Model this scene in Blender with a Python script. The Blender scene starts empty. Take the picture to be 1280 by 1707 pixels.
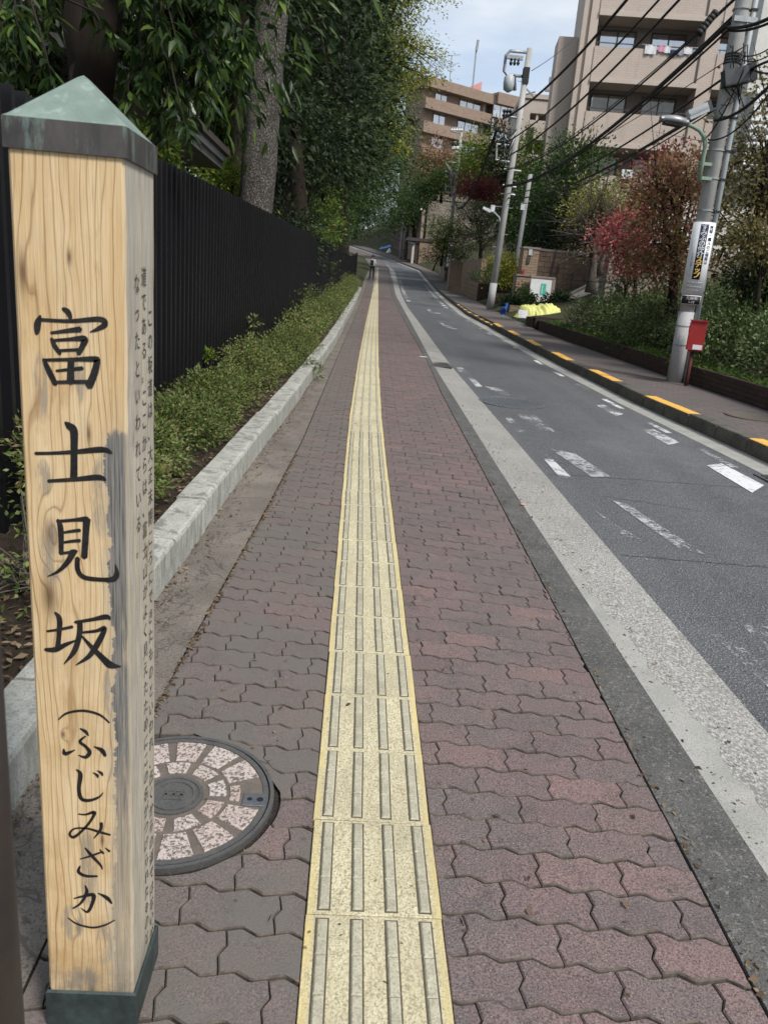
import bpy, bmesh, math, random
import numpy as np
from mathutils import Vector, Matrix
random.seed(7); RNG = np.random.default_rng(7)
SC = bpy.context.scene
COL = SC.collection

# ------------------------------------------------------------------ camera
F, CX, CY, IMW = 1282.0, 640.0, 853.5, 1280.0
PITCH, ROLL, YAW = math.radians(16.2), math.radians(4.9), math.radians(-3.0353)
CAMH = 1.35
def rotz(v):
    c, s = math.cos(YAW), math.sin(YAW)
    return Vector((c*v[0]-s*v[1], s*v[0]+c*v[1], v[2]))
_cp, _sp, _cr, _sr = math.cos(PITCH), math.sin(PITCH), math.cos(ROLL), math.sin(ROLL)
_fw = rotz((0, _cp, -_sp))
_rt = rotz((_cr, _sr*_sp, _sr*_cp))
_up = rotz((-_sr, _cr*_sp, _cr*_cp))
cam_d = bpy.data.cameras.new('camera'); cam = bpy.data.objects.new('camera', cam_d); COL.objects.link(cam)
cam.matrix_world = Matrix(((_rt.x, _up.x, -_fw.x, 0), (_rt.y, _up.y, -_fw.y, 0), (_rt.z, _up.z, -_fw.z, CAMH), (0, 0, 0, 1)))
cam_d.sensor_fit = 'HORIZONTAL'; cam_d.sensor_width = 36; cam_d.lens = 36*F/IMW
cam_d.clip_start = 0.02; cam_d.clip_end = 2000
cam_d.dof.use_dof = True; cam_d.dof.focus_distance = 2.6; cam_d.dof.aperture_fstop = 14
SC.camera = cam
# ------------------------------------------------------------------ sky, sun, exposure
SUN_EL, SUN_AZ = math.radians(48), math.radians(140)     # azimuth measured clockwise from +Y
w = bpy.data.worlds.new('World'); SC.world = w; w.use_nodes = True
nt = w.node_tree; N = nt.nodes; N.clear(); LK = nt.links.new
out = N.new('ShaderNodeOutputWorld'); bg = N.new('ShaderNodeBackground'); bg.inputs[1].default_value = 0.098
sky = N.new('ShaderNodeTexSky'); sky.sky_type = 'NISHITA'; sky.sun_disc = False
sky.sun_elevation = SUN_EL; sky.sun_rotation = SUN_AZ; sky.air_density = 1.0; sky.dust_density = 1.5
tc = N.new('ShaderNodeTexCoord'); mp = N.new('ShaderNodeMapping'); mp.inputs['Scale'].default_value = (1.2, 1.2, 4.5)
n1 = N.new('ShaderNodeTexNoise'); n1.inputs['Scale'].default_value = 3.2; n1.inputs['Detail'].default_value = 8; n1.inputs['Roughness'].default_value = .55
cr = N.new('ShaderNodeValToRGB'); cr.color_ramp.elements[0].position = .36; cr.color_ramp.elements[1].position = .62
cr.color_ramp.elements[0].color = (.5, .5, .5, 1); cr.color_ramp.elements[1].color = (1, 1, 1, 1)
n2 = N.new('ShaderNodeTexNoise'); n2.inputs['Scale'].default_value = 8; n2.inputs['Detail'].default_value = 7
cl = N.new('ShaderNodeMix'); cl.data_type = 'RGBA'
cl.inputs[6].default_value = (3.3, 3.75, 4.35, 1); cl.inputs[7].default_value = (5.4, 5.7, 6.0, 1)
mx = N.new('ShaderNodeMix'); mx.data_type = 'RGBA'
LK(tc.outputs['Generated'], mp.inputs[0]); LK(mp.outputs[0], n1.inputs['Vector']); LK(mp.outputs[0], n2.inputs['Vector'])
LK(n1.outputs[0], cr.inputs[0]); LK(n2.outputs[0], cl.inputs[0])
LK(cr.outputs[0], mx.inputs[0]); LK(sky.outputs[0], mx.inputs[6]); LK(cl.outputs[2], mx.inputs[7])
LK(mx.outputs[2], bg.inputs[0]); LK(bg.outputs[0], out.inputs[0])
sun_d = bpy.data.lights.new('sun', 'SUN'); sun_d.energy = 2.4; sun_d.angle = math.radians(14); sun_d.color = (1, .95, .88)
sun = bpy.data.objects.new('sun', sun_d); COL.objects.link(sun)
sdir = Vector((math.sin(SUN_AZ)*math.cos(SUN_EL), math.cos(SUN_AZ)*math.cos(SUN_EL), math.sin(SUN_EL)))
sun.rotation_euler = sdir.to_track_quat('Z', 'Y').to_euler(); sun.location = (30, -30, 60)
SC.view_settings.view_transform = 'Standard'; SC.view_settings.look = 'None'
SC.view_settings.exposure = 0.9; SC.view_settings.gamma = 1.0; SC.view_settings.use_curve_mapping = False
SC.cycles.max_bounces = 6; SC.cycles.diffuse_bounces = 3; SC.cycles.glossy_bounces = 2; SC.cycles.transmission_bounces = 3
SC.cycles.transparent_max_bounces = 8; SC.cycles.use_denoising = True

# ------------------------------------------------------------------ pixel -> world helpers
def ray(x, y):
    u, v = (x-CX)/F, -(y-CY)/F
    d = _fw + _rt*u + _up*v
    return d
def P(x, y, Y):
    d = ray(x, y); t = Y/d.y
    return Vector((d.x*t, Y, CAMH+d.z*t))
_PY = [-60, 0, 42, 50, 58, 66, 75, 85, 100, 120, 160, 300]; _PZ = [-1.64, 0, 1.15, 1.47, 1.86, 2.36, 3.05, 3.95, 5.4, 7.4, 11.4, 20]
_yy = np.arange(-60, 300.1, .5); _zz = np.interp(_yy, _PY, _PZ)
_zs = np.convolve(np.pad(_zz, 8, mode='edge'), np.ones(17)/17, 'valid'); _zs[:130] = _zz[:130]; _zs[-12:] = _zz[-12:]
def prof(y): return np.interp(y, _yy, _zs)
def edge(pts):
    a = np.array(pts, float)
    def f(y): return np.interp(y, a[:, 0], a[:, 1])
    return f
# (Y, X) of every long edge of pavement and road
E_kerbL = edge([(-10, -.80), (1.8, -.775), (2.8, -.74), (4, -.70), (8, -.53), (13.3, -.36), (20, -.25), (30, -.10), (42, .04), (60, .30), (78, .85), (90, .2), (110, -4)])
E_brickL = edge([(-10, -.56), (2.2, -.54), (2.84, -.51), (4.2, -.44), (6, -.37), (11.1, -.28), (20, -.11), (30, .05), (42, .22), (60, .5), (78, .95), (90, .3), (110, -3.9)])
E_stripC = edge([(-10, .127), (5, .127), (7, .13), (11.5, .19), (17.5, .30), (26.7, .485), (42.7, .80), (60, 1.1), (77, 1.38), (86, 1.1), (95, .2), (110, -2.8)])
E_brickR = edge([(-10, .92), (1.2, .92), (1.7, .93), (3.1, .955), (9, 1.03), (12.3, 1.12), (21.2, 1.22), (37.9, 1.52), (58, 2.03), (63, 2.15), (78, 2.42), (86, 2.05), (95, 1.0), (110, -2)])
E_gutL = edge([(-10, 1.10), (5.5, 1.12), (11.2, 1.17), (21, 1.38), (37.9, 1.72), (58, 2.3), (78, 2.62), (86, 2.2), (95, 1.15), (110, -1.9)])
E_roadL = edge([(-10, 1.485), (11.8, 1.485), (13, 1.5), (22.3, 1.66), (29.8, 1.78), (45, 2.25), (60, 2.72), (71, 2.95), (76, 2.95), (82, 2.5), (90, 1.7), (110, -1.5)])
E_apronR = edge([(-10, 3.75), (6.6, 3.46), (9.5, 3.33), (13, 3.27), (22, 3.37), (27, 3.42), (43, 4.25), (62.5, 5.05), (77, 5.3), (85, 3.95), (92, 2.85), (100, .85), (115, -3)])
E_kerbR = edge([(-10, 4.0), (6.6, 3.73), (9.5, 3.57), (13, 3.53), (15.6, 3.53), (22, 3.64), (27, 3.69), (43, 4.53), (62.5, 5.33), (77, 5.6), (85, 4.2), (92, 3.09), (100, 1.09), (115, -2.8)])
E_paveR = edge([(-10, 5.1), (8.8, 4.84), (11.5, 4.72), (17, 4.56), (20, 4.55), (29, 4.95), (43.7, 5.75), (62.7, 6.85), (73.6, 6.95), (85, 5.6), (92, 4.3), (99, 3.3), (107, 1.15), (120, -2.5)])
def latz(x, y):
    """height above the profile of whatever paving lies at x, y"""
    xs = [-9, float(E_gutL(y)), float(E_roadL(y)), float(E_kerbR(y)), float(E_kerbR(y))+.02, float(E_paveR(y)), 60]
    return float(np.interp(x, xs, [.03, -.022, -.055, -.055, .085, .10, .10]))
def G(x, y): return Vector((x, y, float(prof(y))+latz(x, y)))
def gpix(px, py, dz=0.0):
    d = ray(px, py); Y = np.arange(.5, 158, .02); z = CAMH+d.z/d.y*Y
    i = np.where(z <= prof(Y)+dz)[0]
    Yv = float(Y[i[0]]) if len(i) else 150.0
    return Vector((d.x/d.y*Yv, Yv, float(prof(Yv))+dz))

# ------------------------------------------------------------------ mesh helpers
class MB:
    def __init__(s): s.v = []; s.f = []
    def add(s, vs, fs):
        o = len(s.v); s.v += [tuple(v) for v in vs]; s.f += [tuple(i+o for i in f) for f in fs]; return s
    def box(s, c, d, M=None):
        x, y, z = d[0]/2, d[1]/2, d[2]/2
        vs = [Vector((sx*x, sy*y, sz*z)) for sz in (-1, 1) for sx, sy in ((-1, -1), (1, -1), (1, 1), (-1, 1))]
        if M is not None: vs = [M @ v for v in vs]
        c = Vector(c); vs = [v+c for v in vs]
        return s.add(vs, [(0, 3, 2, 1), (4, 5, 6, 7), (0, 1, 5, 4), (1, 2, 6, 5), (2, 3, 7, 6), (3, 0, 4, 7)])
    def bbox(s, a, b):
        return s.box([(a[i]+b[i])/2 for i in range(3)], [abs(b[i]-a[i]) for i in range(3)])
    def cbox(s, a, b, r):
        """box with chamfered top rim"""
        (x0, y0, z0), (x1, y1, z1) = a, b
        vs = [(x0, y0, z0), (x1, y0, z0), (x1, y1, z0), (x0, y1, z0), (x0, y0, z1-r), (x1, y0, z1-r), (x1, y1, z1-r), (x0, y1, z1-r),
              (x0+r, y0+r, z1), (x1-r, y0+r, z1), (x1-r, y1-r, z1), (x0+r, y1-r, z1)]
        fs = [(0, 3, 2, 1), (8, 9, 10, 11)]
        for i in range(4):
            j = (i+1) % 4; fs += [(i, j, 4+j, 4+i), (4+i, 4+j, 8+j, 8+i)]
        return s.add(vs, fs)
    def tube(s, pts, r, n=8, cap=True):
        pts = [Vector(p) for p in pts]; m = len(pts)
        rs = r if isinstance(r, (list, tuple)) else [r]*m
        vs = []; prev = None
        for i, p in enumerate(pts):
            t = (pts[min(i+1, m-1)]-pts[max(i-1, 0)])
            t = t.normalized() if t.length > 1e-9 else Vector((0, 0, 1))
            a = prev if prev is not None else (Vector((1, 0, 0)) if abs(t.x) < .9 else Vector((0, 1, 0)))
            u = (a-t*a.dot(t)); u = u.normalized() if u.length > 1e-6 else t.orthogonal().normalized()
            prev = u; vv = t.cross(u)
            for k in range(n):
                an = 2*math.pi*k/n; vs.append(p+(u*math.cos(an)+vv*math.sin(an))*rs[i])
        fs = [(i*n+k, i*n+(k+1) % n, (i+1)*n+(k+1) % n, (i+1)*n+k) for i in range(m-1) for k in range(n)]
        if cap: fs += [tuple(range(n))[::-1], tuple(range((m-1)*n, m*n))]
        return s.add(vs, fs)
    def lathe(s, c, prof_, n=24):
        c = Vector(c); vs = []; m = len(prof_)
        for r, z in prof_:
            for k in range(n):
                an = 2*math.pi*k/n; vs.append(c+Vector((r*math.cos(an), r*math.sin(an), z)))
        fs = [(i*n+k, i*n+(k+1) % n, (i+1)*n+(k+1) % n, (i+1)*n+k) for i in range(m-1) for k in range(n)]
        fs += [tuple(range(n))[::-1], tuple(range((m-1)*n, m*n))]
        return s.add(vs, fs)
    def prism(s, poly, z0, z1):
        n = len(poly)
        vs = [(p[0], p[1], z0) for p in poly]+[(p[0], p[1], z1) for p in poly]
        return s.add(vs, [tuple(range(n))[::-1], tuple(range(n, 2*n))]+[(i, (i+1) % n, n+(i+1) % n, n+i) for i in range(n)])
    def obj(s, name, mat, parent=None, smooth=False):
        me = bpy.data.meshes.new(name); me.from_pydata(s.v, [], s.f); me.update()
        return link(name, me, mat, parent, smooth)
def link(name, me, mat, parent=None, smooth=False):
    for m in (mat if isinstance(mat, (list, tuple)) else [mat]): me.materials.append(m)
    if smooth: me.polygons.foreach_set('use_smooth', [True]*len(me.polygons))
    o = bpy.data.objects.new(name, me); COL.objects.link(o)
    if parent is not None: o.parent = parent; o.matrix_parent_inverse = Matrix.Translation(-parent.location) if parent.type == 'EMPTY' else Matrix.Identity(4)
    return o
def arr_mesh(name, V, T, mat, parent=None, smooth=False):
    """V (n,3) T (m,3) triangles, numpy"""
    me = bpy.data.meshes.new(name)
    me.vertices.add(len(V)); me.vertices.foreach_set('co', np.asarray(V, np.float32).ravel())
    me.loops.add(T.size); me.loops.foreach_set('vertex_index', T.astype(np.int32).ravel())
    me.polygons.add(len(T)); me.polygons.foreach_set('loop_start', np.arange(0, T.size, 3, dtype=np.int32))
    me.update(calc_edges=True); me.validate()
    return link(name, me, mat, parent, smooth)
def thing(name, label, cat, loc=(0, 0, 0), group=None):
    o = bpy.data.objects.new(name, None); COL.objects.link(o); o.location = loc; o.empty_display_size = .1
    return tag(o, label, cat, group)
def tag(o, label=None, cat=None, group=None, kind=None):
    if label: o['label'] = label
    if cat: o['category'] = cat
    if group: o['group'] = group
    if kind: o['kind'] = kind
    return o
def structure(o): o['kind'] = 'structure'; return o
def rot(ax, a): return Matrix.Rotation(a, 3, ax)
# ------------------------------------------------------------------ materials
class NT:
    def __init__(s, name):
        s.m = bpy.data.materials.new(name); s.m.use_nodes = True; s.t = s.m.node_tree; s.n = s.t.nodes; s.n.clear()
        s.out = s.n.new('ShaderNodeOutputMaterial'); s.b = s.n.new('ShaderNodeBsdfPrincipled'); s.l(s.b.outputs[0], s.out.inputs[0])
    def l(s, a, b): s.t.links.new(a, b)
    def put(s, sock, v):
        if hasattr(v, 'links') or isinstance(v, bpy.types.NodeSocket): s.l(v, sock)
        else: sock.default_value = v
    def math(s, op, a, b=0.0, c=0.0, clamp=False):
        n = s.n.new('ShaderNodeMath'); n.operation = op; n.use_clamp = clamp
        s.put(n.inputs[0], a); s.put(n.inputs[1], b); s.put(n.inputs[2], c); return n.outputs[0]
    def noise(s, vec, scale, detail=4, rough=.55, dist=0.0):
        n = s.n.new('ShaderNodeTexNoise'); n.inputs['Scale'].default_value = scale; n.inputs['Detail'].default_value = detail
        n.inputs['Roughness'].default_value = rough; n.inputs['Distortion'].default_value = dist
        if vec is not None: s.l(vec, n.inputs['Vector'])
        return n.outputs[0]
    def voro(s, vec, scale, feature='F1', out=0):
        n = s.n.new('ShaderNodeTexVoronoi'); n.inputs['Scale'].default_value = scale; n.feature = feature
        s.l(vec, n.inputs['Vector']); return n.outputs[out]
    def ramp(s, fac, stops, interp='LINEAR'):
        n = s.n.new('ShaderNodeValToRGB'); e = n.color_ramp.elements; n.color_ramp.interpolation = interp
        while len(e) < len(stops): e.new(.5)
        for i, (p, c) in enumerate(stops):
            e[i].position = p; e[i].color = (c, c, c, 1) if isinstance(c, (int, float)) else (*c, 1)
        s.l(fac, n.inputs[0]); return n.outputs[0]
    def mix(s, fac, a, b, blend='MIX'):
        n = s.n.new('ShaderNodeMix'); n.data_type = 'RGBA'; n.blend_type = blend
        f = lambda v: (*v, 1) if isinstance(v, tuple) and len(v) == 3 else v
        s.put(n.inputs[0], fac); s.put(n.inputs[6], f(a)); s.put(n.inputs[7], f(b)); return n.outputs[2]
    def pos(s): return s.n.new('ShaderNodeNewGeometry').outputs['Position']
    def obj(s): return s.n.new('ShaderNodeTexCoord').outputs['Object']
    def island(s): return s.n.new('ShaderNodeNewGeometry').outputs['Random Per Island']
    def objrand(s): return s.n.new('ShaderNodeObjectInfo').outputs['Random']
    def map(s, vec, scale=(1, 1, 1), loc=(0, 0, 0), rotv=(0, 0, 0)):
        n = s.n.new('ShaderNodeMapping'); n.inputs['Scale'].default_value = scale; n.inputs['Location'].default_value = loc
        n.inputs['Rotation'].default_value = rotv; s.l(vec, n.inputs[0]); return n.outputs[0]
    def sep(s, vec):
        n = s.n.new('ShaderNodeSeparateXYZ'); s.l(vec, n.inputs[0]); return n.outputs
    def comb(s, x, y, z):
        n = s.n.new('ShaderNodeCombineXYZ'); s.put(n.inputs[0], x); s.put(n.inputs[1], y); s.put(n.inputs[2], z); return n.outputs[0]
    def bump(s, h, strength=.3, dist=.01):
        n = s.n.new('ShaderNodeBump'); n.inputs['Strength'].default_value = strength; n.inputs['Distance'].default_value = dist
        s.l(h, n.inputs['Height']); s.l(n.outputs[0], s.b.inputs['Normal'])
    def done(s, col=None, rough=.8, spec=.3, metal=0.0):
        if col is not None: s.put(s.b.inputs['Base Color'], (*col, 1) if isinstance(col, tuple) else col)
        s.put(s.b.inputs['Roughness'], rough); s.b.inputs['Specular IOR Level'].default_value = spec; s.put(s.b.inputs['Metallic'], metal)
        return s.m
def plain(name, c1, c2=None, scale=6, rough=.75, spec=.3, bump=.15, metal=0.0, fine=60, rnd=0.0, stretch=(1, 1, 1)):
    """two-tone mottled surface with fine grain, dirt and slight relief"""
    m = NT(name); v = m.map(m.pos(), stretch)
    c2 = c2 or tuple(x*.72 for x in c1)
    n = m.noise(v, scale, 6, .6); g = m.noise(v, fine, 3, .6)
    f = m.ramp(n, [(.32, 0.0), (.68, 1.0)])
    col = m.mix(f, c1, c2)
    col = m.mix(m.ramp(g, [(.35, 0.28), (.6, 0.0)]), col, tuple(x*.45 for x in c1))
    if rnd:
        col = m.mix(m.math('MULTIPLY', m.objrand(), rnd), col, tuple(x*.5 for x in c1))
    if bump: m.bump(m.math('ADD', g, m.math('MULTIPLY', n, .6)), bump, .006)
    return m.done(col, rough, spec, metal)
def leafmat(name, cols, trans=.35, rough=.5, spec=.22):
    m = NT(name)
    k = len(cols); st = [(.02+.96*i/(k-1), c) for i, c in enumerate(cols)]
    col = m.ramp(m.island(), st)
    col = m.mix(m.ramp(m.noise(m.pos(), .9, 3), [(.35, .45), (.65, 0.0)]), col, cols[0])
    m.put(m.b.inputs['Base Color'], col); m.b.inputs['Roughness'].default_value = rough; m.b.inputs['Specular IOR Level'].default_value = spec
    if trans:
        t = m.n.new('ShaderNodeBsdfTranslucent'); m.put(t.inputs[0], col)
        mx = m.n.new('ShaderNodeMixShader'); mx.inputs[0].default_value = trans
        m.l(m.b.outputs[0], mx.inputs[1]); m.l(t.outputs[0], mx.inputs[2]); m.l(mx.outputs[0], m.out.inputs[0])
    return m.m
MT = {}
def build_mats():
    # paving brick ------------------------------------------------------
    for nm, isl in (('brick_obj', False), ('brick_far', True)):
        m = NT(nm); p = m.pos(); r = m.island() if isl else m.objrand()
        base = m.ramp(r, [(0, (.128, .097, .097)), (.35, (.172, .118, .116)), (.7, (.148, .116, .113)), (1, (.215, .136, .128))])
        big = m.noise(p, 2.2, 4, .6)
        base = m.mix(m.ramp(big, [(.36, .8), (.56, 0.0)]), base, (.118, .110, .104))
        mid = m.noise(p, 14, 5, .65)
        base = m.mix(m.ramp(mid, [(.4, 0.0), (.72, .45)]), base, (.19, .128, .120))
        base = m.mix(m.ramp(m.noise(p, 9, 5, .65), [(.54, 0.0), (.70, .65)]), base, (.072, .066, .064)); base = m.mix(m.ramp(m.noise(p, 4.5, 5, .7), [(.60, 0.0), (.68, .5)]), base, (.20, .17, .155)); base = m.mix(m.ramp(m.voro(p, 9), [(.05, .8), (.075, 0.0)]), base, (.045, .043, .043))
        sp = m.voro(p, 125); base = m.mix(m.ramp(sp, [(.10, .75), (.2, 0.0)]), base, (.36, .33, .31))
        gr = m.noise(p, 210, 3, .75); base = m.mix(m.ramp(gr, [(.38, .9), (.53, 0.0)]), base, (.048, .040, .040)); base = m.mix(m.ramp(gr, [(.56, 0.0), (.70, .55)]), base, (.27, .205, .195))
        sx = m.sep(p)
        moss = m.math('MULTIPLY', m.ramp(sx[0], [(.0, 1.0), (.05, 0.0)]), m.ramp(m.noise(p, 5, 5, .65), [(.34, .15), (.62, .85)]))
        base = m.mix(moss, base, (.118, .110, .098))
        m.bump(m.math('ADD', m.noise(p, 260, 3, .7), m.math('MULTIPLY', mid, .8)), .55, .003)
        MT[nm] = m.done(base, m.ramp(mid, [(.3, .62), (.7, .9)]), .35)
    m = NT('joint_sand'); p = m.pos()
    col = m.mix(m.ramp(m.noise(p, 5, 4), [(.45, 0.0), (.62, 1.0)]), (.028, .024, .022), (.035, .042, .018))
    col = m.mix(m.ramp(m.voro(p, 190), [(.1, .8), (.25, 0.0)]), col, (.20, .18, .15))
    m.bump(m.noise(p, 200, 3), .8, .004); MT['sand'] = m.done(col, .95, .1)
    # tactile -----------------------------------------------------------
    m = NT('tactile_base'); p = m.pos(); ob = m.obj()
    wx = m.noise(m.map(p, (90, 28, 30)), 1.0, 5, .7, 1.2)
    col = m.mix(m.ramp(wx, [(.38, 0.0), (.62, 1.0)]), (.54, .485, .30), (.70, .65, .47))
    col = m.mix(m.ramp(m.noise(p, 170, 4, .75), [(.40, .9), (.52, 0.0)]), col, (.22, .19, .125))
    tr_ = m.objrand(); col = m.mix(m.ramp(tr_, [(0, .0), (.5, .1), (.8, .32), (1, .5)]), col, (.40, .355, .245)); col = m.mix(m.ramp(m.noise(p, 3.5, 5, .65), [(.50, 0.0), (.66, .45)]), col, (.30, .265, .19))
    edge_ = m.ramp(m.math('ABSOLUTE', m.sep(ob)[0]), [(.128, 0.0), (.139, 1.0)])
    col = m.mix(m.math('MULTIPLY', edge_, m.ramp(m.noise(p, 12, 4), [(.3, .3), (.6, 1.0)])), col, (.60, .49, .22))
    col = m.mix(m.ramp(m.noise(p, 1.3, 4), [(.4, .3), (.65, 0.0)]), col, (.30, .27, .19))
    m.bump(m.math('ADD', wx, m.math('MULTIPLY', m.noise(p, 300, 3, .7), .6)), .9, .004); MT['tact'] = m.done(col, .85, .25)
    m = NT('tactile_bar'); p = m.pos()
    col = m.mix(m.ramp(m.noise(p, 26, 5, .7), [(.35, 0.0), (.65, 1.0)]), (.33, .315, .245), (.45, .425, .32))
    col = m.mix(m.ramp(m.noise(p, 190, 3, .75), [(.4, .6), (.52, 0.0)]), col, (.19, .17, .12)); col = m.mix(m.ramp(m.noise(p, 8, 5, .7), [(.5, 0.0), (.66, .6)]), col, (.23, .215, .17))
    m.bump(m.noise(p, 500, 2), .25, .002); MT['bar'] = m.done(col, .7, .3)
    MT['dirt'] = plain('grime', (.075, .066, .048), (.12, .104, .07), 40, .95, .1)
    # asphalt, concrete ---------------------------------------------------
    m = NT('asphalt'); p = m.pos()
    col = m.mix(m.ramp(m.noise(p, .8, 5, .6), [(.3, 0.0), (.7, 1.0)]), (.095, .099, .106), (.135, .139, .146))
    ys = m.sep(p)
    tr = m.noise(m.map(p, (2.2, .12, 1)), 1, 4); col = m.mix(m.ramp(tr, [(.4, .55), (.65, 0.0)]), col, (.074, .076, .082)); col = m.mix(m.ramp(m.noise(p, .45, 5, .7, .5), [(.56, 0.0), (.62, .35)]), col, (.16, .163, .168)); col = m.mix(m.ramp(m.noise(p, 2.6, 5, .7), [(.60, 0.0), (.70, .5)]), col, (.055, .055, .058))
    col = m.mix(m.ramp(m.voro(p, 95), [(.12, .9), (.36, 0.0)]), col, (.33, .335, .35))
    col = m.mix(m.ramp(m.noise(p, 140, 3, .75), [(.38, .9), (.5, 0.0)]), col, (.028, .029, .032))
    m.bump(m.math('SUBTRACT', m.noise(p, 120, 3, .8), m.voro(p, 95)), .9, .006); MT['asphalt'] = m.done(col, .85, .3)
    m = NT('kerb_strip'); p = m.pos()
    col = m.mix(m.ramp(m.noise(p, 7, 5, .65), [(.35, 0.0), (.65, 1.0)]), (.075, .074, .072), (.12, .117, .112))
    col = m.mix(m.ramp(m.noise(p, 75, 4, .75), [(.54, 0.0), (.7, .85)]), col, (.30, .29, .27))
    col = m.mix(m.ramp(m.noise(p, 200, 3, .75), [(.38, .8), (.5, 0.0)]), col, (.022, .022, .022))
    m.bump(m.noise(p, 130, 4, .8), .8, .006); MT['kstrip'] = m.done(col, .85, .3)
    m = NT('gutter_concrete'); p = m.pos()
    col = m.mix(m.ramp(m.noise(p, 2.0, 5, .6), [(.35, 0.0), (.65, 1.0)]), (.215, .212, .195), (.275, .27, .25))
    ag = m.noise(m.map(p, (1, .75, 1)), 105, 3, .7)
    near = m.ramp(m.noise(p, 1.1, 3), [(.35, .35), (.6, 1.0)])
    col = m.mix(m.math('MULTIPLY', m.ramp(ag, [(.52, 0.0), (.60, .8)]), near), col, (.46, .455, .44))
    col = m.mix(m.math('MULTIPLY', m.ramp(ag, [(.38, 1.0), (.47, 0.0)]), .8), col, (.12, .115, .105))
    m.bump(ag, .9, .006); MT['gutter'] = m.done(col, .85, .3)
    m = NT('gutter_lip'); p = m.pos()
    col = m.mix(m.ramp(m.noise(p, 6, 5, .6), [(.3, 0.0), (.7, 1.0)]), (.25, .25, .23), (.34, .335, .315))
    col = m.mix(m.ramp(m.noise(p, 180, 3, .7), [(.4, .5), (.5, 0.0)]), col, (.13, .125, .115))
    m.bump(m.noise(p, 150, 3), .4, .004); MT['lip'] = m.done(col, .85, .3)
    m = NT('side_concrete'); p = m.pos()
    col = m.mix(m.ramp(m.noise(p, 3.5, 5, .6), [(.35, 0.0), (.65, 1.0)]), (.125, .112, .098), (.19, .165, .142))
    col = m.mix(m.ramp(m.noise(p, 1.4, 4, .6), [(.55, 0.0), (.7, .8)]), col, (.23, .205, .17))
    col = m.mix(m.ramp(m.voro(p, 130), [(.1, .5), (.22, 0.0)]), col, (.32, .30, .27))
    col = m.mix(m.ramp(m.noise(p, 140, 4, .75), [(.38, .85), (.5, 0.0)]), col, (.055, .05, .044)); col = m.mix(m.ramp(m.noise(p, .9, 5, .75, .8), [(.488, 0.0), (.497, .7), (.503, .7), (.512, 0.0)]), col, (.06, .055, .048))
    m.bump(m.noise(p, 130, 4, .7), .5, .004); MT['sidecon'] = m.done(col, .9, .25)
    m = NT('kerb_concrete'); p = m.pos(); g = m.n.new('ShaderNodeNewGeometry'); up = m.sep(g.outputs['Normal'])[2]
    col = m.mix(m.ramp(m.noise(p, 5, 5, .65), [(.3, 0.0), (.7, 1.0)]), (.31, .315, .285), (.46, .46, .43))
    gn = m.noise(m.map(p, (6, 6, 1.6)), 3, 5, .7)
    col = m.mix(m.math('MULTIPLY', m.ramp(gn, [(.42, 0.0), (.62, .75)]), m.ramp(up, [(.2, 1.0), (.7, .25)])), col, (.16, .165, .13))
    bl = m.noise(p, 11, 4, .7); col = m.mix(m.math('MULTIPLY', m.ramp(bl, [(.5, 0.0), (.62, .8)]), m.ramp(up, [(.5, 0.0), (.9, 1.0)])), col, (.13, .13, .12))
    col = m.mix(m.ramp(m.noise(p, 110, 4, .75), [(.38, .7), (.5, 0.0)]), col, (.15, .15, .135))
    col = m.mix(m.math('MULTIPLY', m.objrand(), .3), col, (.25, .25, .22))
    m.bump(m.noise(p, 120, 4, .7), .5, .005); MT['kerbL'] = m.done(col, .9, .25)
    m = NT('kerb_dark'); p = m.pos()
    col = m.mix(m.ramp(m.noise(p, 4, 5, .65), [(.3, 0.0), (.7, 1.0)]), (.075, .070, .058), (.15, .142, .122))
    col = m.mix(m.ramp(m.noise(p, 70, 4, .7), [(.38, .7), (.55, 0.0)]), col, (.03, .028, .024))
    m.bump(m.noise(p, 60, 4, .7), .6, .01); MT['kerbR'] = m.done(col, .9, .25)
    def paint(nm, c, wear, under=None, sc=22):
        m = NT(nm); p = m.pos(); n = m.noise(p, sc, 6, .75); n2 = m.noise(p, 2.2, 4, .6)
        f = m.ramp(m.math('ADD', n, m.math('MULTIPLY', m.math('SUBTRACT', n2, .5), 1.1)), [(wear-.13, 0.0), (wear+.10, 1.0)])
        col = m.mix(m.ramp(m.noise(p, 120, 3, .7), [(.4, .5), (.55, 0.0)]), c, tuple(x*.55 for x in c))
        m.put(m.b.inputs['Base Color'], col); m.b.inputs['Roughness'].default_value = .7
        t = m.n.new('ShaderNodeBsdfTransparent'); mx = m.n.new('ShaderNodeMixShader')
        m.l(f, mx.inputs[0]); m.l(t.outputs[0], mx.inputs[1]); m.l(m.b.outputs[0], mx.inputs[2]); m.l(mx.outputs[0], m.out.inputs[0])
        return m.m
    MT['white1'] = paint('road_paint_fresh', (.62, .63, .64), .46); MT['white2'] = paint('road_paint_worn', (.52, .53, .54), .55)
    MT['white3'] = paint('road_paint_faded', (.36, .37, .38), .54); MT['white4'] = paint('road_paint_ghost', (.42, .43, .44), .60, sc=30)
    m = NT('yellow_paint'); p = m.pos()
    col = m.mix(m.ramp(m.noise(p, 30, 5, .7), [(.42, 0.0), (.56, 1.0)]), (.66, .34, .045), (.70, .42, .10))
    col = m.mix(m.ramp(m.noise(p, 45, 5, .75), [(.36, .85), (.44, 0.0)]), col, (.13, .12, .10)); MT['yellow'] = m.done(col, .75, .3)
    m = NT('right_paving'); p = m.pos()
    bt = m.n.new('ShaderNodeTexBrick'); m.l(m.map(p, (1, 1, 1), (0, 0, 0), (0, 0, math.radians(3))), bt.inputs['Vector'])
    for k, v in (('Scale', 1.0), ('Mortar Size', .006), ('Brick Width', .22), ('Row Height', .11)): bt.inputs[k].default_value = v
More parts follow.
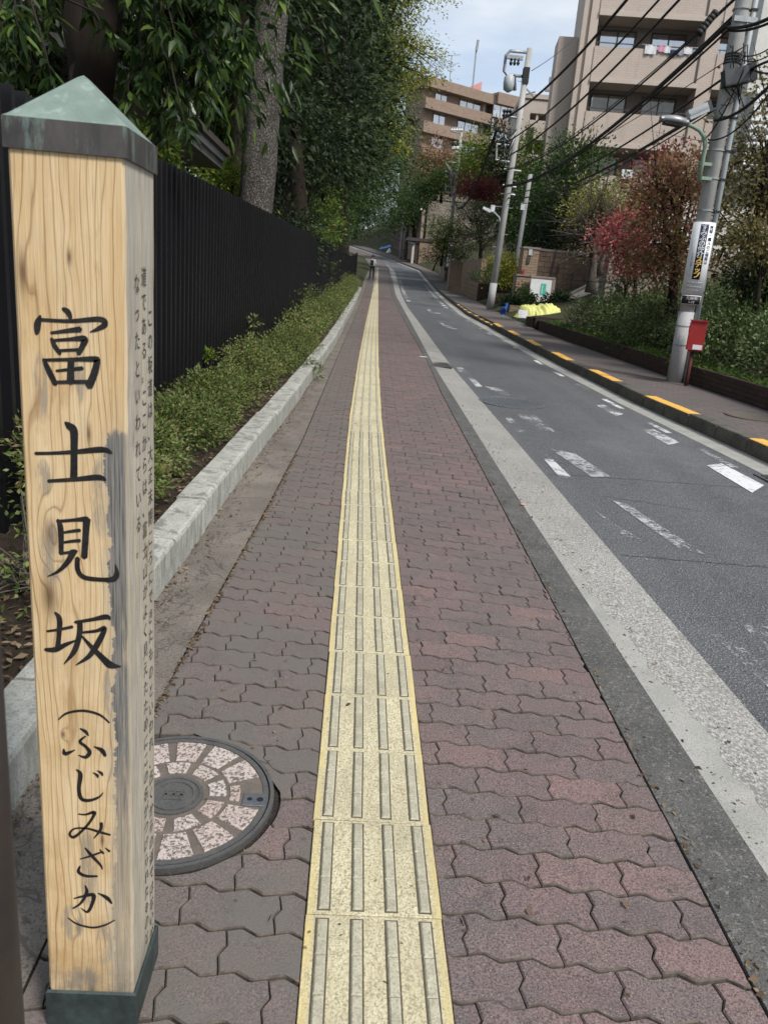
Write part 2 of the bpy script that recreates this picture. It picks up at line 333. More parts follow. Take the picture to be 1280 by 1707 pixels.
    bt.inputs['Color1'].default_value = (.15, .118, .112, 1); bt.inputs['Color2'].default_value = (.115, .098, .095, 1); bt.inputs['Mortar'].default_value = (.05, .045, .042, 1)
    col = m.mix(m.ramp(m.noise(p, 1.6, 5, .6), [(.4, .7), (.65, 0.0)]), bt.outputs[0], (.10, .092, .088))
    col = m.mix(m.ramp(m.noise(p, 170, 3, .7), [(.38, .6), (.5, 0.0)]), col, (.04, .037, .036)); m.bump(m.noise(p, 120, 3), .4, .004); MT['paveR'] = m.done(col, .85, .3)
    m = NT('soil'); p = m.pos()
    col = m.mix(m.ramp(m.noise(p, 9, 5, .7), [(.35, 0.0), (.65, 1.0)]), (.035, .026, .019), (.075, .057, .042))
    col = m.mix(m.ramp(m.voro(p, 70), [(.12, .7), (.3, 0.0)]), col, (.15, .115, .08)); m.bump(m.noise(p, 60, 5, .8), 1.0, .03); MT['soil'] = m.done(col, .95, .15)
    m = NT('ground'); p = m.pos()
    col = m.mix(m.ramp(m.noise(p, 1.2, 5, .7), [(.35, 0.0), (.65, 1.0)]), (.04, .034, .022), (.05, .06, .025)); m.bump(m.noise(p, 12, 5, .8), .8, .05); MT['ground'] = m.done(col, .95, .15)
    # wood post ------------------------------------------------------------
    for nm in ('wood_front', 'wood_side'):
        m = NT(nm); p = m.pos(); s = m.sep(p); front = nm == 'wood_front'
        x = s[0] if front else s[1]; z = s[2]
        xx = m.math('SUBTRACT', x, -.468 if front else 1.10)
        warp = m.noise(m.comb(m.math('MULTIPLY', xx, 11.0), 3.1 if front else 8.2, m.math('MULTIPLY', z, 1.5)), 1.0, 3, .5)
        g = m.math('ADD', m.math('MULTIPLY', xx, 84.0), m.math('MULTIPLY', warp, 9.0))
        kn = [(.035, .955, .016, .045, 2.6), (.075, 1.355, .006, .02, .8), (.012, 1.33, .010, .05, 1.0), (.042, .62, .006, .012, 1.0), (.055, .235, .008, .02, -.9),
              (.10, .42, .006, .025, .8), (.03, .86, .02, .06, -1.4), (.095, 1.115, .006, .03, 1.2), (.075, .10, .014, .04, 1.6)] if front else [(.10, .9, .01, .03, 1.0)]
        core = None
        for kx, kz, a, b, amp in kn:
            dx = m.math('DIVIDE', m.math('SUBTRACT', xx, kx), a); dz = m.math('DIVIDE', m.math('SUBTRACT', z, kz), b)
            d2 = m.math('ADD', m.math('MULTIPLY', dx, dx), m.math('MULTIPLY', dz, dz))
            e = m.math('POWER', 2.718, m.math('MULTIPLY', d2, -.7))
            g = m.math('ADD', g, m.math('MULTIPLY', e, amp))
            c = m.math('POWER', 2.718, m.math('MULTIPLY', d2, -3.2)); core = c if core is None else m.math('MAXIMUM', core, c)
        fr = m.math('FRACT', g); fl = m.math('FLOOR', g)
        line = m.ramp(fr, [(0, 1.0), (.06, .8), (.13, .15), (.3, .0), (.86, .08), (.95, .35), (1, 1.0)])
        wn = m.n.new('ShaderNodeTexWhiteNoise'); wn.noise_dimensions = '1D'; m.l(fl, wn.inputs['W'])
        line = m.math('MULTIPLY', line, m.ramp(wn.outputs[0], [(0, .35), (1, 1.0)]))
        fib = m.noise(m.comb(m.math('MULTIPLY', xx, 420), 0.0, m.math('MULTIPLY', z, 9)), 1.0, 3, .6)
        broad = m.noise(m.comb(m.math('MULTIPLY', xx, 26), 1.7, m.math('MULTIPLY', z, 3)), 1.0, 4, .6)
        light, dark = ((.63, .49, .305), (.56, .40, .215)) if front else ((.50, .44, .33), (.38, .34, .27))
        col = m.mix(m.ramp(broad, [(.36, 0.0), (.66, 1.0)]), light, dark)
        col = m.mix(m.ramp(fib, [(.4, .35), (.55, 0.0)]), col, (.40, .26, .11) if front else (.16, .14, .115))
        col = m.mix(m.math('MULTIPLY', line, .8), col, (.20, .093, .032) if front else (.15, .115, .085))
        low = m.math('MULTIPLY', m.ramp(m.noise(p, 9, 5, .65), [(.48, 0.0), (.7, .7)]), m.ramp(z, [(.1, 1.0), (.95, .25)]))
        col = m.mix(low, col, (.34, .205, .075) if front else (.18, .16, .13)); crk = m.noise(m.comb(m.math('MULTIPLY', xx, 190), 2.2, m.math('MULTIPLY', z, 3.2)), 1.0, 4, .6); col = m.mix(m.ramp(crk, [(.66, 0.0), (.72, .7)]), col, (.12, .07, .035)); blot = m.noise(m.comb(m.math('MULTIPLY', xx, 30), 7.7, m.math('MULTIPLY', z, 9)), 1.0, 5, .65); col = m.mix(m.ramp(blot, [(.60, 0.0), (.72, .55)]), col, (.36, .21, .085) if front else (.22, .2, .17)); col = m.mix(m.ramp(blot, [(.26, .5), (.38, 0.0)]), col, (.40, .37, .31))
        if core is not None: col = m.mix(m.math('MULTIPLY', core, .85), col, (.085, .04, .018))
        if front:
            for kx, kz, a, b in ((.030, 1.175, .010, .05), (.085, 1.215, .008, .06), (.028, 1.045, .012, .03), (.075, .36, .014, .09), (.100, .20, .016, .05), (.045, .245, .02, .04), (.11, 1.02, .016, .06), (.055, .12, .03, .03), (.035, .93, .02, .05), (.12, .70, .014, .05)):
                dx = m.math('DIVIDE', m.math('SUBTRACT', xx, kx), a); dz = m.math('DIVIDE', m.math('SUBTRACT', z, kz), b)
                e = m.math('POWER', 2.718, m.math('MULTIPLY', m.math('ADD', m.math('MULTIPLY', dx, dx), m.math('MULTIPLY', dz, dz)), -1.0))
                st_ = m.noise(m.comb(m.math('MULTIPLY', xx, 90), kz*9, m.math('MULTIPLY', z, 14)), 1.0, 4, .7)
                col = m.mix(m.math('MULTIPLY', m.ramp(e, [(.3, 0.0), (.5, .75)]), m.ramp(st_, [(.4, 0.0), (.56, 1.0)])), col, (.24, .205, .16))
        # varnish gone, grey wood showing along the arris
        jag = m.noise(m.comb(0.0, 4.4, m.math('MULTIPLY', z, 16)), 1.0, 5, .75)
        jag2 = m.noise(m.comb(m.math('MULTIPLY', xx, 60), 4.4, m.math('MULTIPLY', z, 22)), 1.0, 4, .7)
        if front:
            lim = m.math('ADD', m.math('MULTIPLY', jag, -.055), m.math('ADD', .148, m.math('MULTIPLY', m.math('SUBTRACT', jag2, .5), .012)))
            k = m.ramp(m.math('MULTIPLY', m.math('SUBTRACT', xx, lim), 100.0), [(0, 0.0), (.06, 1.0)])
            k = m.math('MULTIPLY', k, m.ramp(m.math('ADD', m.math('MULTIPLY', z, .5), m.math('MULTIPLY', m.math('SUBTRACT', jag2, .5), .02)), [(.06, .35), (.20, .5), (.30, 1.0), (.5585, 1.0), (.5597, 0.0)])); k = m.math('MULTIPLY', k, m.ramp(m.math('ADD', m.noise(m.comb(m.math('MULTIPLY', xx, 70), 6.4, m.math('MULTIPLY', z, 7)), 1.0, 5, .7), m.math('MULTIPLY', z, .25)), [(.46, .25), (.60, 1.0)]))
            halo = m.ramp(m.math('MULTIPLY', m.math('SUBTRACT', xx, m.math('SUBTRACT', lim, .014)), 60.0), [(0, 0.0), (.8, .55)])
            halo = m.math('MULTIPLY', halo, m.ramp(m.math('MULTIPLY', z, .5), [(.50, 1.0), (.60, 0.0)]))
            col = m.mix(halo, col, (.36, .33, .27))
            grey = m.mix(m.ramp(fib, [(.35, 0.0), (.6, 1.0)]), (.075, .072, .07), (.21, .20, .185))
            col = m.mix(k, col, grey)
            rl = m.ramp(m.math('MULTIPLY', m.math('SUBTRACT', xx, .144), 100), [(.0, 0.0), (.4, .55)]); col = m.mix(rl, col, (.42, .36, .26))
        else:
            st = m.ramp(m.noise(m.comb(m.math('MULTIPLY', xx, 130), 9.0, m.math('MULTIPLY', z, 2.6)), 1.0, 5, .65), [(.42, 0.0), (.62, 1.0)])
            col = m.mix(m.math('MULTIPLY', st, .75), col, m.mix(m.ramp(fib, [(.35, 0.0), (.6, 1.0)]), (.17, .165, .155), (.44, .43, .405)))
        ends = m.math('MULTIPLY', m.ramp(z, [(.10, 1.0), (.2, 0.0)]), m.ramp(m.noise(p, 14, 5, .7), [(.4, 0.0), (.65, .7)]))
        col = m.mix(ends, col, (.13, .12, .10))
        m.bump(m.math('ADD', m.math('MULTIPLY', line, -.5), fib), .35, .003); MT[nm] = m.done(col, .6, .35)
    MT['ink'] = plain('carved_ink', (.008, .007, .009), (.02, .018, .017), 60, .55, .35, .2)
    MT['ink2'] = plain('faded_ink', (.03, .028, .027), (.085, .078, .07), 60, .7, .2, .2)
    m = NT('copper_cap'); p = m.pos(); n = m.noise(p, 14, 5, .65, .6)
    col = m.mix(m.ramp(n, [(.35, 0.0), (.65, 1.0)]), (.135, .185, .16), (.215, .275, .24))
    col = m.mix(m.ramp(m.noise(p, 38, 5, .7), [(.56, 0.0), (.72, .6)]), col, (.34, .41, .37))
    m.bump(m.noise(p, 40, 4), .2, .003); MT['verdigris'] = m.done(col, .55, .4, .2)
    m = NT('copper_band'); p = m.pos(); n = m.noise(m.map(p, (1, 1, .35)), 22, 5, .65, .5); z = m.sep(p)[2]
    col = m.mix(m.ramp(n, [(.35, 0.0), (.65, 1.0)]), (.050, .048, .050), (.11, .098, .088))
    col = m.mix(m.ramp(m.noise(m.map(p, (1, 1, .3)), 30, 5, .7), [(.55, 0.0), (.72, .7)]), col, (.24, .34, .29))
    m.bump(n, .15, .003); MT['band'] = m.done(col, .45, .45, .5)
    MT['baseplate'] = plain('copper_base', (.028, .036, .038), (.055, .080, .076), 20, .55, .4, .2, .3)
    MT['brownpole'] = plain('brown_steel', (.030, .022, .019), (.022, .017, .015), 5, .5, .4, .1)
    MT['fence'] = plain('black_fence', (.006, .006, .0075), (.008, .008, .010), 4, .42, .3, .03, 0, 200, .3)
    MT['iron'] = plain('cast_iron', (.10, .10, .103), (.14, .135, .125), 18, .55, .4, .4, .4, 160)
    MT['ironlight'] = plain('worn_iron', (.16, .175, .19), (.11, .118, .13), 18, .45, .4, .3, .5, 160)
    MT['mortar'] = plain('manhole_mortar', (.15, .125, .105), (.10, .09, .078), 25, .9, .2, .4, 0, 150)
    m = NT('granite'); p = m.pos(); n = m.noise(p, 110, 4, .75)
    warm = m.mix(m.objrand(), (.40, .31, .28), (.46, .42, .39))
    col = m.mix(m.ramp(n, [(.44, 1.0), (.52, 0.0)]), warm, (.12, .10, .09))
    m.bump(n, .7, .004); MT['granite'] = m.done(col, .8, .3)
    MT['polecon'] = plain('pole_concrete', (.40, .40, .395), (.27, .27, .265), 3.5, .8, .3, .2, 0, 70, 0, (1, 1, .35))
    MT['polewhite'] = plain('pole_sleeve', (.38, .38, .385), (.30, .30, .305), 5, .7, .3, .15, 0, 70, 0, (1, 1, .35))
    MT['conduit'] = plain('grey_conduit', (.36, .39, .41), (.28, .31, .33), 5, .55, .35, .1)
    MT['galv'] = plain('galvanised', (.36, .37, .38), (.24, .25, .26), 9, .45, .4, .1, .5)
    MT['greenpaint'] = plain('pale_green_paint', (.22, .31, .24), (.17, .25, .19), 8, .55, .35, .1)
    MT['black'] = plain('black_rubber', (.012, .012, .013), (.02, .02, .02), 12, .6, .3, .1)
    MT['darkbox'] = plain('dark_grey_box', (.045, .048, .055), (.06, .064, .07), 8, .5, .35, .1)
    MT['lightbox'] = plain('light_grey_box', (.42, .45, .47), (.35, .38, .40), 8, .5, .35, .1)
    MT['red'] = plain('red_paint', (.34, .022, .02), (.25, .018, .017), 7, .5, .35, .15)
    MT['darkred'] = plain('dark_red_rust', (.10, .022, .018), (.06, .02, .016), 20, .7, .3, .3)
    MT['white'] = plain('white_enamel', (.72, .73, .75), (.62, .64, .66), 6, .5, .35, .05)
    MT['navy'] = plain('navy_print', (.012, .016, .05), (.016, .02, .055), 6, .5, .3, .03)
    MT['gold'] = plain('yellow_print', (.75, .50, .10), (.7, .45, .1), 6, .5, .3, .03)
    MT['teal'] = plain('teal_print', (.05, .42, .33), (.07, .46, .36), 12, .6, .3, .05)
    MT['grey_text'] = plain('grey_print', (.22, .24, .26), (.28, .3, .32), 12, .6, .3, .03)
    MT['bark'] = plain('grey_bark', (.115, .10, .085), (.055, .047, .04), 7, .9, .2, 1.0, 0, 38, 0, (1, 1, .3))
    MT['bark2'] = plain('dark_bark', (.035, .027, .021), (.02, .016, .013), 7, .9, .15, .8, 0, 40, 0, (1, 1, .3))
    m = NT('trunk_bark'); p = m.pos(); q = m.map(p, (1, 1, .45))
    n = m.noise(q, 9, 6, .7); qq = m.n.new('ShaderNodeVectorMath'); qq.operation = 'ADD'; m.l(q, qq.inputs[0]); m.l(m.comb(m.math('MULTIPLY', n, .05), m.math('MULTIPLY', m.noise(q, 17, 3), .04), m.math('MULTIPLY', m.noise(q, 13, 3), .06)), qq.inputs[1]); v = m.voro(qq.outputs[0], 40, 'DISTANCE_TO_EDGE')
    col = m.mix(m.ramp(n, [(.35, 0.0), (.65, 1.0)]), (.10, .092, .082), (.215, .20, .18))
    col = m.mix(m.ramp(v, [(.03, .7), (.2, 0.0)]), col, (.045, .04, .036)); col = m.mix(m.ramp(m.noise(q, 60, 4, .7), [(.4, .7), (.55, 0.0)]), col, (.045, .04, .036))
    m.bump(m.math('ADD', m.ramp(v, [(0, 0.0), (.2, 1.0)]), n), 1.0, .02); MT['barkT'] = m.done(col, .9, .2)
    def tiles(nm, c1, c2, mortar, bw, rh, ms=.008):
        m = NT(nm); tcn = m.n.new('ShaderNodeTexCoord').outputs['Object']; s = m.sep(tcn)
        g = m.n.new('ShaderNodeNewGeometry'); nn = m.sep(g.outputs['Normal'])
        h = m.math('ADD', s[0], s[1])
        bt = m.n.new('ShaderNodeTexBrick'); m.l(m.comb(h, s[2], 0.0), bt.inputs['Vector'])
        for k, v in (('Scale', 1.0), ('Mortar Size', ms), ('Brick Width', bw), ('Row Height', rh)): bt.inputs[k].default_value = v
        bt.inputs['Color1'].default_value = (*c1, 1); bt.inputs['Color2'].default_value = (*c2, 1); bt.inputs['Mortar'].default_value = (*mortar, 1)
        col = m.mix(m.ramp(m.noise(m.pos(), .7, 5, .6), [(.4, .35), (.65, 0.0)]), bt.outputs[0], tuple(x*.75 for x in c1))
        col = m.mix(m.ramp(m.noise(m.map(m.pos(), (3, 3, .25)), 1, 4), [(.55, 0.0), (.75, .3)]), col, tuple(x*.55 for x in c1))
        return m.done(col, .7, .3)
    MT['tan'] = tiles('tan_tile', (.46, .385, .335), (.43, .36, .31), (.34, .285, .25), .30, .11)
    MT['tanplain'] = plain('tan_render', (.49, .425, .375), (.44, .38, .335), 1.2, .8, .25, .05)
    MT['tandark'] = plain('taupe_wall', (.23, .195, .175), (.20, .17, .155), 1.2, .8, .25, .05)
    MT['brown'] = tiles('brown_tile', (.26, .19, .145), (.205, .148, .115), (.16, .125, .10), .45, .16)
    MT['brownwall'] = tiles('brown_block', (.22, .155, .115), (.17, .122, .092), (.07, .055, .045), .40, .20, .014)
    MT['houseblock'] = tiles('beige_block', (.27, .195, .135), (.23, .165, .115), (.12, .09, .07), .30, .10, .012)
    MT['beige'] = plain('beige_render', (.245, .195, .162), (.20, .162, .138), .8, .85, .2, .1, 0, 40, 0, (1, 1, .3))
    MT['concwall'] = plain('stained_concrete', (.27, .235, .20), (.18, .155, .135), 1.1, .9, .2, .2, 0, 30, 0, (1, 1, .3))
    MT['stone'] = plain('field_stone', (.15, .115, .095), (.09, .07, .06), 3, .9, .2, .6, 0, 30, .6)
    MT['planter'] = plain('dark_brick', (.075, .052, .042), (.05, .036, .03), 9, .85, .25, .3, 0, 60, .5)
    MT['whitewall'] = plain('white_render', (.60, .59, .56), (.48, .47, .44), 1.5, .85, .25, .1, 0, 40)
    MT['eave'] = plain('grey_eave', (.17, .165, .155), (.14, .135, .13), 2, .6, .3, .05)
    MT['frame'] = plain('window_frame', (.05, .042, .038), (.07, .06, .055), 4, .5, .4, .05)
    MT['alu'] = plain('aluminium', (.40, .40, .40), (.33, .33, .33), 6, .45, .4, .05, .4)
    MT['curtain'] = plain('curtain', (.80, .81, .82), (.62, .64, .66), 2.5, .9, .2, .1, 0, 30, 0, (6, 6, .2))
    m = NT('window_glass'); m.b.inputs['Coat Weight'].default_value = 0
    MT['glass'] = m.done((.07, .08, .085), .06, .6)
    m = NT('clear_glass'); t = m.n.new('ShaderNodeBsdfTransparent'); gl = m.n.new('ShaderNodeBsdfGlossy'); gl.inputs['Roughness'].default_value = .03
    mx = m.n.new('ShaderNodeMixShader'); mx.inputs[0].default_value = .42; m.l(t.outputs[0], mx.inputs[1]); m.l(gl.outputs[0], mx.inputs[2]); m.l(mx.outputs[0], m.out.inputs[0]); MT['pane'] = m.m
    MT['tarp'] = plain('yellow_net', (.62, .63, .22), (.52, .54, .18), 14, .6, .3, .5, 0, 60)
    MT['blue'] = plain('blue_plastic', (.03, .13, .52), (.025, .10, .42), 6, .45, .4, .05)
    MT['lblue'] = plain('blue_sheet', (.11, .32, .70), (.08, .24, .55), 6, .5, .4, .4)
    MT['pink'] = plain('pink_paint', (.62, .30, .27), (.55, .26, .24), 3, .7, .3, .05)
    MT['cloth_w'] = plain('white_cloth', (.72, .72, .73), (.6, .6, .62), 8, .9, .2, .1); MT['cloth_p'] = plain('pink_cloth', (.66, .32, .45), (.6, .28, .4), 8, .9, .2, .1)
    MT['cloth_n'] = plain('navy_cloth', (.03, .035, .07), (.04, .045, .09), 8, .9, .2, .1); MT['cloth_b'] = plain('grey_cloth', (.3, .33, .38), (.25, .28, .33), 8, .9, .2, .1)
    MT['skin'] = plain('skin', (.45, .28, .20), (.42, .25, .18), 8, .6, .3, .02); MT['hair'] = plain('black_hair', (.012, .010, .010), (.02, .017, .016), 60, .5, .4, .2)
    L = leafmat
    MT['lf_big'] = L('leaf_long', [(.013, .029, .008), (.024, .051, .013), (.040, .078, .018), (.14, .21, .04)], .40, .42, .3)
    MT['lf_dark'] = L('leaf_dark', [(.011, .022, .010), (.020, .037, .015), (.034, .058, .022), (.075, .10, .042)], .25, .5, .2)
    MT['lf_mid'] = L('leaf_mid', [(.022, .045, .014), (.04, .08, .02), (.065, .12, .026), (.10, .15, .04)], .3)
    MT['lf_lime'] = L('leaf_lime', [(.05, .09, .015), (.10, .17, .022), (.17, .25, .03), (.30, .32, .05)], .4)
    MT['lf_yellow'] = L('leaf_yellowgreen', [(.09, .12, .02), (.18, .21, .03), (.32, .32, .045), (.48, .42, .07)], .4)
    MT['lf_hedge'] = L('leaf_azalea', [(.05, .085, .022), (.095, .145, .034), (.15, .20, .05), (.23, .24, .09), (.21, .15, .08)], .28)
    MT['lf_hedgeR'] = L('leaf_hedge', [(.035, .06, .02), (.065, .105, .032), (.11, .155, .048), (.20, .235, .11)], .28, .45, .28)
    MT['lf_grass'] = L('leaf_ribbon', [(.05, .10, .02), (.09, .16, .03), (.15, .22, .05)], .3)
    MT['lf_red'] = L('leaf_red', [(.26, .05, .06), (.40, .09, .105), (.55, .19, .20), (.42, .17, .13)], .4)
    MT['lf_crimson'] = L('leaf_crimson', [(.13, .02, .03), (.20, .035, .045), (.27, .07, .06), (.16, .09, .05)], .35)
    MT['lf_rust'] = L('leaf_rust', [(.18, .065, .05), (.27, .12, .075), (.21, .19, .065), (.18, .20, .07), (.38, .17, .15)], .35)
    MT['lf_olive'] = L('leaf_olive', [(.08, .08, .03), (.14, .13, .045), (.21, .16, .06), (.30, .26, .15)], .35)
    MT['lf_pine'] = L('leaf_pine', [(.018, .028, .013), (.032, .045, .02), (.055, .065, .03), (.08, .075, .04)], .15)
    MT['lf_dead'] = L('leaf_litter', [(.07, .045, .028), (.14, .095, .055), (.24, .19, .12)], .1, .8, .2)
build_mats()
# ------------------------------------------------------------------ ground sheet
def hill(x, y):
    """rise of the land beside the street above its profile"""
    pr = float(E_paveR(y)); kl = float(E_kerbL(y))
    if x > pr:
        d = x-pr; far = np.interp(y, [0, 20, 28, 45, 70, 100, 160], [1.5, 2.2, 4.5, 6, 6, 6, 5])
        h = .05+far*np.interp(d, [0, .6, 3, 6, 12, 40, 140], [0, .04, .16, .42, .8, 1.3, 1.6])
        return h
    if x < kl:
        d = kl-x
        return np.interp(d, [0, .1, .8, 3, 10, 40, 150], [-.09, .02, .10, .14, .3, .5, .5])
    return -.16
def ground_sheet():
    xs = np.concatenate([[-160, -110, -70, -45, -30, -20, -14, -10, -7, -5, -4], np.arange(-3.5, 12, .5), [13, 14.5, 16, 18, 20, 23, 27, 32, 40, 55, 75, 110, 160]])
    ys = np.concatenate([[-60, -40, -25, -15], np.arange(-10, 30, 1.0), np.arange(30, 130, 2.5), [135, 145, 160, 180, 210, 250, 300]])
    V = [(x, y, float(prof(y))+hill(x, y)) for y in ys for x in xs]; nx = len(xs)
    Fc = [(j*nx+i, j*nx+i+1, (j+1)*nx+i+1, (j+1)*nx+i) for j in range(len(ys)-1) for i in range(nx-1)]
    b = MB(); b.add(V, Fc); structure(b.obj('ground', MT['ground'], None, True))
ground_sheet()
YS = np.concatenate([np.arange(-8, 40, .5), np.arange(40, 112, 1.0)])
def strip_sheet(name, fL, fR, mat, dzL, dzR, parent=None, ys=YS, n=1, y0=-8, y1=111, skirt=0.0):
    b = MB(); rows = [y for y in ys if y0 <= y <= y1]; V = []; m = n+1
    for y in rows:
        a, c = float(fL(y)), float(fR(y)); z = float(prof(y))
        for i in range(m):
            t = i/n; V.append((a+(c-a)*t, y, z+dzL+(dzR-dzL)*t))
    Fc = [(j*m+i, j*m+i+1, (j+1)*m+i+1, (j+1)*m+i) for j in range(len(rows)-1) for i in range(n)]
    b.add(V, Fc)
    if skirt:
        for side in (0, n):
            V2 = []
            for j in range(len(rows)):
                v = V[j*m+side]; V2 += [v, (v[0], v[1], v[2]-skirt)]
            b.add(V2, [(2*j, 2*j+1, 2*j+3, 2*j+2) for j in range(len(rows)-1)])
    return b.obj(name, mat, parent)
off = lambda f, d: (lambda y: f(y)+d)
def zs_side(y, x): return .03-.052*(x+9)/(E_gutL(y)+9)
DZ = lambda x: float(np.interp(x, [-9, 1.12], [.03, -.022]))      # cross fall of the left pavement
pav = structure(strip_sheet('pavement', off(E_brickL, -.01), off(E_brickR, .01), MT['sand'], DZ(-.5)-.012, DZ(.95)-.012))
structure(strip_sheet('pavement_edge', off(E_kerbL, -.05), off(E_brickL, -.005), MT['sidecon'], DZ(-.75)-.004, DZ(-.5)-.003))
road = structure(strip_sheet('road', E_roadL, E_apronR, MT['asphalt'], -.055, -.055, n=4))
structure(strip_sheet('kerb_edging', off(E_brickR, .002), off(E_gutL, -.0), MT['kstrip'], -.019, -.020, skirt=.05))
# gutter of concrete slabs, one object each
gut = structure(strip_sheet('gutter', off(E_gutL, -.03), off(E_roadL, .03), MT['dirt'], -.045, -.07))
def slab_loop(parent, name, fL, fR, mat, dzL, dzR, y0, y1, step, gap=.006, th=.05, jit=.0):
    y = y0
    while y < y1:
        b = MB(); ya, yb = y+gap/2, y+step-gap/2; k = max(2, int(step/.5)+1)
        V = []
        for yy_ in np.linspace(ya, yb, k):
            z = float(prof(yy_)); a, c = float(fL(yy_)), float(fR(yy_))
            V += [(a, yy_, z+dzL-th), (a, yy_, z+dzL), (c, yy_, z+dzR), (c, yy_, z+dzR-th)]
        Fc = []
        for j in range(k-1):
            for i in range(3): Fc.append((4*j+i, 4*j+4+i, 4*j+5+i, 4*j+1+i))
        Fc += [(0, 1, 2, 3), (4*k-1, 4*k-2, 4*k-3, 4*k-4)]
        b.add(V, Fc); b.obj(name, mat, parent); y += step
lipw = edge([(-10, .15), (1.2, .155), (2, .12), (3, .07), (4.2, .035), (5, .0), (120, .0)])
slab_loop(gut, 'slab', lambda y: E_gutL(y)+.002, lambda y: E_roadL(y)-.004, MT['gutter'], -.028, -.050, -4, 60, 2.4)
def wob(y): return .014*math.sin(y*9.1)+.010*math.sin(y*23.7+1)+.006*math.sin(y*57)
lip = structure(strip_sheet('gutter_lip', off(E_gutL, .001), lambda y: E_gutL(y)+max(.004, lipw(y)+wob(y)*(1 if lipw(y) > .02 else .2)), MT['lip'], -.020, -.0225, ys=np.arange(-3, 5.2, .03), y0=-3, y1=5.2))
structure(strip_sheet('far_gutter', off(E_gutL, 0), off(E_roadL, -.002), MT['lip'], -.028, -.050, y0=60))
apron = structure(strip_sheet('right_gutter', off(E_apronR, .002), off(E_kerbR, .01), MT['lip'], -.054, -.050))
pavR = structure(strip_sheet('right_pavement', off(E_kerbR, .12), E_paveR, MT['paveR'], .088, .10, skirt=.1, n=2))

# kerb stones, one object each ------------------------------------------------
def kerb_run(root, f, side, w_, h_, mat, y0, y1, step, paint=None, base=0.0, name='kerb_stone', rad=.02):
    y = y0; i = 0
    while y < y1:
        ya, yb = y+.009, y+step-.009
        xa, xb = float(f(ya)), float(f(yb)); za, zb = float(prof(ya))+base, float(prof(yb))+base
        jj = random.uniform(-.007, .007); jz = random.uniform(-.003, .004)
        sec = [(0, -.12), (0, h_-rad), (rad*.3, h_-rad*.3), (rad, h_), (w_-.006, h_), (w_, h_-.006), (w_, -.12)]
        b = MB(); V = []
        for (x_, y_, z_) in ((xa, ya, za), (xb, yb, zb)):
            V += [(x_+side*(s+jj), y_, z_+q+jz) for s, q in sec]
        n = len(sec); Fc = [(k, (k+1) % n, n+(k+1) % n, n+k) for k in range(n)]+[tuple(range(n))[::-1], tuple(range(n, 2*n))]
        b.add(V, Fc); m = mat
        if paint and paint(i): m = [mat, MT['yellow']]
        o = b.obj(name, m, root)
        if isinstance(m, list):
            o.data.polygons[3].material_index = 1; o.data.polygons[2].material_index = 1
        y += step; i += 1
kl = structure(strip_sheet('left_kerb', off(E_kerbL, -.14), off(E_kerbL, -.01), MT['dirt'], -.01, -.01, y0=-1, y1=41))
kerb_run(kl, E_kerbL, -1, .15, .135, MT['kerbL'], -1.0, 41.5, .6, base=.008)
kr = structure(strip_sheet('right_kerb', off(E_kerbR, .015), off(E_kerbR, .145), MT['kerbR'], -.08, -.08))
def zone(i):
    y = -2+.6*i
    return (i % 4 in (0, 1)) if y < 23 else False
kerb_run(kr, E_kerbR, 1, .15, .105, MT['kerbR'], -2, 21.2, .6, paint=lambda i: i % 4 in (1, 2), base=-.012, name='kerb_stone')
for seg in ((21.2, 24.8, .6, .035), (24.8, 33, .6, .06)):
    kerb_run(kr, E_kerbR, 1, .15, seg[3]+.05, MT['kerbR'], seg[0], seg[1], seg[2], paint=(lambda i: i % 2 == 0) if seg[0] < 22 else (lambda i: i % 3 == 0), base=-.05)
kerb_run(kr, E_kerbR, 1, .15, .13, MT['kerbR'], 33, 108, 1.2, base=-.03)

# ------------------------------------------------------------------ wave pavers
L_, W_ = .205, .1085; ANG = math.radians(-4.2)
def wave(x):
    t = (x/(L_/2)) % 1.0; A = .0078
    return float(np.interp(t, [0, .27, .34, .64, .71, 1], [0, A, A, -A, -A, 0]))
def paver_poly(row, k, gap=.0024):
    x0 = k*L_+(row % 2)*L_/2; y0 = row*W_; g = gap/2; h = .0029
    xs = [0, .135, .17, .32, .355, .5, .635, .67, .82, .855, 1]
    zig = [(.2, -.003), (.40, -.0075), (.64, .007), (.85, .003)]
    pts = []
    for t in xs: x = x0+t*L_; pts.append((x+(g if t == 0 else -g if t == 1 else 0), y0+wave(x)+h))
    for s, d in zig: pts.append((x0+L_-g+d, y0+wave(x0)+s*W_))
    for t in xs[::-1]: x = x0+t*L_; pts.append((x+(g if t == 0 else -g if t == 1 else 0), y0+W_+wave(x)-h))
    for s, d in zig[::-1]: pts.append((x0+g+d, y0+wave(x0)+s*W_))
    c, s = math.cos(ANG), math.sin(ANG)
    return [(x+.12+float(E_stripC(y))-.127, y+x*math.tan(ANG)) for x, y in pts]
def clip(poly, f, sign):
    """keep the side sign*(x-f(y))>=0"""
    o = []; n = len(poly)
    for i in range(n):
        a, b = poly[i], poly[(i+1) % n]
        da, db = sign*(a[0]-float(f(a[1]))), sign*(b[0]-float(f(b[1])))
        if da >= 0: o.append(a)
        if (da >= 0) != (db >= 0):
            t = da/(da-db); o.append((a[0]+(b[0]-a[0])*t, a[1]+(b[1]-a[1])*t))
    return o
MAN = (-.393, 1.735, .260)
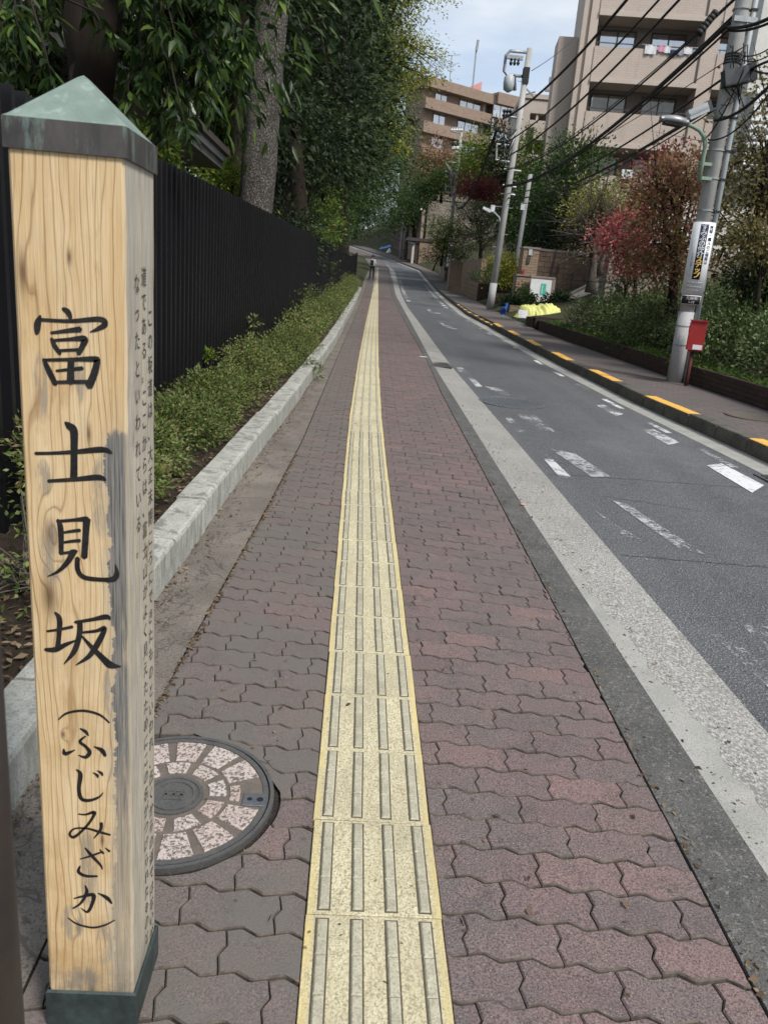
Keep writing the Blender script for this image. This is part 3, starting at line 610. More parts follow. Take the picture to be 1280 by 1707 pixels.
def paver_mesh(poly, tilt):
    n = len(poly); cx = sum(p[0] for p in poly)/n; cy = sum(p[1] for p in poly)/n
    def z(x, y): return float(prof(y))+DZ(x)+tilt[0]+(x-cx)*tilt[1]+(y-cy)*tilt[2]
    sh = .0035; V = []
    for x, y in poly: V.append((x, y, z(x, y)-.018))
    for x, y in poly: V.append((x, y, z(x, y)-.0035))
    for x, y in poly:
        d = math.hypot(x-cx, y-cy) or 1; V.append((x-(x-cx)/d*sh, y-(y-cy)/d*sh, z(x, y)))
    Fc = [tuple(range(2*n, 3*n))]
    for i in range(n):
        j = (i+1) % n; Fc += [(n+i, n+j, 2*n+j, 2*n+i), (i, j, n+j, n+i)]
    return V, Fc
def area(p): return .5*abs(sum(p[i][0]*p[(i+1) % len(p)][1]-p[(i+1) % len(p)][0]*p[i][1] for i in range(len(p))))
MT['joint'] = plain('joint_grime', (.070, .058, .052), (.15, .128, .11), 40, .95, .1, .1)
def dirty(o):
    n = len(o.data.polygons); nr = np.empty(n*3, np.float32); o.data.polygons.foreach_get('normal', nr); nr = nr.reshape(-1, 3)
    o.data.polygons.foreach_set('material_index', ((nr[:, 2] < .93) & (np.abs(nr[:, 1]) > .3)).astype(np.int32)); return o
pieces = []
for row in range(0, 400):
    for k in range(-6, 22):
        q = paver_poly(row, k); cy = sum(p[1] for p in q)/len(q); cx = sum(p[0] for p in q)/len(q)
        if cx < E_brickL(cy)-.25 or cx > E_brickR(cy)+.25 or cy < .15 or cy > 40: continue
        if cy > 40: continue
        for fL, fR in ((off(E_brickL, .001), off(E_stripC, -.1515)), (off(E_stripC, .1515), off(E_brickR, -.002))):
            r = clip(clip(q, fL, 1), fR, -1)
            if len(r) >= 3 and area(r) > .0006:
                mx_, my_ = sum(p[0] for p in r)/len(r), sum(p[1] for p in r)/len(r)
                if math.hypot(mx_-MAN[0], my_-MAN[1]) < MAN[2]-.05: continue
                if math.hypot(mx_-MAN[0], my_-MAN[1]) < MAN[2]+.13:
                    # cut pavers back around the manhole
                    r2 = []
                    for p_ in r:
                        d = math.hypot(p_[0]-MAN[0], p_[1]-MAN[1])
                        if d < MAN[2]+.018: s_ = (MAN[2]+.018)/max(d, .01); p_ = (MAN[0]+(p_[0]-MAN[0])*s_, MAN[1]+(p_[1]-MAN[1])*s_)
                        r2.append(p_)
                    r = r2
                    if area(r) < .0012: continue
                pieces.append((my_, r))
pieces.sort(key=lambda t: t[0])
def vis(r):
    # inside the camera's view: right of the post, below the frame top
    my_ = sum(p[1] for p in r)/len(r); mx_ = sum(p[0] for p in r)/len(r)
    return my_ > .95
shown = [q for q in pieces if vis(q[1])]+[q for q in pieces if not vis(q[1])]
for _, r in shown[:290]:
    t = (random.gauss(0, .0011), random.gauss(0, .012), random.gauss(0, .012))
    V, Fc = paver_mesh(r, t); dirty(MB().add(V, Fc).obj('paver', [MT['brick_obj'], MT['joint']], pav))
b = MB()
for _, r in shown[290:]:
    t = (random.gauss(0, .0011), random.gauss(0, .010), random.gauss(0, .010))
    V, Fc = paver_mesh(r, t); b.add(V, Fc)
tag(dirty(b.obj('paver_field', [MT['brick_far'], MT['joint']], pav)), kind='stuff')
# plain brick band beyond the laid pieces
structure(strip_sheet('far_paving', off(E_brickL, .005), off(E_brickR, -.005), MT['paveR'], DZ(-.2), DZ(1.5), y0=39))

# ------------------------------------------------------------------ tactile paving
def tile_meshes():
    b = MB(); e = .1492; b.cbox((-e, -e, -.016), (e, e, .0), .0012); me = bpy.data.meshes.new('tactile_tile'); me.from_pydata(b.v, [], b.f); me.materials.append(MT['tact'])
    br = MB()
    for s in range(3):
        y0, y1 = -.137+s*.0915, -.137+(s+1)*.0915-.0012
        br.cbox((-.0112, y0, -.002), (.0112, y1, .005), .0032)
    bm = bpy.data.meshes.new('bar'); bm.from_pydata(br.v, [], br.f); bm.materials.append(MT['bar'])
    gr = MB(); gr.cbox((-.0150, -.1405, -.004), (.0150, .1405, .0009), .0004)
    gm = bpy.data.meshes.new('bar_edge'); gm.from_pydata(gr.v, [], gr.f); gm.materials.append(MT['dirt'])
    fl = MB()
    for q in range(4):
        fl.cbox((-.1125+q*.075-.0112, -.137, -.002), (-.1125+q*.075+.0112, .137, .005), .003)
    fm = bpy.data.meshes.new('bars'); fm.from_pydata(fl.v, [], fl.f); fm.materials.append(MT['bar'])
    return me, bm, gm, fm
tme, bme, gme, fme = tile_meshes()
tac = structure(strip_sheet('tactile_strip', off(E_stripC, -.15), off(E_stripC, .15), MT['dirt'], DZ(0)-.008, DZ(.27)-.008, y1=79, ys=np.arange(-8, 80, .5)))
y = .0195; i = -2
while y < 77.5:
    x = float(E_stripC(y)); x2 = float(E_stripC(y+.15)); a = -math.atan2(float(E_stripC(y+.2)-E_stripC(y-.2)), .4)
    o = bpy.data.objects.new('tactile_tile', tme); COL.objects.link(o); o.parent = tac
    sl = math.atan((float(prof(y+.15))-float(prof(y-.15)))/.3)
    o.location = (x+random.gauss(0, .0012), y, float(prof(y))+DZ(x)+.004+random.gauss(0, .0006)); o.rotation_euler = (sl, -math.atan(-.0051)*-1, a+random.gauss(0, .004))
    if i < 20:
        for q in range(4):
            bx = bpy.data.objects.new('bar', bme); COL.objects.link(bx); bx.parent = o; bx.location = (-.1125+q*.075, 0, 0)
            ge = bpy.data.objects.new('bar_grime', gme); COL.objects.link(ge); ge.parent = o; ge.location = (-.1125+q*.075, 0, 0)
    else:
        bx = bpy.data.objects.new('bar_set', fme); COL.objects.link(bx); bx.parent = o
    y += .3005; i += 1

# ------------------------------------------------------------------ painted markings and cracks on the road
def mark(poly, mat, name='road_marking', dz=-.0505):
    V = [(x, y, float(prof(y))+dz) for x, y in poly]
    return MB().add(V, [tuple(range(len(V)))]).obj(name, mat, road)
def pixmark(pts, mat): mark([tuple(gpix(px, py, -.0505)[:2]) for px, py in pts], mat)
def dash(xf, y0, y1, w_, mat):
    mark([(xf(y0), y0), (xf(y0)+w_, y0), (xf(y1)+w_, y1), (xf(y1), y1)], mat)
o3 = lambda x, y: (940+x/3.765, 560+y/3.765)
pixmark([o3(895, 815), o3(985, 800), o3(1255, 940), o3(1180, 985)], MT['white1'])
pixmark([o3(490, 590), o3(560, 583), o3(725, 668), o3(655, 686)], MT['white2'])
pixmark([o3(205, 437), o3(250, 430), o3(375, 490), o3(325, 502)], MT['white2'])
for q in range(9):
    y0 = 6.35+q*1.38; dash(lambda y: E_apronR(y)-.20+.012*(y-6), y0, y0+.68, .075, MT['white1'] if q in (2, 4, 5) else MT['white2'])
for q in range(8):
    y0 = 19.2+q*1.5; dash(lambda y: E_apronR(y)-.14, y0, y0+.6, .10, MT['white3'])
for q in range(18):
    y0 = 31+q*1.7; m_ = MT['white1'] if q in (0, 1, 2, 6, 7, 8, 9, 10, 11) else MT['white2']
    dash(lambda y: E_apronR(y)-.32, y0, y0+.8, .17, m_); 
    if q > 1: dash(lambda y: E_roadL(y)+.10, y0, y0+.8, .17, m_)
o2 = lambda x, y: (640+x/2, 500+y/2)
for pts, mt in (([(550, 495), (640, 515), (755, 592), (690, 590)], 'white3'), ([(520, 515), (545, 515), (625, 592), (590, 598)], 'white2'),
                ([(435, 380), (500, 383), (575, 443), (520, 432)], 'white3'), ([(403, 393), (425, 393), (478, 443), (445, 441)], 'white2'),
                ([(335, 288), (390, 295), (435, 327), (395, 318)], 'white3'), ([(282, 262), (300, 262), (328, 289), (308, 289)], 'white2'),
                ([(760, 670), (810, 680), (1070, 850), (980, 830)], 'white4'), ([(700, 700), (790, 760), (860, 800), (800, 790)], 'white4'), ([(865, 864), (915, 866), (935, 880), (890, 876)], 'white2'),
                ([(240, 225), (262, 225), (275, 240), (250, 240)], 'white3')):
    pixmark([o2(*p) for p in pts], MT[mt])
pixmark([(1236, 1043), (1280, 1045), (1330, 1100), (1330, 1140), (1280, 1085)], MT['white2']); pixmark([(1185, 1060), (1215, 1058), (1300, 1140), (1300, 1170), (1240, 1110)], MT['white4'])
# lettering on the road, upside towards us: worn strokes
oA = lambda x, y: (560+x/6.4, 440+y/6.4)
for st in ([(965, 480), (1000, 478), (1040, 520), (1000, 512)], [(1005, 512), (1115, 522), (1115, 530), (1010, 522)], [(1065, 484), (1100, 486), (1100, 497), (1065, 492)], [(1075, 600), (1250, 622), (1262, 632), (1080, 610)],
           [(1135, 650), (1280, 662), (1280, 672), (1140, 658)], [(1150, 660), (1290, 690), (1280, 696), (1150, 668)], [(1090, 545), (1170, 552), (1180, 562), (1100, 555)], [(1095, 618), (1130, 622), (1190, 668), (1160, 668)]):
    pixmark([oA(*p) for p in st], MT['white2'])
def crack(pts, w_=.012):
    q = [gpix(px, py, -.0515) for px, py in pts]; V = []
    fine = []
    for i_ in range(len(q)-1):
        for t in np.linspace(0, 1, 8, endpoint=False): fine.append(q[i_].lerp(q[i_+1], t)+Vector((0, random.gauss(0, .006), 0)))
    fine.append(q[-1])
    for p in fine:
        z = float(prof(p.y))-.0515; V += [(p.x, p.y-w_/2, z), (p.x, p.y+w_/2, z)]
    MB().add(V, [(2*i_, 2*i_+2, 2*i_+3, 2*i_+1) for i_ in range(len(fine)-1)]).obj('crack', MT['black'], road)
crack([o2(545, 583), (o2(700, 590)), o2(900, 605), o2(1270, 632)], .006); crack([o2(730, 655), o2(900, 680), o2(1060, 705)], .005); crack([o2(790, 850), o2(1000, 868), o2(1280, 893)], .005)

# ------------------------------------------------------------------ covers and grates
def disc_pts(c, r, n=40): return [(c[0]+r*math.cos(2*math.pi*i/n), c[1]+r*math.sin(2*math.pi*i/n)) for i in range(n)]
def manhole():
    cx, cy, R = MAN; z0 = float(prof(cy))+DZ(cx); t = thing('manhole_cover', 'round pavement manhole cover set with pink granite pieces beside the sign post', 'manhole cover', (cx, cy, z0))
    sl = .0274
    def ring(r0, r1, za, zb):
        b = MB(); n = 48; V = []
        for r, z in ((r0, za-.02), (r0, zb), (r1, zb), (r1, za-.02)):
            for k in range(n):
                a = 2*math.pi*k/n; x, y = cx+r*math.cos(a), cy+r*math.sin(a); V.append((x, y, z0+z+(y-cy)*sl))
        Fc = [(i*n+k, i*n+(k+1) % n, ((i+1) % 4)*n+(k+1) % n, ((i+1) % 4)*n+k) for i in range(4) for k in range(n)]
        return b.add(V, Fc)
    def plate(r, z, n=48):
        b = MB(); V = [(cx+r*math.cos(2*math.pi*k/n), cy+r*math.sin(2*math.pi*k/n), z0+z+r*math.sin(2*math.pi*k/n)*sl) for k in range(n)]; b.add(V, [tuple(range(n))]); return b
    ring(R-.010, R, 0, .004).obj('frame', MT['iron'], t); ring(R-.028, R-.014, 0, .003).obj('rim', MT['iron'], t)
    ring(R-.015, R-.009, -.004, -.003).obj('gap', MT['black'], t)
    plate(R-.027, .0005).obj('bed', MT['mortar'], t)
    def sector(r0, r1, a0, a1, z, name='stone', cut=None):
        poly = []
        for a in np.linspace(a0, a1, 4): poly.append((r1*math.cos(a), r1*math.sin(a)))
        for a in np.linspace(a1, a0, 3): poly.append((r0*math.cos(a), r0*math.sin(a)))
        n = len(poly); mx_ = sum(p[0] for p in poly)/n; my_ = sum(p[1] for p in poly)/n; V = []
        for s, dz in ((1, -.006), (1, z-.002), (.955, z)):
            for x, y in poly: X, Y = mx_+(x-mx_)*s, my_+(y-my_)*s; V.append((cx+X, cy+Y, z0+dz+Y*sl))
        Fc = [tuple(range(2*n, 3*n))]+[(l*n+i, l*n+(i+1) % n, (l+1)*n+(i+1) % n, (l+1)*n+i) for l in (0, 1) for i in range(n)]
        return MB().add(V, Fc).obj(name, MT['granite'], t)
    for k in range(13):
        a = 2*math.pi*k/13+.12; d = .075
        if k == 0: a0, a1, r1 = a-.24+d*.6, a+.24-d*.6, .168
        sector(.146, .172 if k == 0 else .229, a-.2416+d*.75, a+.2416-d*.75, .0045)
    for k in range(9): a = 2*math.pi*k/9+.3; sector(.092, .136, a-.349+.10, a+.349-.10, .0045)
    for r0, r1 in ((.066, .076), (.050, .060)): ring(r0, r1, 0, .005).obj('hub_ring', MT['iron'], t)
    plate(.066, .002).obj('hub', MT['iron'], t)
    b = MB()
    for x, y, w_, h_ in ((0, .016, .05, .006), (0, 0, .05, .006), (0, -.016, .05, .006), (-.02, 0, .006, .036), (.0, .0, .006, .036), (.02, 0, .006, .036)): b.box((cx+x, cy+y, z0+.003+y*sl), (w_, h_, .003))
    b.obj('hub_emblem', MT['iron'], t)
    key = MB(); key.cbox((cx+.180, cy-.028, z0-.006), (cx+.240, cy+.022, z0+.0042), .001); ko = key.obj('key_plate', MT['ironlight'], t)
    MB().lathe((cx+.198, cy-.003, z0+.0043), [(.007, 0), (.007, .0006)], 12).obj('key_hole', MT['black'], ko); MB().lathe((cx+.225, cy-.003, z0+.0043), [(.009, 0), (.009, .0006)], 12).obj('key_hole', MT['black'], ko)
manhole()
def iron_disc(name, label, c, r, dz, mat, studs=True, slots=False):
    z0 = float(prof(c[1]))+dz; t = thing(name, label, 'manhole cover', (c[0], c[1], z0)); M_ = Matrix.Rotation(math.atan(.0274), 3, 'X')
    def put(b): b.v = [tuple(Vector((c[0], c[1], z0))+M_ @ Vector(v)) for v in b.v]; return b
    b = MB(); b.lathe((0, 0, 0), [(r, -.02), (r, .004), (r-.02, .005), (r-.022, .002), (0.01, .002)], 48); put(b).obj('frame', mat, t)
    b = MB(); b.lathe((0, 0, 0), [(r-.03, -.01), (r-.03, .0045), (0.01, .0045)], 48)
    put(b).obj('lid', mat, t)
    if studs:
        b = MB(); s = .045; n = int(r/s)
        for i in range(-n, n+1):
            for j in range(-n, n+1):
                if math.hypot(i*s, j*s) < r-.06: b.box((i*s, j*s, .006), (.026, .026, .005))
        put(b).obj('tread', mat, t)
cR = gpix(849, 671, -.05); iron_disc('manhole_cover', 'wide grey iron manhole cover flush in the asphalt road', (cR.x+.02, cR.y), .38, -.051, MT['ironlight'])
cP = gpix(940+1165/3.765, 560+505/3.765, .1); iron_disc('pavement_cover', 'pale pinkish round cover in the right-hand pavement near the edge', (cP.x, cP.y), .26, .1, MT['mortar'], False)
cD = gpix(1283, 800, -.05); 
# gutter grate
def grate(name, label, c, lx, ly, dz, n):
    z = float(prof(c[1]))+dz; t = thing(name, label, 'drain grate', (c[0], c[1], z))
    MB().bbox((c[0]-lx/2, c[1]-ly/2, z-.03), (c[0]+lx/2, c[1]+ly/2, z-.001)).obj('pit', MT['black'], t)
    for sx in (-1, 1): MB().box((c[0]+sx*lx/2, c[1], z+.002), (.02, ly+.02, .012)).obj('side_rail', MT['iron'], t)
    for sy in (-1, 1): MB().box((c[0], c[1]+sy*ly/2, z+.002), (lx+.02, .02, .0125)).obj('end_rail', MT['iron'], t)
    for i in range(n): MB().box((c[0]-lx/2+lx*(i+.5)/n, c[1], z+.003), (lx/n*.45, ly, .010)).obj('bar', MT['iron'], t)
    MB().box((c[0], c[1], z+.0035), (lx, .02, .009)).obj('cross_bar', MT['iron'], t)
gg = gpix(731, 608, -.035); grate('drain_grate', 'slotted iron grate in the concrete gutter by the brick pavement', (gg.x, gg.y), .34, .62, -.030, 9)
grate('drain_grate', 'small dark drain grate by the right kerb at the picture edge', (cD.x+.05, cD.y), .2, .3, -.050, 5)
# small litter on gutter and paving
for (px, py, s, nm, mt, lab) in ((872, 842, .016, 'paper_scrap', 'pink', 'tiny pink paper scrap lying on the gutter edge'), (705, 595, .06, 'painted_mark', 'white', 'small white plate set in the dark pavement edging')):
    g0 = gpix(px, py, -.015); b = MB(); b.box((g0.x, g0.y, g0.z+.004), (s*2.2, s*1.3, .004), rot('Z', .4)); tag(b.obj(nm, MT[mt]), lab, 'litter' if 'scrap' in nm else 'marker')

# grit, husks and crumbs swept along the joints and the kerb foot
def grit():
    rng = np.random.default_rng(12); C_ = []
    for f, n, sp, y0, y1 in ((E_brickL, 900, .018, 1.3, 5.5), (E_kerbL, 1100, .05, 1.5, 9), (E_kerbL, 500, .02, 6, 20), (E_brickR, 260, .02, 1.2, 7), (E_gutL, 260, .08, 1.5, 8)):
        y = y0+(y1-y0)*rng.random(n)**1.3; x = np.array([float(f(q)) for q in y])+np.abs(rng.normal(size=n))*sp*(1 if f is not E_brickL else .6)
        z = np.array([float(prof(b_))+latz(a_, b_) for a_, b_ in zip(x, y)])+.006; C_.append(np.stack([x, y, z], 1))
    n = 420; y = 1.2+9*rng.random(n)**1.5; x = -.5+1.9*rng.random(n); z = np.array([float(prof(b_))+latz(a_, b_) for a_, b_ in zip(x, y)])+.007; C_.append(np.stack([x, y, z], 1)); C_ = np.concatenate(C_)
    D_ = np.stack([rng.normal(size=len(C_)), rng.normal(size=len(C_)), rng.normal(size=len(C_))*.25], 1); s_ = unit_(D_); W = np.cross(s_, unit_(rng.normal(size=D_.shape)*np.array([.3, .3, 1])+np.array([0, 0, 1.0]))); L = (.004+.010*rng.random((len(C_), 1))**3)
    V = np.stack([C_-s_*L, C_+W*L*.6, C_+s_*L, C_-W*L*.6+np.array([0, 0, .002])], 1).reshape(-1, 3); k = np.arange(len(C_))[:, None, None]*4; T = (k+np.array([[0, 1, 2], [0, 2, 3]])[None]).reshape(-1, 3)
    tag(arr_mesh('pavement_grit', V, T, MT['lf_dead']), 'fine grit and husks along the kerb foot and paving joints', 'grit', kind='stuff')
def unit_(a): return a/np.maximum(np.linalg.norm(a, axis=-1, keepdims=True), 1e-9)
grit()
# ------------------------------------------------------------------ wooden sign post
PX0, PX1, PY0, PY1, PZ0, PZ1 = -.468, -.318, 1.10, 1.25, .03, 1.487
def sign_post():
    t = thing('sign_post', 'square varnished wooden post carved with black Japanese characters under a green copper cap', 'sign post', (-.393, 1.175, PZ0))
    b = MB(); r = .004; nz = 40; ring = []
    def sec(z, j): return [(PX0+r, PY0), (PX1-r+j, PY0), (PX1+j, PY0+r), (PX1+j*.5, PY1-r), (PX1-r, PY1), (PX0+r, PY1), (PX0, PY1-r), (PX0, PY0+r)]
    V = []
    for i in range(nz+1):
        z = PZ0+.02+(PZ1+.005-PZ0-.02)*i/nz; j = random.uniform(-.0012, .0004)
        V += [(x, y, z) for x, y in sec(z, j)]
    Fc = [(i*8+k, i*8+(k+1) % 8, (i+1)*8+(k+1) % 8, (i+1)*8+k) for i in range(nz) for k in range(8)]
    b.add(V, Fc+[tuple(range(8))[::-1], tuple(range(nz*8, nz*8+8))])
    o = b.obj('shaft', [MT['wood_front'], MT['wood_side']], t)
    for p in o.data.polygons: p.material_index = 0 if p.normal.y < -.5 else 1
    e = .004; cx, cy = (PX0+PX1)/2, (PY0+PY1)/2; h = .075+e
    b = MB(); zb, zt = 1.484, 1.5215
    def sq(s, z): return [(cx-s, cy-s, z), (cx+s, cy-s, z), (cx+s, cy+s, z), (cx-s, cy+s, z)]
    V = sq(h, zb)+sq(h, zt)+sq(h-.002, zt+.001)+sq(h-.003, zb)
    b.add(V, [(i, (i+1) % 4, 4+(i+1) % 4, 4+i) for i in range(4)]+[(4+i, 4+(i+1) % 4, 8+(i+1) % 4, 8+i) for i in range(4)]+[(12+i, 12+(i+1) % 4, (i+1) % 4, i) for i in range(4)])
    cb = b.obj('cap_band', MT['band'], t)
    b = MB(); V = sq(h-.001, zt+.0005)+sq(h-.006, zt+.004)+sq(.006, 1.588)+[(cx, cy, 1.592)]
    Fc = [(l*4+i, l*4+(i+1) % 4, (l+1)*4+(i+1) % 4, (l+1)*4+i) for l in (0, 1) for i in range(4)]+[(8+i, 8+(i+1) % 4, 12) for i in range(4)]
    b.add(V, Fc); b.obj('cap', MT['verdigris'], t)
    MB().box((PX1+.0045, PY0+.012, 1.503), (.0012, .002, .036)).obj('seam', MT['band'], cb)
    b = MB(); h2 = .075+.005; V = sq(h2, PZ0-.012)+sq(h2, .092)+sq(h2-.004, .095)
    b.add(V, [(l*4+i, l*4+(i+1) % 4, (l+1)*4+(i+1) % 4, (l+1)*4+i) for l in (0, 1) for i in range(4)]); b.obj('base_plate', MT['baseplate'], t)
    # carved characters: strokes traced on the front face
    Z1 = lambda x, y: (x/3.2833, 480+y/3.2833)
    Z2 = lambda x, y: (x/2.4133, 1000+y/2.4133)
    def stroke(bm, pts, conv, sc, dz=0.0):
        q = []
        for x, y, w_ in pts:
            p = P(*conv(x, y), PY0); q.append((p.x, p.z, w_/sc/F*1.34))
        q = np.array(q); n = len(q); tt = np.linspace(0, n-1, max(2, (n-1)*7+1)); fine = []
        for t_ in tt:
            i = min(int(t_), n-2); u = t_-i; p0, p1, p2, p3 = q[max(i-1, 0)], q[i], q[i+1], q[min(i+2, n-1)]
            fine.append(.5*((2*p1)+(-p0+p2)*u+(2*p0-5*p1+4*p2-p3)*u*u+(-p0+3*p1-3*p2+p3)*u**3))
        fine = np.array(fine); V = []; m_ = len(fine)
        yy = PY0-.0006-dz
        for i in range(m_):
            d = fine[min(i+1, m_-1)]-fine[max(i-1, 0)]; l = math.hypot(d[0], d[1]) or 1; nx, nz_ = -d[1]/l, d[0]/l; w_ = max(fine[i][2], .0006)/2
            V += [(fine[i][0]+nx*w_, yy, fine[i][1]+nz_*w_), (fine[i][0]-nx*w_, yy, fine[i][1]-nz_*w_)]
        # brush ends
        for k, sg in ((0, -1), (m_-1, 1)):
            d = fine[min(k+1, m_-1)]-fine[max(k-1, 0)]; l = math.hypot(d[0], d[1]) or 1; e_ = fine[k]; w_ = max(e_[2], .0006)/2
            V.append((e_[0]+sg*d[0]/l*w_*.75, yy, e_[1]+sg*d[1]/l*w_*.75))
        Fc = [(2*i, 2*i+1, 2*i+3, 2*i+2) for i in range(m_-1)]+[(0, 2*m_, 1), (2*m_-2, 2*m_-1, 2*m_+1)]
        bm.add(V, Fc)
    chars = [
     ([[(345,112,16),(372,130,26),(388,165,16)],[(222,150,10),(208,190,30),(204,230,26),(200,252,12)],[(215,172,16),(380,180,17),(545,170,24),(575,198,26),(535,224,18),(495,240,6)],[(280,245,12),(380,232,20),(440,225,26)],
       [(283,275,14),(300,315,22),(330,360,16)],[(285,287,13),(380,280,16),(462,277,28),(455,312,26),(430,360,20)],[(320,342,13),(440,336,15)],[(240,388,14),(268,450,26),(305,525,24)],[(245,393,14),(400,390,17),(518,388,26),(532,402,28),(518,465,32),(488,538,34)],
       [(310,452,11),(390,444,15),(452,438,18)],[(390,390,28),(388,515,34)],[(300,515,15),(400,513,17),(500,512,18)]], Z1, 3.2833),
     ([[(358,735,12),(380,755,34),(405,785,36),(406,900,32),(405,1045,34)],[(195,905,16),(300,903,16),(420,896,22),(560,884,28),(610,902,14)],[(265,1056,16),(400,1048,20),(535,1036,28),(577,1050,16)]], Z1, 3.2833),
     ([[(316,1268,14),(330,1300,26),(335,1360,26),(335,1455,22)],[(315,1277,16),(400,1270,17),(474,1264,28)],[(476,1264,36),(470,1350,30),(462,1474,30)],[(350,1338,12),(400,1330,16),(438,1326,18)],[(350,1392,12),(400,1385,16),(438,1382,18)],[(336,1452,14),(400,1444,16),(420,1440,18)],
       [(405,1440,32),(372,1498,26),(320,1550,16),(262,1578,5)],[(425,1478,24),(428,1545,24),(465,1584,24),(560,1596,22),(622,1592,28),(640,1562,24),(632,1512,4)]], Z1, 3.2833),
     ([[(222,50,8),(240,78,20),(238,140,17),(232,198,20)],[(190,126,9),(240,119,11),(292,108,12)],[(183,200,14),(222,200,21),(262,181,16),(312,160,5)],[(303,90,12),(370,79,14),(428,68,20),(442,78,10)],[(322,88,20),(320,140,20),(300,205,19),(258,258,4)],
       [(332,131,9),(390,124,13),(422,113,16),(398,168,22),(360,225,18),(306,262,4)],[(330,145,8),(370,190,17),(420,240,25),(446,262,28),(487,268,4)]], Z2, 2.4133),
     ([[(235,482,5),(270,456,9),(335,446,11),(400,462,10),(440,494,7)]], Z2, 2.4133),
     ([[(323,518,6),(344,530,14),(356,546,6)],[(345,548,6),(322,570,12),(345,590,13),(361,613,16),(345,633,14),(316,625,4)],[(257,600,6),(263,619,17),(302,604,4)],[(378,590,4),(410,605,18),(424,628,12)]], Z2, 2.4133),
     ([[(308,683,6),(324,702,17),(318,760,15),(328,800,16),(360,807,14),(398,794,9),(416,775,3)],[(374,695,3),(390,705,12),(394,716,5)],[(391,687,3),(408,697,12),(413,708,5)]], Z2, 2.4133),
     ([[(316,862,6),(345,864,9),(380,855,14),(366,888,11),(332,928,11),(297,955,13),(281,942,10),(300,921,8),(350,920,9),(400,934,12),(443,946,9)],[(408,898,14),(405,925,12),(378,960,4)]], Z2, 2.4133),
     ([[(323,1043,5),(362,1032,9),(412,1014,8)],[(343,998,6),(368,1028,14),(405,1068,10),(412,1086,3)],[(322,1072,7),(317,1095,14),(345,1111,14),(392,1112,9)],[(402,1004,4),(416,1020,11)],[(424,998,4),(441,1012,11)]], Z2, 2.4133),
     ([[(298,1202,6),(340,1192,13),(376,1188,18),(371,1224,14),(352,1256,12),(326,1240,3)],[(344,1150,6),(349,1178,14),(326,1220,11),(294,1242,7)],[(394,1180,4),(430,1199,18),(450,1222,8)]], Z2, 2.4133),
     ([[(274,1280,5),(310,1304,9),(370,1319,10),(420,1310,9),(462,1289,5)]], Z2, 2.4133)]
    for strokes, conv, sc in chars:
        b = MB()
        for i, s_ in enumerate(strokes): stroke(b, s_, conv, sc, i*.00004)
        b.obj('character', MT['ink'], t)
    # written explanation on the right-hand face, three columns
    cols = ['この坂道は、大正末期ころにできたものといわれ、古くからの道ではないが', '道である。ここからは、富士山がよく見えたためにこの名がつけられたものと', 'なったといわれている。']
    for k, (txt, yc, z1, st) in enumerate(zip(cols, (1.222, 1.188, 1.152), (1.275, 1.335, 1.325), (.0355, .0355, .0400))):
        for i, ch in enumerate(txt):
            V, Fc = glyph(ch)
            MB().add([(PX1+.0008, yc+x*.0285, z1-i*st+y_*.030) for x, y_, _ in V], Fc).obj('character', MT['ink2'], t)
def text_geo(s, size):
    cu = bpy.data.curves.new('t', 'FONT'); cu.body = s; cu.size = size; cu.align_x = 'CENTER'; cu.align_y = 'CENTER'; cu.resolution_u = 2
    o = bpy.data.objects.new('t', cu); COL.objects.link(o)
    dg = bpy.context.evaluated_depsgraph_get(); me = bpy.data.meshes.new_from_object(o.evaluated_get(dg))
    V = [tuple(v.co) for v in me.vertices]; Fc = [tuple(p.vertices) for p in me.polygons]
    bpy.data.objects.remove(o); bpy.data.curves.remove(cu); bpy.data.meshes.remove(me); return V, Fc
_tc = {}
def glyph(ch):
    if ch not in _tc: _tc[ch] = text_geo(ch, 1.0)
    return _tc[ch]
def column_text(txt, size, step, bold=0.0):
    V, Fc = [], []
    for i, ch in enumerate(txt):
        v, f = glyph(ch); o = len(V)
        V += [(x*size, y*size-i*step, 0) for x, y, z in v]; Fc += [tuple(k+o for k in q) for q in f]
        if bold:
            for dx, dy in ((bold, 0), (-bold, 0), (0, bold), (0, -bold)):
                o = len(V); V += [(x*size+dx, y*size-i*step+dy, .0001*(1+abs(dy)/bold)) for x, y, z in v]; Fc += [tuple(k+o for k in q) for q in f]
    return V, Fc
sign_post()
# brown steel stanchion close to the lens at the left edge
def stanchion():
    a = P(5, 1150, .62); bt = P(26, 1707, .62); x = a.x-.002
    t = thing('steel_stanchion', 'dark brown steel stanchion cut off by the bottom left picture edge', 'stanchion', (x-.03, .62, .0))
    MB().tube([(x-.03, .62, .015), (x-.03, .62, 1.30)], .03, 20).obj('tube', MT['brownpole'], t, True); MB().lathe((x-.03, .62, 1.30), [(.03, 0), (.028, .006), (.015, .012)], 20).obj('end_cap', MT['brownpole'], t, True)
    MB().lathe((x-.03, .62, .012), [(.06, 0), (.06, .008), (.032, .012)], 20).obj('flange', MT['brownpole'], t)
stanchion()

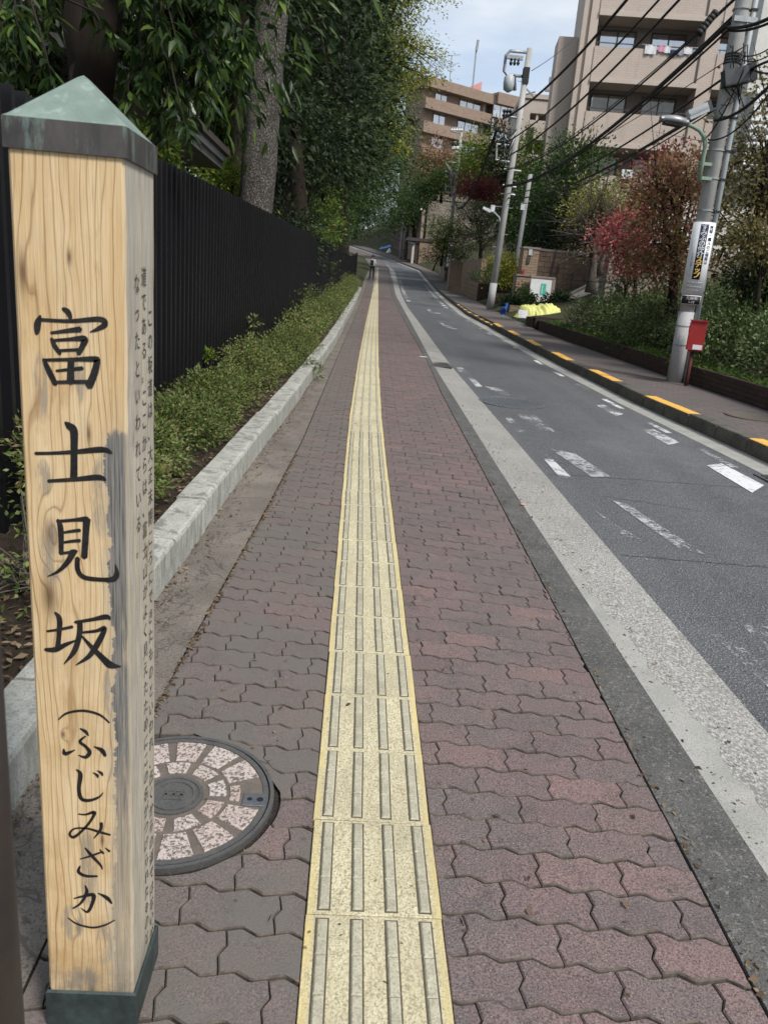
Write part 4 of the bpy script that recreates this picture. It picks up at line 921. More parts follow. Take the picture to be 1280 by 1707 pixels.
# ------------------------------------------------------------------ black fence
E_fence = edge([(-10, -1.56), (2, -1.50), (5, -1.44), (13, -1.20), (25, -.95), (45, -.62), (47, -.60), (60, -.45), (75, -.2)])
FH = edge([(-10, 1.93), (5, 1.90), (20, 1.80), (45, 1.62), (75, 1.6)])
def fence():
    t = thing('black_fence', 'tall black fence of close vertical metal slats behind the hedge', 'fence', (-1.44, 5, .2))
    pitch = .128; far = MB(); n = 0
    b = MB(); b.bbox((-.045, -.017, 0), (.045, .017, 1.0)); sm = bpy.data.meshes.new('slat'); sm.from_pydata(b.v, [], b.f); sm.materials.append(MT['fence'])
    y = 1.0; i = 0
    while y < 46.5:
        x = float(E_fence(y)); z = float(prof(y))+.10; h = float(FH(y))-.10
        if y > 2.0 and i < 300:
            o = bpy.data.objects.new('slat', sm); COL.objects.link(o); o.parent = t; o.matrix_parent_inverse = Matrix.Translation(-t.location)
            o.location = (x, y, z); o.scale = (1, 1, h); i += 1
        else:
            far.bbox((x-.045, y-.017, z), (x+.045, y+.017, z+h))
        y += pitch
    tag(far.obj('slat_run', MT['fence'], t), kind='stuff')
    for frac in (.12, .92):
        pts = [Vector((float(E_fence(y_))-.052, y_, float(prof(y_))+.1+frac*(float(FH(y_))-.1))) for y_ in np.arange(1, 46.5, 1.5)]
        MB().tube(pts, .022, 6).obj('rail', MT['fence'], t)
    for y_ in np.arange(2.2, 46, 2.05):
        x = float(E_fence(y_))-.10; z = float(prof(y_)); MB().bbox((x-.03, y_-.03, z), (x+.03, y_+.03, z+float(FH(y_))-.06)).obj('post', MT['fence'], t)
    MB().add(*(lambda ys_: ([(float(E_fence(y_))+s*.07, y_, float(prof(y_))+q) for y_ in ys_ for s, q in ((-1, -.1), (-1, .11), (1, .11), (1, -.1))], [(4*j+k, 4*j+(k+1) % 4, 4*j+4+(k+1) % 4, 4*j+4+k) for j in range(len(ys_)-1) for k in range(4)]))(list(np.arange(1, 47, 1.0)))).obj('footing', MT['kerbR'], t)
    # lower fence panel further along, turning towards the gate
    t2 = thing('iron_railing', 'dark low railing with thin bars beyond the end of the hedge', 'railing', (-.2, 52, 1.6))
    b = MB()
    for k in range(60):
        y_ = 47+k*.25; x = float(E_fence(y_))+.0; z = float(prof(y_)); MB().bbox((x-.02, y_-.02, z), (x+.02, y_+.02, z+1.7)).obj('bar', MT['fence'], t2)
    MB().tube([Vector((float(E_fence(y_)), y_, float(prof(y_))+1.65)) for y_ in np.arange(47, 62, 1)], .03, 6).obj('top_rail', MT['fence'], t2)
    MB().tube([Vector((float(E_fence(y_)), y_, float(prof(y_))+.2)) for y_ in np.arange(47, 62, 1)], .03, 6).obj('bottom_rail', MT['fence'], t2)
fence()
# ------------------------------------------------------------------ foliage
def unit(a): return a/np.maximum(np.linalg.norm(a, axis=-1, keepdims=True), 1e-9)
def leaves(cen, dirs, length, width, rng, fold=.25, roll=1.0, long=False):
    """one creased leaf per centre; numpy arrays in, vertices and triangles out"""
    n = len(cen); d = unit(dirs)
    L = length*(.65+.7*rng.random((n, 1))); W = width*(.7+.6*rng.random((n, 1)))*.5
    ref = unit(rng.normal(size=(n, 3))*roll+np.array([0, 0, 1.0])*(1-roll*.5))
    s = unit(np.cross(d, ref)); nn = np.cross(s, d)
    if not long:
        V = np.stack([cen, cen+d*L*.42+s*W+nn*W*fold, cen+d*L, cen+d*L*.42-s*W+nn*W*fold], 1).reshape(-1, 3)
        T = (np.arange(n)[:, None, None]*4+np.array([[0, 1, 2], [0, 2, 3]])[None]).reshape(-1, 3)
    else:
        down = np.array([0, 0, -1.0])*L*.22
        m1 = cen+d*L*.38; m2 = cen+d*L*.72+down*.4; tip = cen+d*L+down
        V = np.stack([cen, m1+s*W+nn*W*fold, m1, m1-s*W+nn*W*fold, m2+s*W*.72+nn*W*fold, m2, m2-s*W*.72+nn*W*fold, tip], 1).reshape(-1, 3)
        T = (np.arange(n)[:, None, None]*8+np.array([[0, 1, 2], [0, 2, 3], [1, 4, 5], [1, 5, 2], [2, 5, 6], [2, 6, 3], [4, 7, 5], [5, 7, 6]])[None]).reshape(-1, 3)
    return V, T
def blob_clusters(blobs, n, rng, lo=.55, hi=1.02):
    b = np.array(blobs, float); w_ = (b[:, 3]*b[:, 4]+b[:, 4]*b[:, 5]+b[:, 3]*b[:, 5]); k = rng.choice(len(b), n, p=w_/w_.sum())
    d = unit(rng.normal(size=(n, 3))); r = lo+(hi-lo)*rng.random((n, 1))**.6
    wob_ = 1+.16*np.sin(d[:, :1]*5+b[k][:, :1])*np.cos(d[:, 1:2]*6+2)+.10*np.sin(d[:, 2:3]*9)
    return b[k, :3]+d*r*wob_*b[k, 3:], d
def foliage(blobs, nc, per, cs, ll, lw, seed, droop=0.0, flat=.6, out_=.6, lo=.55, hi=1.02, long=False, floor=None, roll=1.0):
    rng = np.random.default_rng(seed); c, d = blob_clusters(blobs, nc, rng, lo, hi)
    sz = cs*(.5+rng.random((nc, 1, 1)))
    o = rng.normal(size=(nc, per, 3))*sz*np.array([1, 1, flat]); cen = (c[:, None, :]+o).reshape(-1, 3)
    dirs = (d[:, None, :]*out_+unit(o)*.8+rng.normal(size=o.shape)*.45+np.array([0, 0, -droop])).reshape(-1, 3)
    if floor is not None:
        k = cen[:, 2] > floor(cen[:, 0], cen[:, 1]); cen, dirs = cen[k], dirs[k]
    V, T = leaves(cen, dirs, ll, lw, rng, long=long, roll=roll)
    return V, T, c
def tree(name, label, cat, base, top, r0, blobs, leaf, bark, nc, per, cs, ll, lw, seed, droop=0.0, limbs=14, group=None, bend=(0, 0), flat=.6, lo=.55, long=False, trunk_r1=.45, roll=1.0, out_=.6, hi=1.02):
    base = Vector(base); t = thing(name, label, cat, base, group); rng = random.Random(seed)
    V, T, c = foliage(blobs, nc, per, cs, ll, lw, seed, droop, flat, out_, lo, hi, long, roll=roll)
    b = MB(); top = Vector(top); n = 9; pts = []; rs = []
    for i in range(n):
        u = i/(n-1); p = base.lerp(top, u)+Vector((bend[0]*math.sin(u*math.pi)+rng.gauss(0, r0*.10), bend[1]*math.sin(u*math.pi)+rng.gauss(0, r0*.10), 0))
        pts.append(p); rs.append(r0*(1.25 if i == 0 else 1.0)*(1-u*(1-trunk_r1)))
    pts[0] = base-Vector((0, 0, .15)); b.tube(pts, rs, 14)
    for k in range(limbs):
        e = Vector(c[rng.randrange(len(c))]); u = rng.uniform(.35, .98); i = int(u*(n-1)); s = pts[i]; mid = s.lerp(e, .5)+Vector((rng.gauss(0, .15), rng.gauss(0, .15), rng.uniform(0, .35)))
        rr = rs[i]*rng.uniform(.28, .5); b.tube([s, s.lerp(mid, .5)+Vector((0, 0, .1)), mid, mid.lerp(e, .6), e], [rr, rr*.8, rr*.55, rr*.35, rr*.12], 6)
        for q in range(2):
            e2 = e+Vector((rng.gauss(0, .5), rng.gauss(0, .5), rng.gauss(.1, .4))); b.tube([mid, mid.lerp(e2, .6), e2], [rr*.4, rr*.25, rr*.08], 5)
    b.obj('trunk', bark, t, True)
    arr_mesh('crown', V, T, leaf, t)
    return t
def shrub(name, label, cat, base, blobs, leaf, nc, per, cs, ll, lw, seed, group=None, stems=7, bark=None, **kw):
    base = Vector(base); t = thing(name, label, cat, base, group); rng = random.Random(seed)
    V, T, c = foliage(blobs, nc, per, cs, ll, lw, seed, **kw)
    b = MB()
    for k in range(stems):
        e = Vector(c[rng.randrange(len(c))]); s = base+Vector((rng.gauss(0, .05), rng.gauss(0, .05), -.05)); m_ = s.lerp(e, .5)+Vector((rng.gauss(0, .04), rng.gauss(0, .04), .03))
        r = max(.004, (e-s).length*.012); b.tube([s, m_, e], [r, r*.7, r*.3], 5)
    b.obj('stems', bark or MT['bark2'], t, True); arr_mesh('leaves', V, T, leaf, t); return t

# -- low shrubs along the left kerb: the nearer ones one by one, the far run as one hedge
soil = structure(strip_sheet('planting_bed', lambda y: E_fence(y)+.02, off(E_kerbL, -.145), MT['soil'], .13, .10, y0=-3, y1=44, n=3))
LAB = ['large pale azalea bush right beside the wooden post', 'second azalea bush from the post, thin and leaning over the soil', 'third azalea bush from the post with reddish tips', 'fourth azalea bush from the post, growing against the black slats', 'fifth azalea bush from the post with bare soil in front', 'sixth azalea bush from the post, tall shoot at its back', 'seventh azalea bush from the post, low and dense', 'eighth azalea bush from the post, spreading to the kerb', 'ninth azalea bush from the post, before the broken kerb']
SP = [(3.55, -1.18, .30, .30), (4.25, -1.16, .24, .27), (4.95, -1.10, .26, .28), (5.75, -1.08, .25, .30), (6.6, -1.02, .27, .26), (7.5, -1.0, .30, .36), (8.5, -.94, .30, .28), (9.5, -.88, .32, .30), (10.6, -.82, .33, .29)]
for i, ((y, x, r, h), lab) in enumerate(zip(SP, LAB)):
    z = float(prof(y))+.11; rg = random.Random(i)
    bl = [(x, y, z+h*.55, r, r*1.15, h*.62), (x+rg.uniform(-.1, .12), y+rg.uniform(-.3, .3), z+h*.5, r*.7, r*.7, h*.6), (x-rg.uniform(0, .12), y+rg.uniform(-.2, .2), z+h*.8, r*.5, r*.5, h*.5)]
    shrub('azalea_bush', lab, 'shrub', (x, y, z), bl, MT['lf_hedge'], 300, 18, .032, .027, .013, 100+i, group='azalea bushes along the fence', flat=.7, out_=.7, stems=10)
def hedge_run():
    t = thing('azalea_hedge', 'long run of low yellowish azaleas between fence and kerb, away from the post', 'hedge', (-.7, 12, .4)); bl = []; rg = random.Random(5)
    for y in np.arange(11.3, 41, .62):
        xk, xf = float(E_kerbL(y))-.15, float(E_fence(y)); x = (xk+xf)/2+rg.uniform(-.06, .06); h = .32+rg.random()*.12+(y-11)*.004; z = float(prof(y))+.1
        bl.append((x, y, z+h*.5, min(.30, (xk-xf)*.52), .38, h*.62))
        if rg.random() < .18: bl.append((x-.15, y, z+h*1.1, .10, .12, .25))
    V, T, c = foliage(bl, 3000, 17, .055, .042, .019, 42, flat=.7, out_=.7); arr_mesh('leaves', V, T, MT['lf_hedge'], t)
    b = MB()
    for q in bl:
        for k in range(3): e = Vector((q[0]+rg.gauss(0, .1), q[1]+rg.gauss(0, .15), q[2])); b.tube([(q[0], q[1], q[2]-.3), e], [.008, .003], 4)
    b.obj('stems', MT['bark2'], t)
hedge_run()
# dry twiggy plant left of the post and litter on the soil
shrub('dry_shrub', 'sparse twiggy shrub with few leaves left of the wooden post', 'shrub', (-1.15, 2.75, .2), [(-1.2, 2.8, .36, .22, .35, .16), (-1.05, 2.5, .3, .15, .25, .12)], MT['lf_hedge'], 40, 7, .03, .03, .014, 77, stems=60, bark=MT['bark'], lo=.2)
shrub('small_bush', 'little green bush against the fence slats left of the wooden post', 'shrub', (-1.28, 3.25, .2), [(-1.26, 3.25, .50, .16, .2, .24)], MT['lf_hedge'], 80, 12, .035, .034, .016, 78, stems=8)
rng = np.random.default_rng(3); n = 2600
yy_ = 1.6+9.5*rng.random(n)**1.4; xx_ = np.array([float(E_fence(y))+.05+(float(E_kerbL(y))-.17-float(E_fence(y)))*u for y, u in zip(yy_, rng.random(n))])
cen = np.stack([xx_, yy_, prof(yy_)+.117+rng.random(n)*.008], 1); dr = np.stack([rng.normal(size=n), rng.normal(size=n), rng.normal(size=n)*.12], 1)
V, T = leaves(cen, dr, .035, .016, rng, roll=.25); tag(arr_mesh('leaf_litter', V, T, MT['lf_dead']), 'dry brown leaves scattered over the planting bed', 'leaf litter', kind='stuff')
# weeds on the kerb gap
g0 = Vector((float(E_kerbL(9.3)), 9.3, float(prof(9.3))+.12))
shrub('kerb_weed', 'small dry weed trailing over the kerb beside the pavement', 'weed', (g0.x-.12, 9.3, g0.z), [(g0.x-.03, 9.3, g0.z+.02, .12, .14, .05), (g0.x+.05, 9.2, g0.z-.06, .04, .06, .07)], MT['lf_hedge'], 40, 8, .03, .035, .015, 79, stems=8)
# climber sprigs poking through the fence
for k, (px, py, Yd, s, lab) in enumerate(((329, 591, 6.9, .035, 'single bright leaf sprig poking through the black slats'), (548, 448, 24, .12, 'tuft of variegated leaves on the far part of the black fence'), (523, 510, 15.5, .10, 'thin climber stem rising in front of the black fence'), (446, 540, 9.2, .08, 'slender azalea shoot standing tall before the black slats'), (487, 530, 12.5, .10, 'leafy upright shoot before the black slats, farther along'))):
    x = float(E_fence(Yd))+.10; q = P(px, py, Yd); shrub('leaf_sprig', lab, 'plant', (x, Yd, max(float(prof(Yd))+.1, q.z-.45)), [(x, Yd, q.z, s*.8, s, s*1.3)], MT['lf_lime'] if k < 2 else MT['lf_hedge'], 12, 6, s*.4, .05, .024, 300+k, stems=3)

# -- trees left ------------------------------------------------------------------
def zg(y): return float(prof(y))
# near tree with long hanging leaves
def near_tree():
    q = P(150, 190, 6.0); base = Vector((q.x, 6.0, zg(6)+.1)); t = thing('loquat_tree', 'large-leaved evergreen with a dark forked trunk rising behind the post', 'tree', base); rg = random.Random(11)
    b = MB(); fk = P(150, 62, 6.0)
    b.tube([base-Vector((0, 0, .2)), base.lerp(fk, .35)+Vector((.02, 0, 0)), base.lerp(fk, .7)+Vector((-.02, 0, 0)), fk], [.22, .18, .165, .12], 14)
    l1 = P(118, -40, 6.0); l2 = P(175, -60, 6.0)
    b.tube([fk-Vector((-.03, 0, .45)), fk-Vector((.05, 0, .02)), fk.lerp(l1, .5)+Vector((-.03, 0, 0)), l1, l1+Vector((-.5, .3, 1.4))], [.13, .12, .105, .09, .05], 12)
    b.tube([fk-Vector((.02, 0, .45)), fk+Vector((.05, 0, -.02)), fk.lerp(l2, .5)+Vector((.05, 0, 0)), l2, l2+Vector((.5, .2, 1.5))], [.15, .145, .13, .12, .06], 12)
    tips = []
    spots = [(40, 40, 4.6), (10, 90, 5.2), (60, 10, 5.6), (85, 90, 7.4), (205, 40, 7.2), (235, 80, 6.9), (265, 30, 5.6), (290, 100, 5.8), (310, 60, 5.6), (335, 120, 5.9), (330, 30, 5.6), (325, 75, 5.9), (330, 5, 5.6), (300, 160, 5.6), 
             (270, 150, 6.0), (250, 125, 7.0), (365, 105, 7.4), (370, 60, 7.2), (240, 20, 7.0), (190, 90, 7.4), (30, 130, 6.6), (70, 60, 7.2), (90, 20, 7.2), (150, -120, 5.5), (300, -20, 5.2), (235, -40, 5.8), (60, -40, 5), (330, -40, 5.6), (530, -32, 6.4), (250, 60, 5.6), (330, 10, 5.6), (215, 10, 7.2), (305, 130, 6.3)]
    for k, (px, py, Yd) in enumerate(spots):
        e = P(px, py, Yd); s = (l1 if px < 150 else l2)+Vector((0, 0, .6+.3*rg.random())); m_ = s.lerp(e, .55)+Vector((rg.gauss(0, .1), rg.gauss(0, .1), .35))
        b.tube([s, s.lerp(m_, .5)+Vector((0, 0, .15)), m_, m_.lerp(e, .6)+Vector((0, 0, .06)), e], [.03, .025, .018, .012, .006], 6)
        for j in range(6):
            q2 = e+Vector((rg.gauss(0, .19), rg.gauss(0, .32), rg.gauss(-.02, .17))); b.tube([m_.lerp(e, .5), m_.lerp(q2, .8), q2], [.009, .006, .003], 5); tips.append((q2, (q2-m_).normalized()))
        tips.append((e, (e-m_).normalized()))
    b.obj('trunk', MT['bark2'], t, True)
    rng = np.random.default_rng(21); C_, D_ = [], []
    for p, d in tips:
        for k in range(17):
            u = rng.random()**2; C_.append(np.array(p)-np.array(d)*u*.22+rng.normal(size=3)*.012); a = rng.random()*6.283; dd = np.array(d)*.55+np.array([math.cos(a), math.sin(a), -.25+rng.normal()*.35])*.9; D_.append(dd)
    C_, D_ = np.array(C_), np.array(D_); V, T = leaves(C_, D_, .100, .038, rng, fold=.35, long=True)
    arr_mesh('crown', V, T, MT['lf_big'], t)
    # inner mass of the crown, higher and deeper
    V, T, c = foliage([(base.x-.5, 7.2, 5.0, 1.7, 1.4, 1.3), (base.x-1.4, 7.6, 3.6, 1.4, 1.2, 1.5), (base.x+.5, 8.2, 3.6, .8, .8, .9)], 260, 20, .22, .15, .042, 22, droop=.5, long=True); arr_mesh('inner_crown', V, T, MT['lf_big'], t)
near_tree()
# leaning trunk with rough bark
def bark_tree():
    D_ = 13.6; a = P(423, 345, D_); c = P(458, 10, D_); d = (c-a); base = a-d*((a.z-zg(D_)-.1)/d.z); top = a+d*2.6
    t = thing('leaning_tree', 'tall tree with pale rough bark leaning right behind the fence', 'tree', base); b = MB(); n = 26; pts = []; rs = []
    for i in range(n): u = i/(n-1); pts.append(base.lerp(top, u)+Vector((.03*math.sin(u*9), .03*math.cos(u*7), 0))); rs.append((.31-.12*u)*(1+.03*math.sin(i*2.1)))
    pts[0] -= Vector((0, 0, .2)); b.tube(pts, rs, 22)
    rg = random.Random(3)
    bl = [(top.x+.5, D_+.5, top.z+.5, 3.0, 3.0, 2.0), (top.x-1.5, D_, top.z-.3, 2, 2, 1.4)]
    V, T, cc = foliage(bl, 300, 40, .4, .12, .05, 31)
    for k in range(10):
        e = Vector(cc[rg.randrange(len(cc))]); s = pts[rg.randrange(20, 26)]; b.tube([s, s.lerp(e, .5)+Vector((0, 0, .2)), e], [.08, .05, .015], 6)
    s = P(405, 178, D_); s2 = P(450, 205, D_); b.tube([s2, s2.lerp(s, .5)+Vector((0, -.16, .0)), s+Vector((0, -.1, .05))], [.02, .015, .006], 6)
    b.obj('trunk', MT['barkT'], t, True); arr_mesh('crown', V, T, MT['lf_dark'], t)
bark_tree()
LT = [  # x, y, height, crown centre x offset, radius, crown bottom, leaf, label
 (-4.6, 16.5, 11, -.5, 2.4, 2.6, 'lf_dark', 'dark evergreen behind the leaning trunk', 91),
 (-2.6, 17.0, 12, .0, 2.5, 3.2, 'lf_dark', 'dense dark evergreen over the fence, nearest of the row to the leaning trunk', 92),
 (-2.3, 22.0, 13.5, .4, 2.5, 3.5, 'lf_dark', 'tall dark evergreen over the middle of the black fence', 93),
 (-2.2, 28.0, 16, .6, 2.65, 4.0, 'lf_dark', 'tallest dark evergreen with its top cut off by the picture, before the yellowish tree', 94),
 (-2.0, 35.0, 14, .7, 2.7, 4.4, 'lf_mid', 'mid green tree leaning over the pavement behind the dark evergreens', 95),
 (-2.0, 43.0, 17.5, 1.9, 3.3, 6.0, 'lf_yellow', 'yellowish green tree catching light against the sky', 96),
 (-2.4, 52.0, 15, 1.9, 3.6, 4.2, 'lf_mid', 'green tree arching over the pavement above the walking person', 97),
 (-2.2, 62.0, 15, 2.4, 4.0, 3.8, 'lf_mid', 'far green tree arching over the street bend', 98),
 (-3.4, 76.0, 17, 2.9, 4.8, 3.2, 'lf_dark', 'farthest dark tree closing the view up the street on the left', 99),
 (-7.0, 100.0, 14, 1.0, 5.5, 1.2, 'lf_mid', 'green tree filling the gap beyond the street bend', 89),
 (-1.5, 122.0, 16, 1.0, 6.5, .8, 'lf_dark', 'dark tree mass straight beyond the street bend', 88),
 (-9.0, 62.0, 13, 1.5, 4.5, 1.2, 'lf_dark', 'dark tree behind the low railing', 87)]
for (x, y, h, ox, r, bot, lf, lab, sd) in LT:
    z0 = zg(y); rg = random.Random(sd); bl = []
    nlev = 6
    for k in range(nlev):
        u = (k+.5)/nlev; zc = z0+bot+(h-bot)*u; rr = r*(.78+.3*math.sin(math.pi*(u*.85+.12)))*(.9 if k < nlev-1 else .7)
        for j in range(3): a = rg.random()*6.28; bl.append((x+ox+math.cos(a)*rr*.42, y+math.sin(a)*rr*.42, zc+rg.uniform(-.4, .4), rr*.66, rr*.66, (h-bot)/nlev*.85))
    ls = .10 if y < 30 else .13
    _last_tree = tree('evergreen_tree', lab, 'tree', (x, y, z0), (x+ox*.6, y, z0+h*.85), .22+.008*h, bl, MT[lf], MT['bark2'], 760 if y < 40 else 640, 46, .36 if y < 30 else .44, ls, ls*.42, sd, droop=.35, limbs=16, group='trees behind the black fence', flat=.32, lo=.45)
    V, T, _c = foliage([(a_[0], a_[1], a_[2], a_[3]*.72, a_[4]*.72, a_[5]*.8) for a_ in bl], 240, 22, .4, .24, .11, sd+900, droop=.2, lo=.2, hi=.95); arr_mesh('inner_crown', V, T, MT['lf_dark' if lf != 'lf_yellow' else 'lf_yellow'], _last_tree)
# lower bright shrubs behind the fence
for k, (px, py, Yd, rx, rz, lf, lab) in enumerate(((575, 372, 27, 1.1, 1.5, 'lf_lime', 'feathery lime green bush overhanging the far part of the fence'), (612, 372, 40, 1.6, 1.9, 'lf_mid', 'soft green bush at the end of the fence beside the pavement'), (640, 345, 50, 1.9, 2.2, 'lf_mid', 'hanging green foliage above the walking person'), (510, 395, 19, .8, .8, 'lf_dark', 'dark low bush just above the middle of the fence'), (262, 244, 8.0, .16, .16, 'lf_lime', 'fresh light green bush above the fence beside the copper cap'), (372, 306, 14.5, .45, .4, 'lf_lime', 'pale bush glimpsed left of the leaning trunk over the fence'), (372, 225, 16, .4, .8, 'lf_mid', 'round glossy bush left of the leaning trunk'), (60, 120, 8.5, 1.3, 1.4, 'lf_dark', 'dark bush behind the fence at the left picture edge'), (560, 300, 24, 1.2, 1.6, 'lf_mid', 'sunlit lower branches of a bush above the far fence'))):
    q = P(px, py, Yd); q.x = min(q.x, float(E_fence(Yd))-.75*rx-.1); shrub('tall_bush', lab, 'shrub', (min(q.x, float(E_fence(Yd))-.5), Yd, zg(Yd)), [(q.x, Yd, q.z, rx, rx, rz), (q.x-.4*rx, Yd+.4, q.z-rz*.5, rx*.8, rx*.8, rz*.8), (q.x+.3*rx, Yd-.3, q.z-rz*.2, rx*.6, rx*.6, rz*.6)], MT[lf], 190, 22 if rx > .3 else 5, min(.16, rx*.45), .11 if Yd > 15 else .075, .04 if Yd > 15 else .026, 400+k, stems=9, droop=.2)
# dark trunks glimpsed under the crowns
for k, (px0, py0, px1, py1, Yd, r, lab) in enumerate(((390, 310, 398, 120, 15, .11, 'dim straight trunk just left of the leaning tree'), (506, 385, 500, 300, 20, .22, 'dark bare trunk above the middle of the fence'), (606, 425, 608, 330, 45, .35, 'thick dark trunk at the far end of the fence'))):
    a, c = P(px0, py0, Yd), P(px1, py1, Yd); dxx = min(0, float(E_fence(Yd))-.5-a.x); a.x += dxx; c.x += dxx; t = thing('tree_trunk', lab, 'tree', (a.x, Yd, zg(Yd))); b = MB(); e = a+(c-a)*2.0
    b.tube([(a.x, Yd, zg(Yd)-.1), a, c, e], [r*1.15, r, r*.9, r*.7], 12); b.obj('trunk', MT['bark2'], t, True)
    V, T, cc = foliage([(e.x, Yd, e.z, 1.6, 1.6, 1.2)], 120, 25, .3, .11, .05, 500+k); arr_mesh('crown', V, T, MT['lf_dark'], t)
# house with a deep grey eave behind the fence
def house():
    t = thing('grey_house', 'pale house with a deep grey eave behind the black fence', 'house', (-4.2, 11, .5))
    a = P(226, 160, 8.6); c = P(352, 288, 13.5)          # lower front edge of the eave
    zb = a.z; x = a.x
    MB().bbox((x-3.5, 7.0, zb), (x, 13.6, zb+.10)).obj('eave_soffit', MT['eave'], t); MB().bbox((x-.02, 6.98, zb+.101), (x+.05, 13.62, zb+.24)).obj('fascia', MT['alu'], t)
    MB().bbox((x+.052, 6.96, zb+.20), (x+.12, 13.64, zb+.29)).obj('gutter', MT['frame'], t)
    MB().bbox((x-3.5, 7.0, zg(10)), (x-.9, 13.4, zb-.003)).obj('lower_wall', MT['tandark'], t)
    MB().bbox((x-4.0, 7.2, zb+.25), (x-.35, 13.2, zb+3.2)).obj('upper_wall', MT['whitewall'], t)
    for y in (8.2, 10.6):
        wn = MB().bbox((x-.352, y, zb+.7), (x-.31, y+1.4, zb+2.0)).obj('window', MT['frame'], t); MB().bbox((x-.325, y+.06, zb+.76), (x-.305, y+1.34, zb+1.94)).obj('pane', MT['glass'], wn)
    MB().bbox((x-4.2, 6.9, zb+3.2), (x+.1, 13.5, zb+3.4)).obj('roof', MT['eave'], t)
house()
# ------------------------------------------------------------------ right side: planter wall, hedge
def bricks_wall(root, path, h, t_, mat, bl=.2, rh=.062, rows=None, gap=.006, y_off=0, limit=280, cap=True):
    """courses of single bricks along a polyline of (x,y,z)"""
    path = [Vector(p) for p in path]; seg = []; tot = 0
    for a, c in zip(path, path[1:]): seg.append((tot, a, c)); tot += (c-a).length
    def at(s):
        for s0, a, c in seg:
            l = (c-a).length
            if s <= s0+l+1e-6: return a.lerp(c, (s-s0)/l), (c-a).normalized()
        return path[-1], (path[-1]-path[-2]).normalized()
    n = 0; rest = MB(); rows = rows or int(h/rh)
    for r in range(rows):
        s = -(r % 2)*bl/2
        while s < tot:
            s0, s1 = max(s, 0)+gap/2, min(s+bl, tot)-gap/2
            if s1-s0 > .02:
                p, d = at((s0+s1)/2); a = math.atan2(d.y, d.x); sl = math.asin(max(-1, min(1, d.z)))
                M_ = Matrix.Rotation(a, 3, 'Z') @ Matrix.Rotation(-sl, 3, 'Y'); c = p+Vector((0, 0, rh*(r+.5)))+M_ @ Vector((0, random.uniform(-.002, .002), 0))
                if n < limit: MB().box(c, (s1-s0, t_, rh-gap), M_).obj('brick', mat, root); n += 1
                else: rest.box(c, (s1-s0, t_, rh-gap), M_)
            s += bl
    if rest.v: tag(rest.obj('brickwork', mat, root), kind='stuff')
def planter():
    t = thing('planter_wall', 'low dark brick planter wall along the right pavement under the hedge', 'wall', (4.7, 11.5, .4))
    ys_ = np.arange(6.4, 20.3, .8); path = [(float(E_paveR(y))+.08, y, float(prof(y))+.10) for y in ys_]
    bricks_wall(t, path, .25, .10, MT['planter'], .23, .062, 4, limit=260)
    b = MB(); V = []
    for x, y, z in path: V += [(x-.04, y, z-.1), (x-.04, y, z+.235), (x+.04, y, z+.235), (x+.04, y, z-.1)]
    b.add(V, [(4*j+k, 4*j+(k+1) % 4, 4*j+4+(k+1) % 4, 4*j+4+k) for j in range(len(path)-1) for k in range(4)]); b.obj('core', MT['dirt'], t)
planter()
bed = structure(strip_sheet('hedge_bed', off(E_paveR, .12), off(E_paveR, 4.5), MT['soil'], .30, .75, y0=5, y1=21, n=4))
HB = [(y_, (float(E_paveR(y_))+.95+.25*math.sin(y_*2.1)), .80+.12*math.sin(y_*3.3+1)) for y_ in np.arange(6.6, 18.6, 1.25)]
HL = ['hedge bush at the right picture edge, nearest to the viewer', 'hedge bush second from the right picture edge', 'hedge bush just right of the red box', 'hedge bush directly behind the red box', 'hedge bush directly behind the pole with the advert', 'hedge bush just left of the advert pole', 'hedge bush midway between advert pole and dark planter box', 'broad hedge bush below the small red maple', 'hedge bush in front of the bare grey tree', 'last hedge bush, right of the dark planter box']
for i, (y, x, h) in enumerate(HB):
    z = float(prof(y))+.32; rg = random.Random(50+i)
    bl = [(x, y, z+h*.42, .72, .95, h*.62), (x+.9, y+.2, z+h*.75, .9, .95, h*.60), (x-.25, y-.35, z+h*.35, .45, .55, h*.45), (x+1.9, y, z+h*.95, .9, .9, h*.55)]
    shrub('hedge_bush', HL[min(i, len(HL)-1)], 'shrub', (x, y, z), bl, MT['lf_hedgeR'], 560, 18, .085, .055, .030, 600+i, group='bushes of the right-hand hedge', flat=.7, out_=.7, stems=12)
def ribbon(nm, lab, pts, n, seed, L=.22):
    t = thing(nm, lab, 'plants', pts[0]); rng = np.random.default_rng(seed); C_ = []; D_ = []
    for k in range(n):
        i = rng.integers(len(pts)-1); p = Vector(pts[i]).lerp(Vector(pts[i+1]), rng.random()); C_.append((p.x+rng.normal()*.10, p.y+rng.normal()*.1, p.z)); a = rng.random()*6.283; D_.append((math.cos(a)*.7-.25, math.sin(a)*.7, .75))
    V, T = leaves(np.array(C_), np.array(D_), L, .016, rng, long=True, roll=.6); arr_mesh('blades', V, T, MT['lf_grass'], t)
ribbon('ground_cover', 'strip of grassy bright green leaves between dark planter wall and hedge', [(float(E_paveR(y))+.28, y, float(prof(y))+.31) for y in np.arange(6.4, 20.2, .6)], 3600, 8, .15)
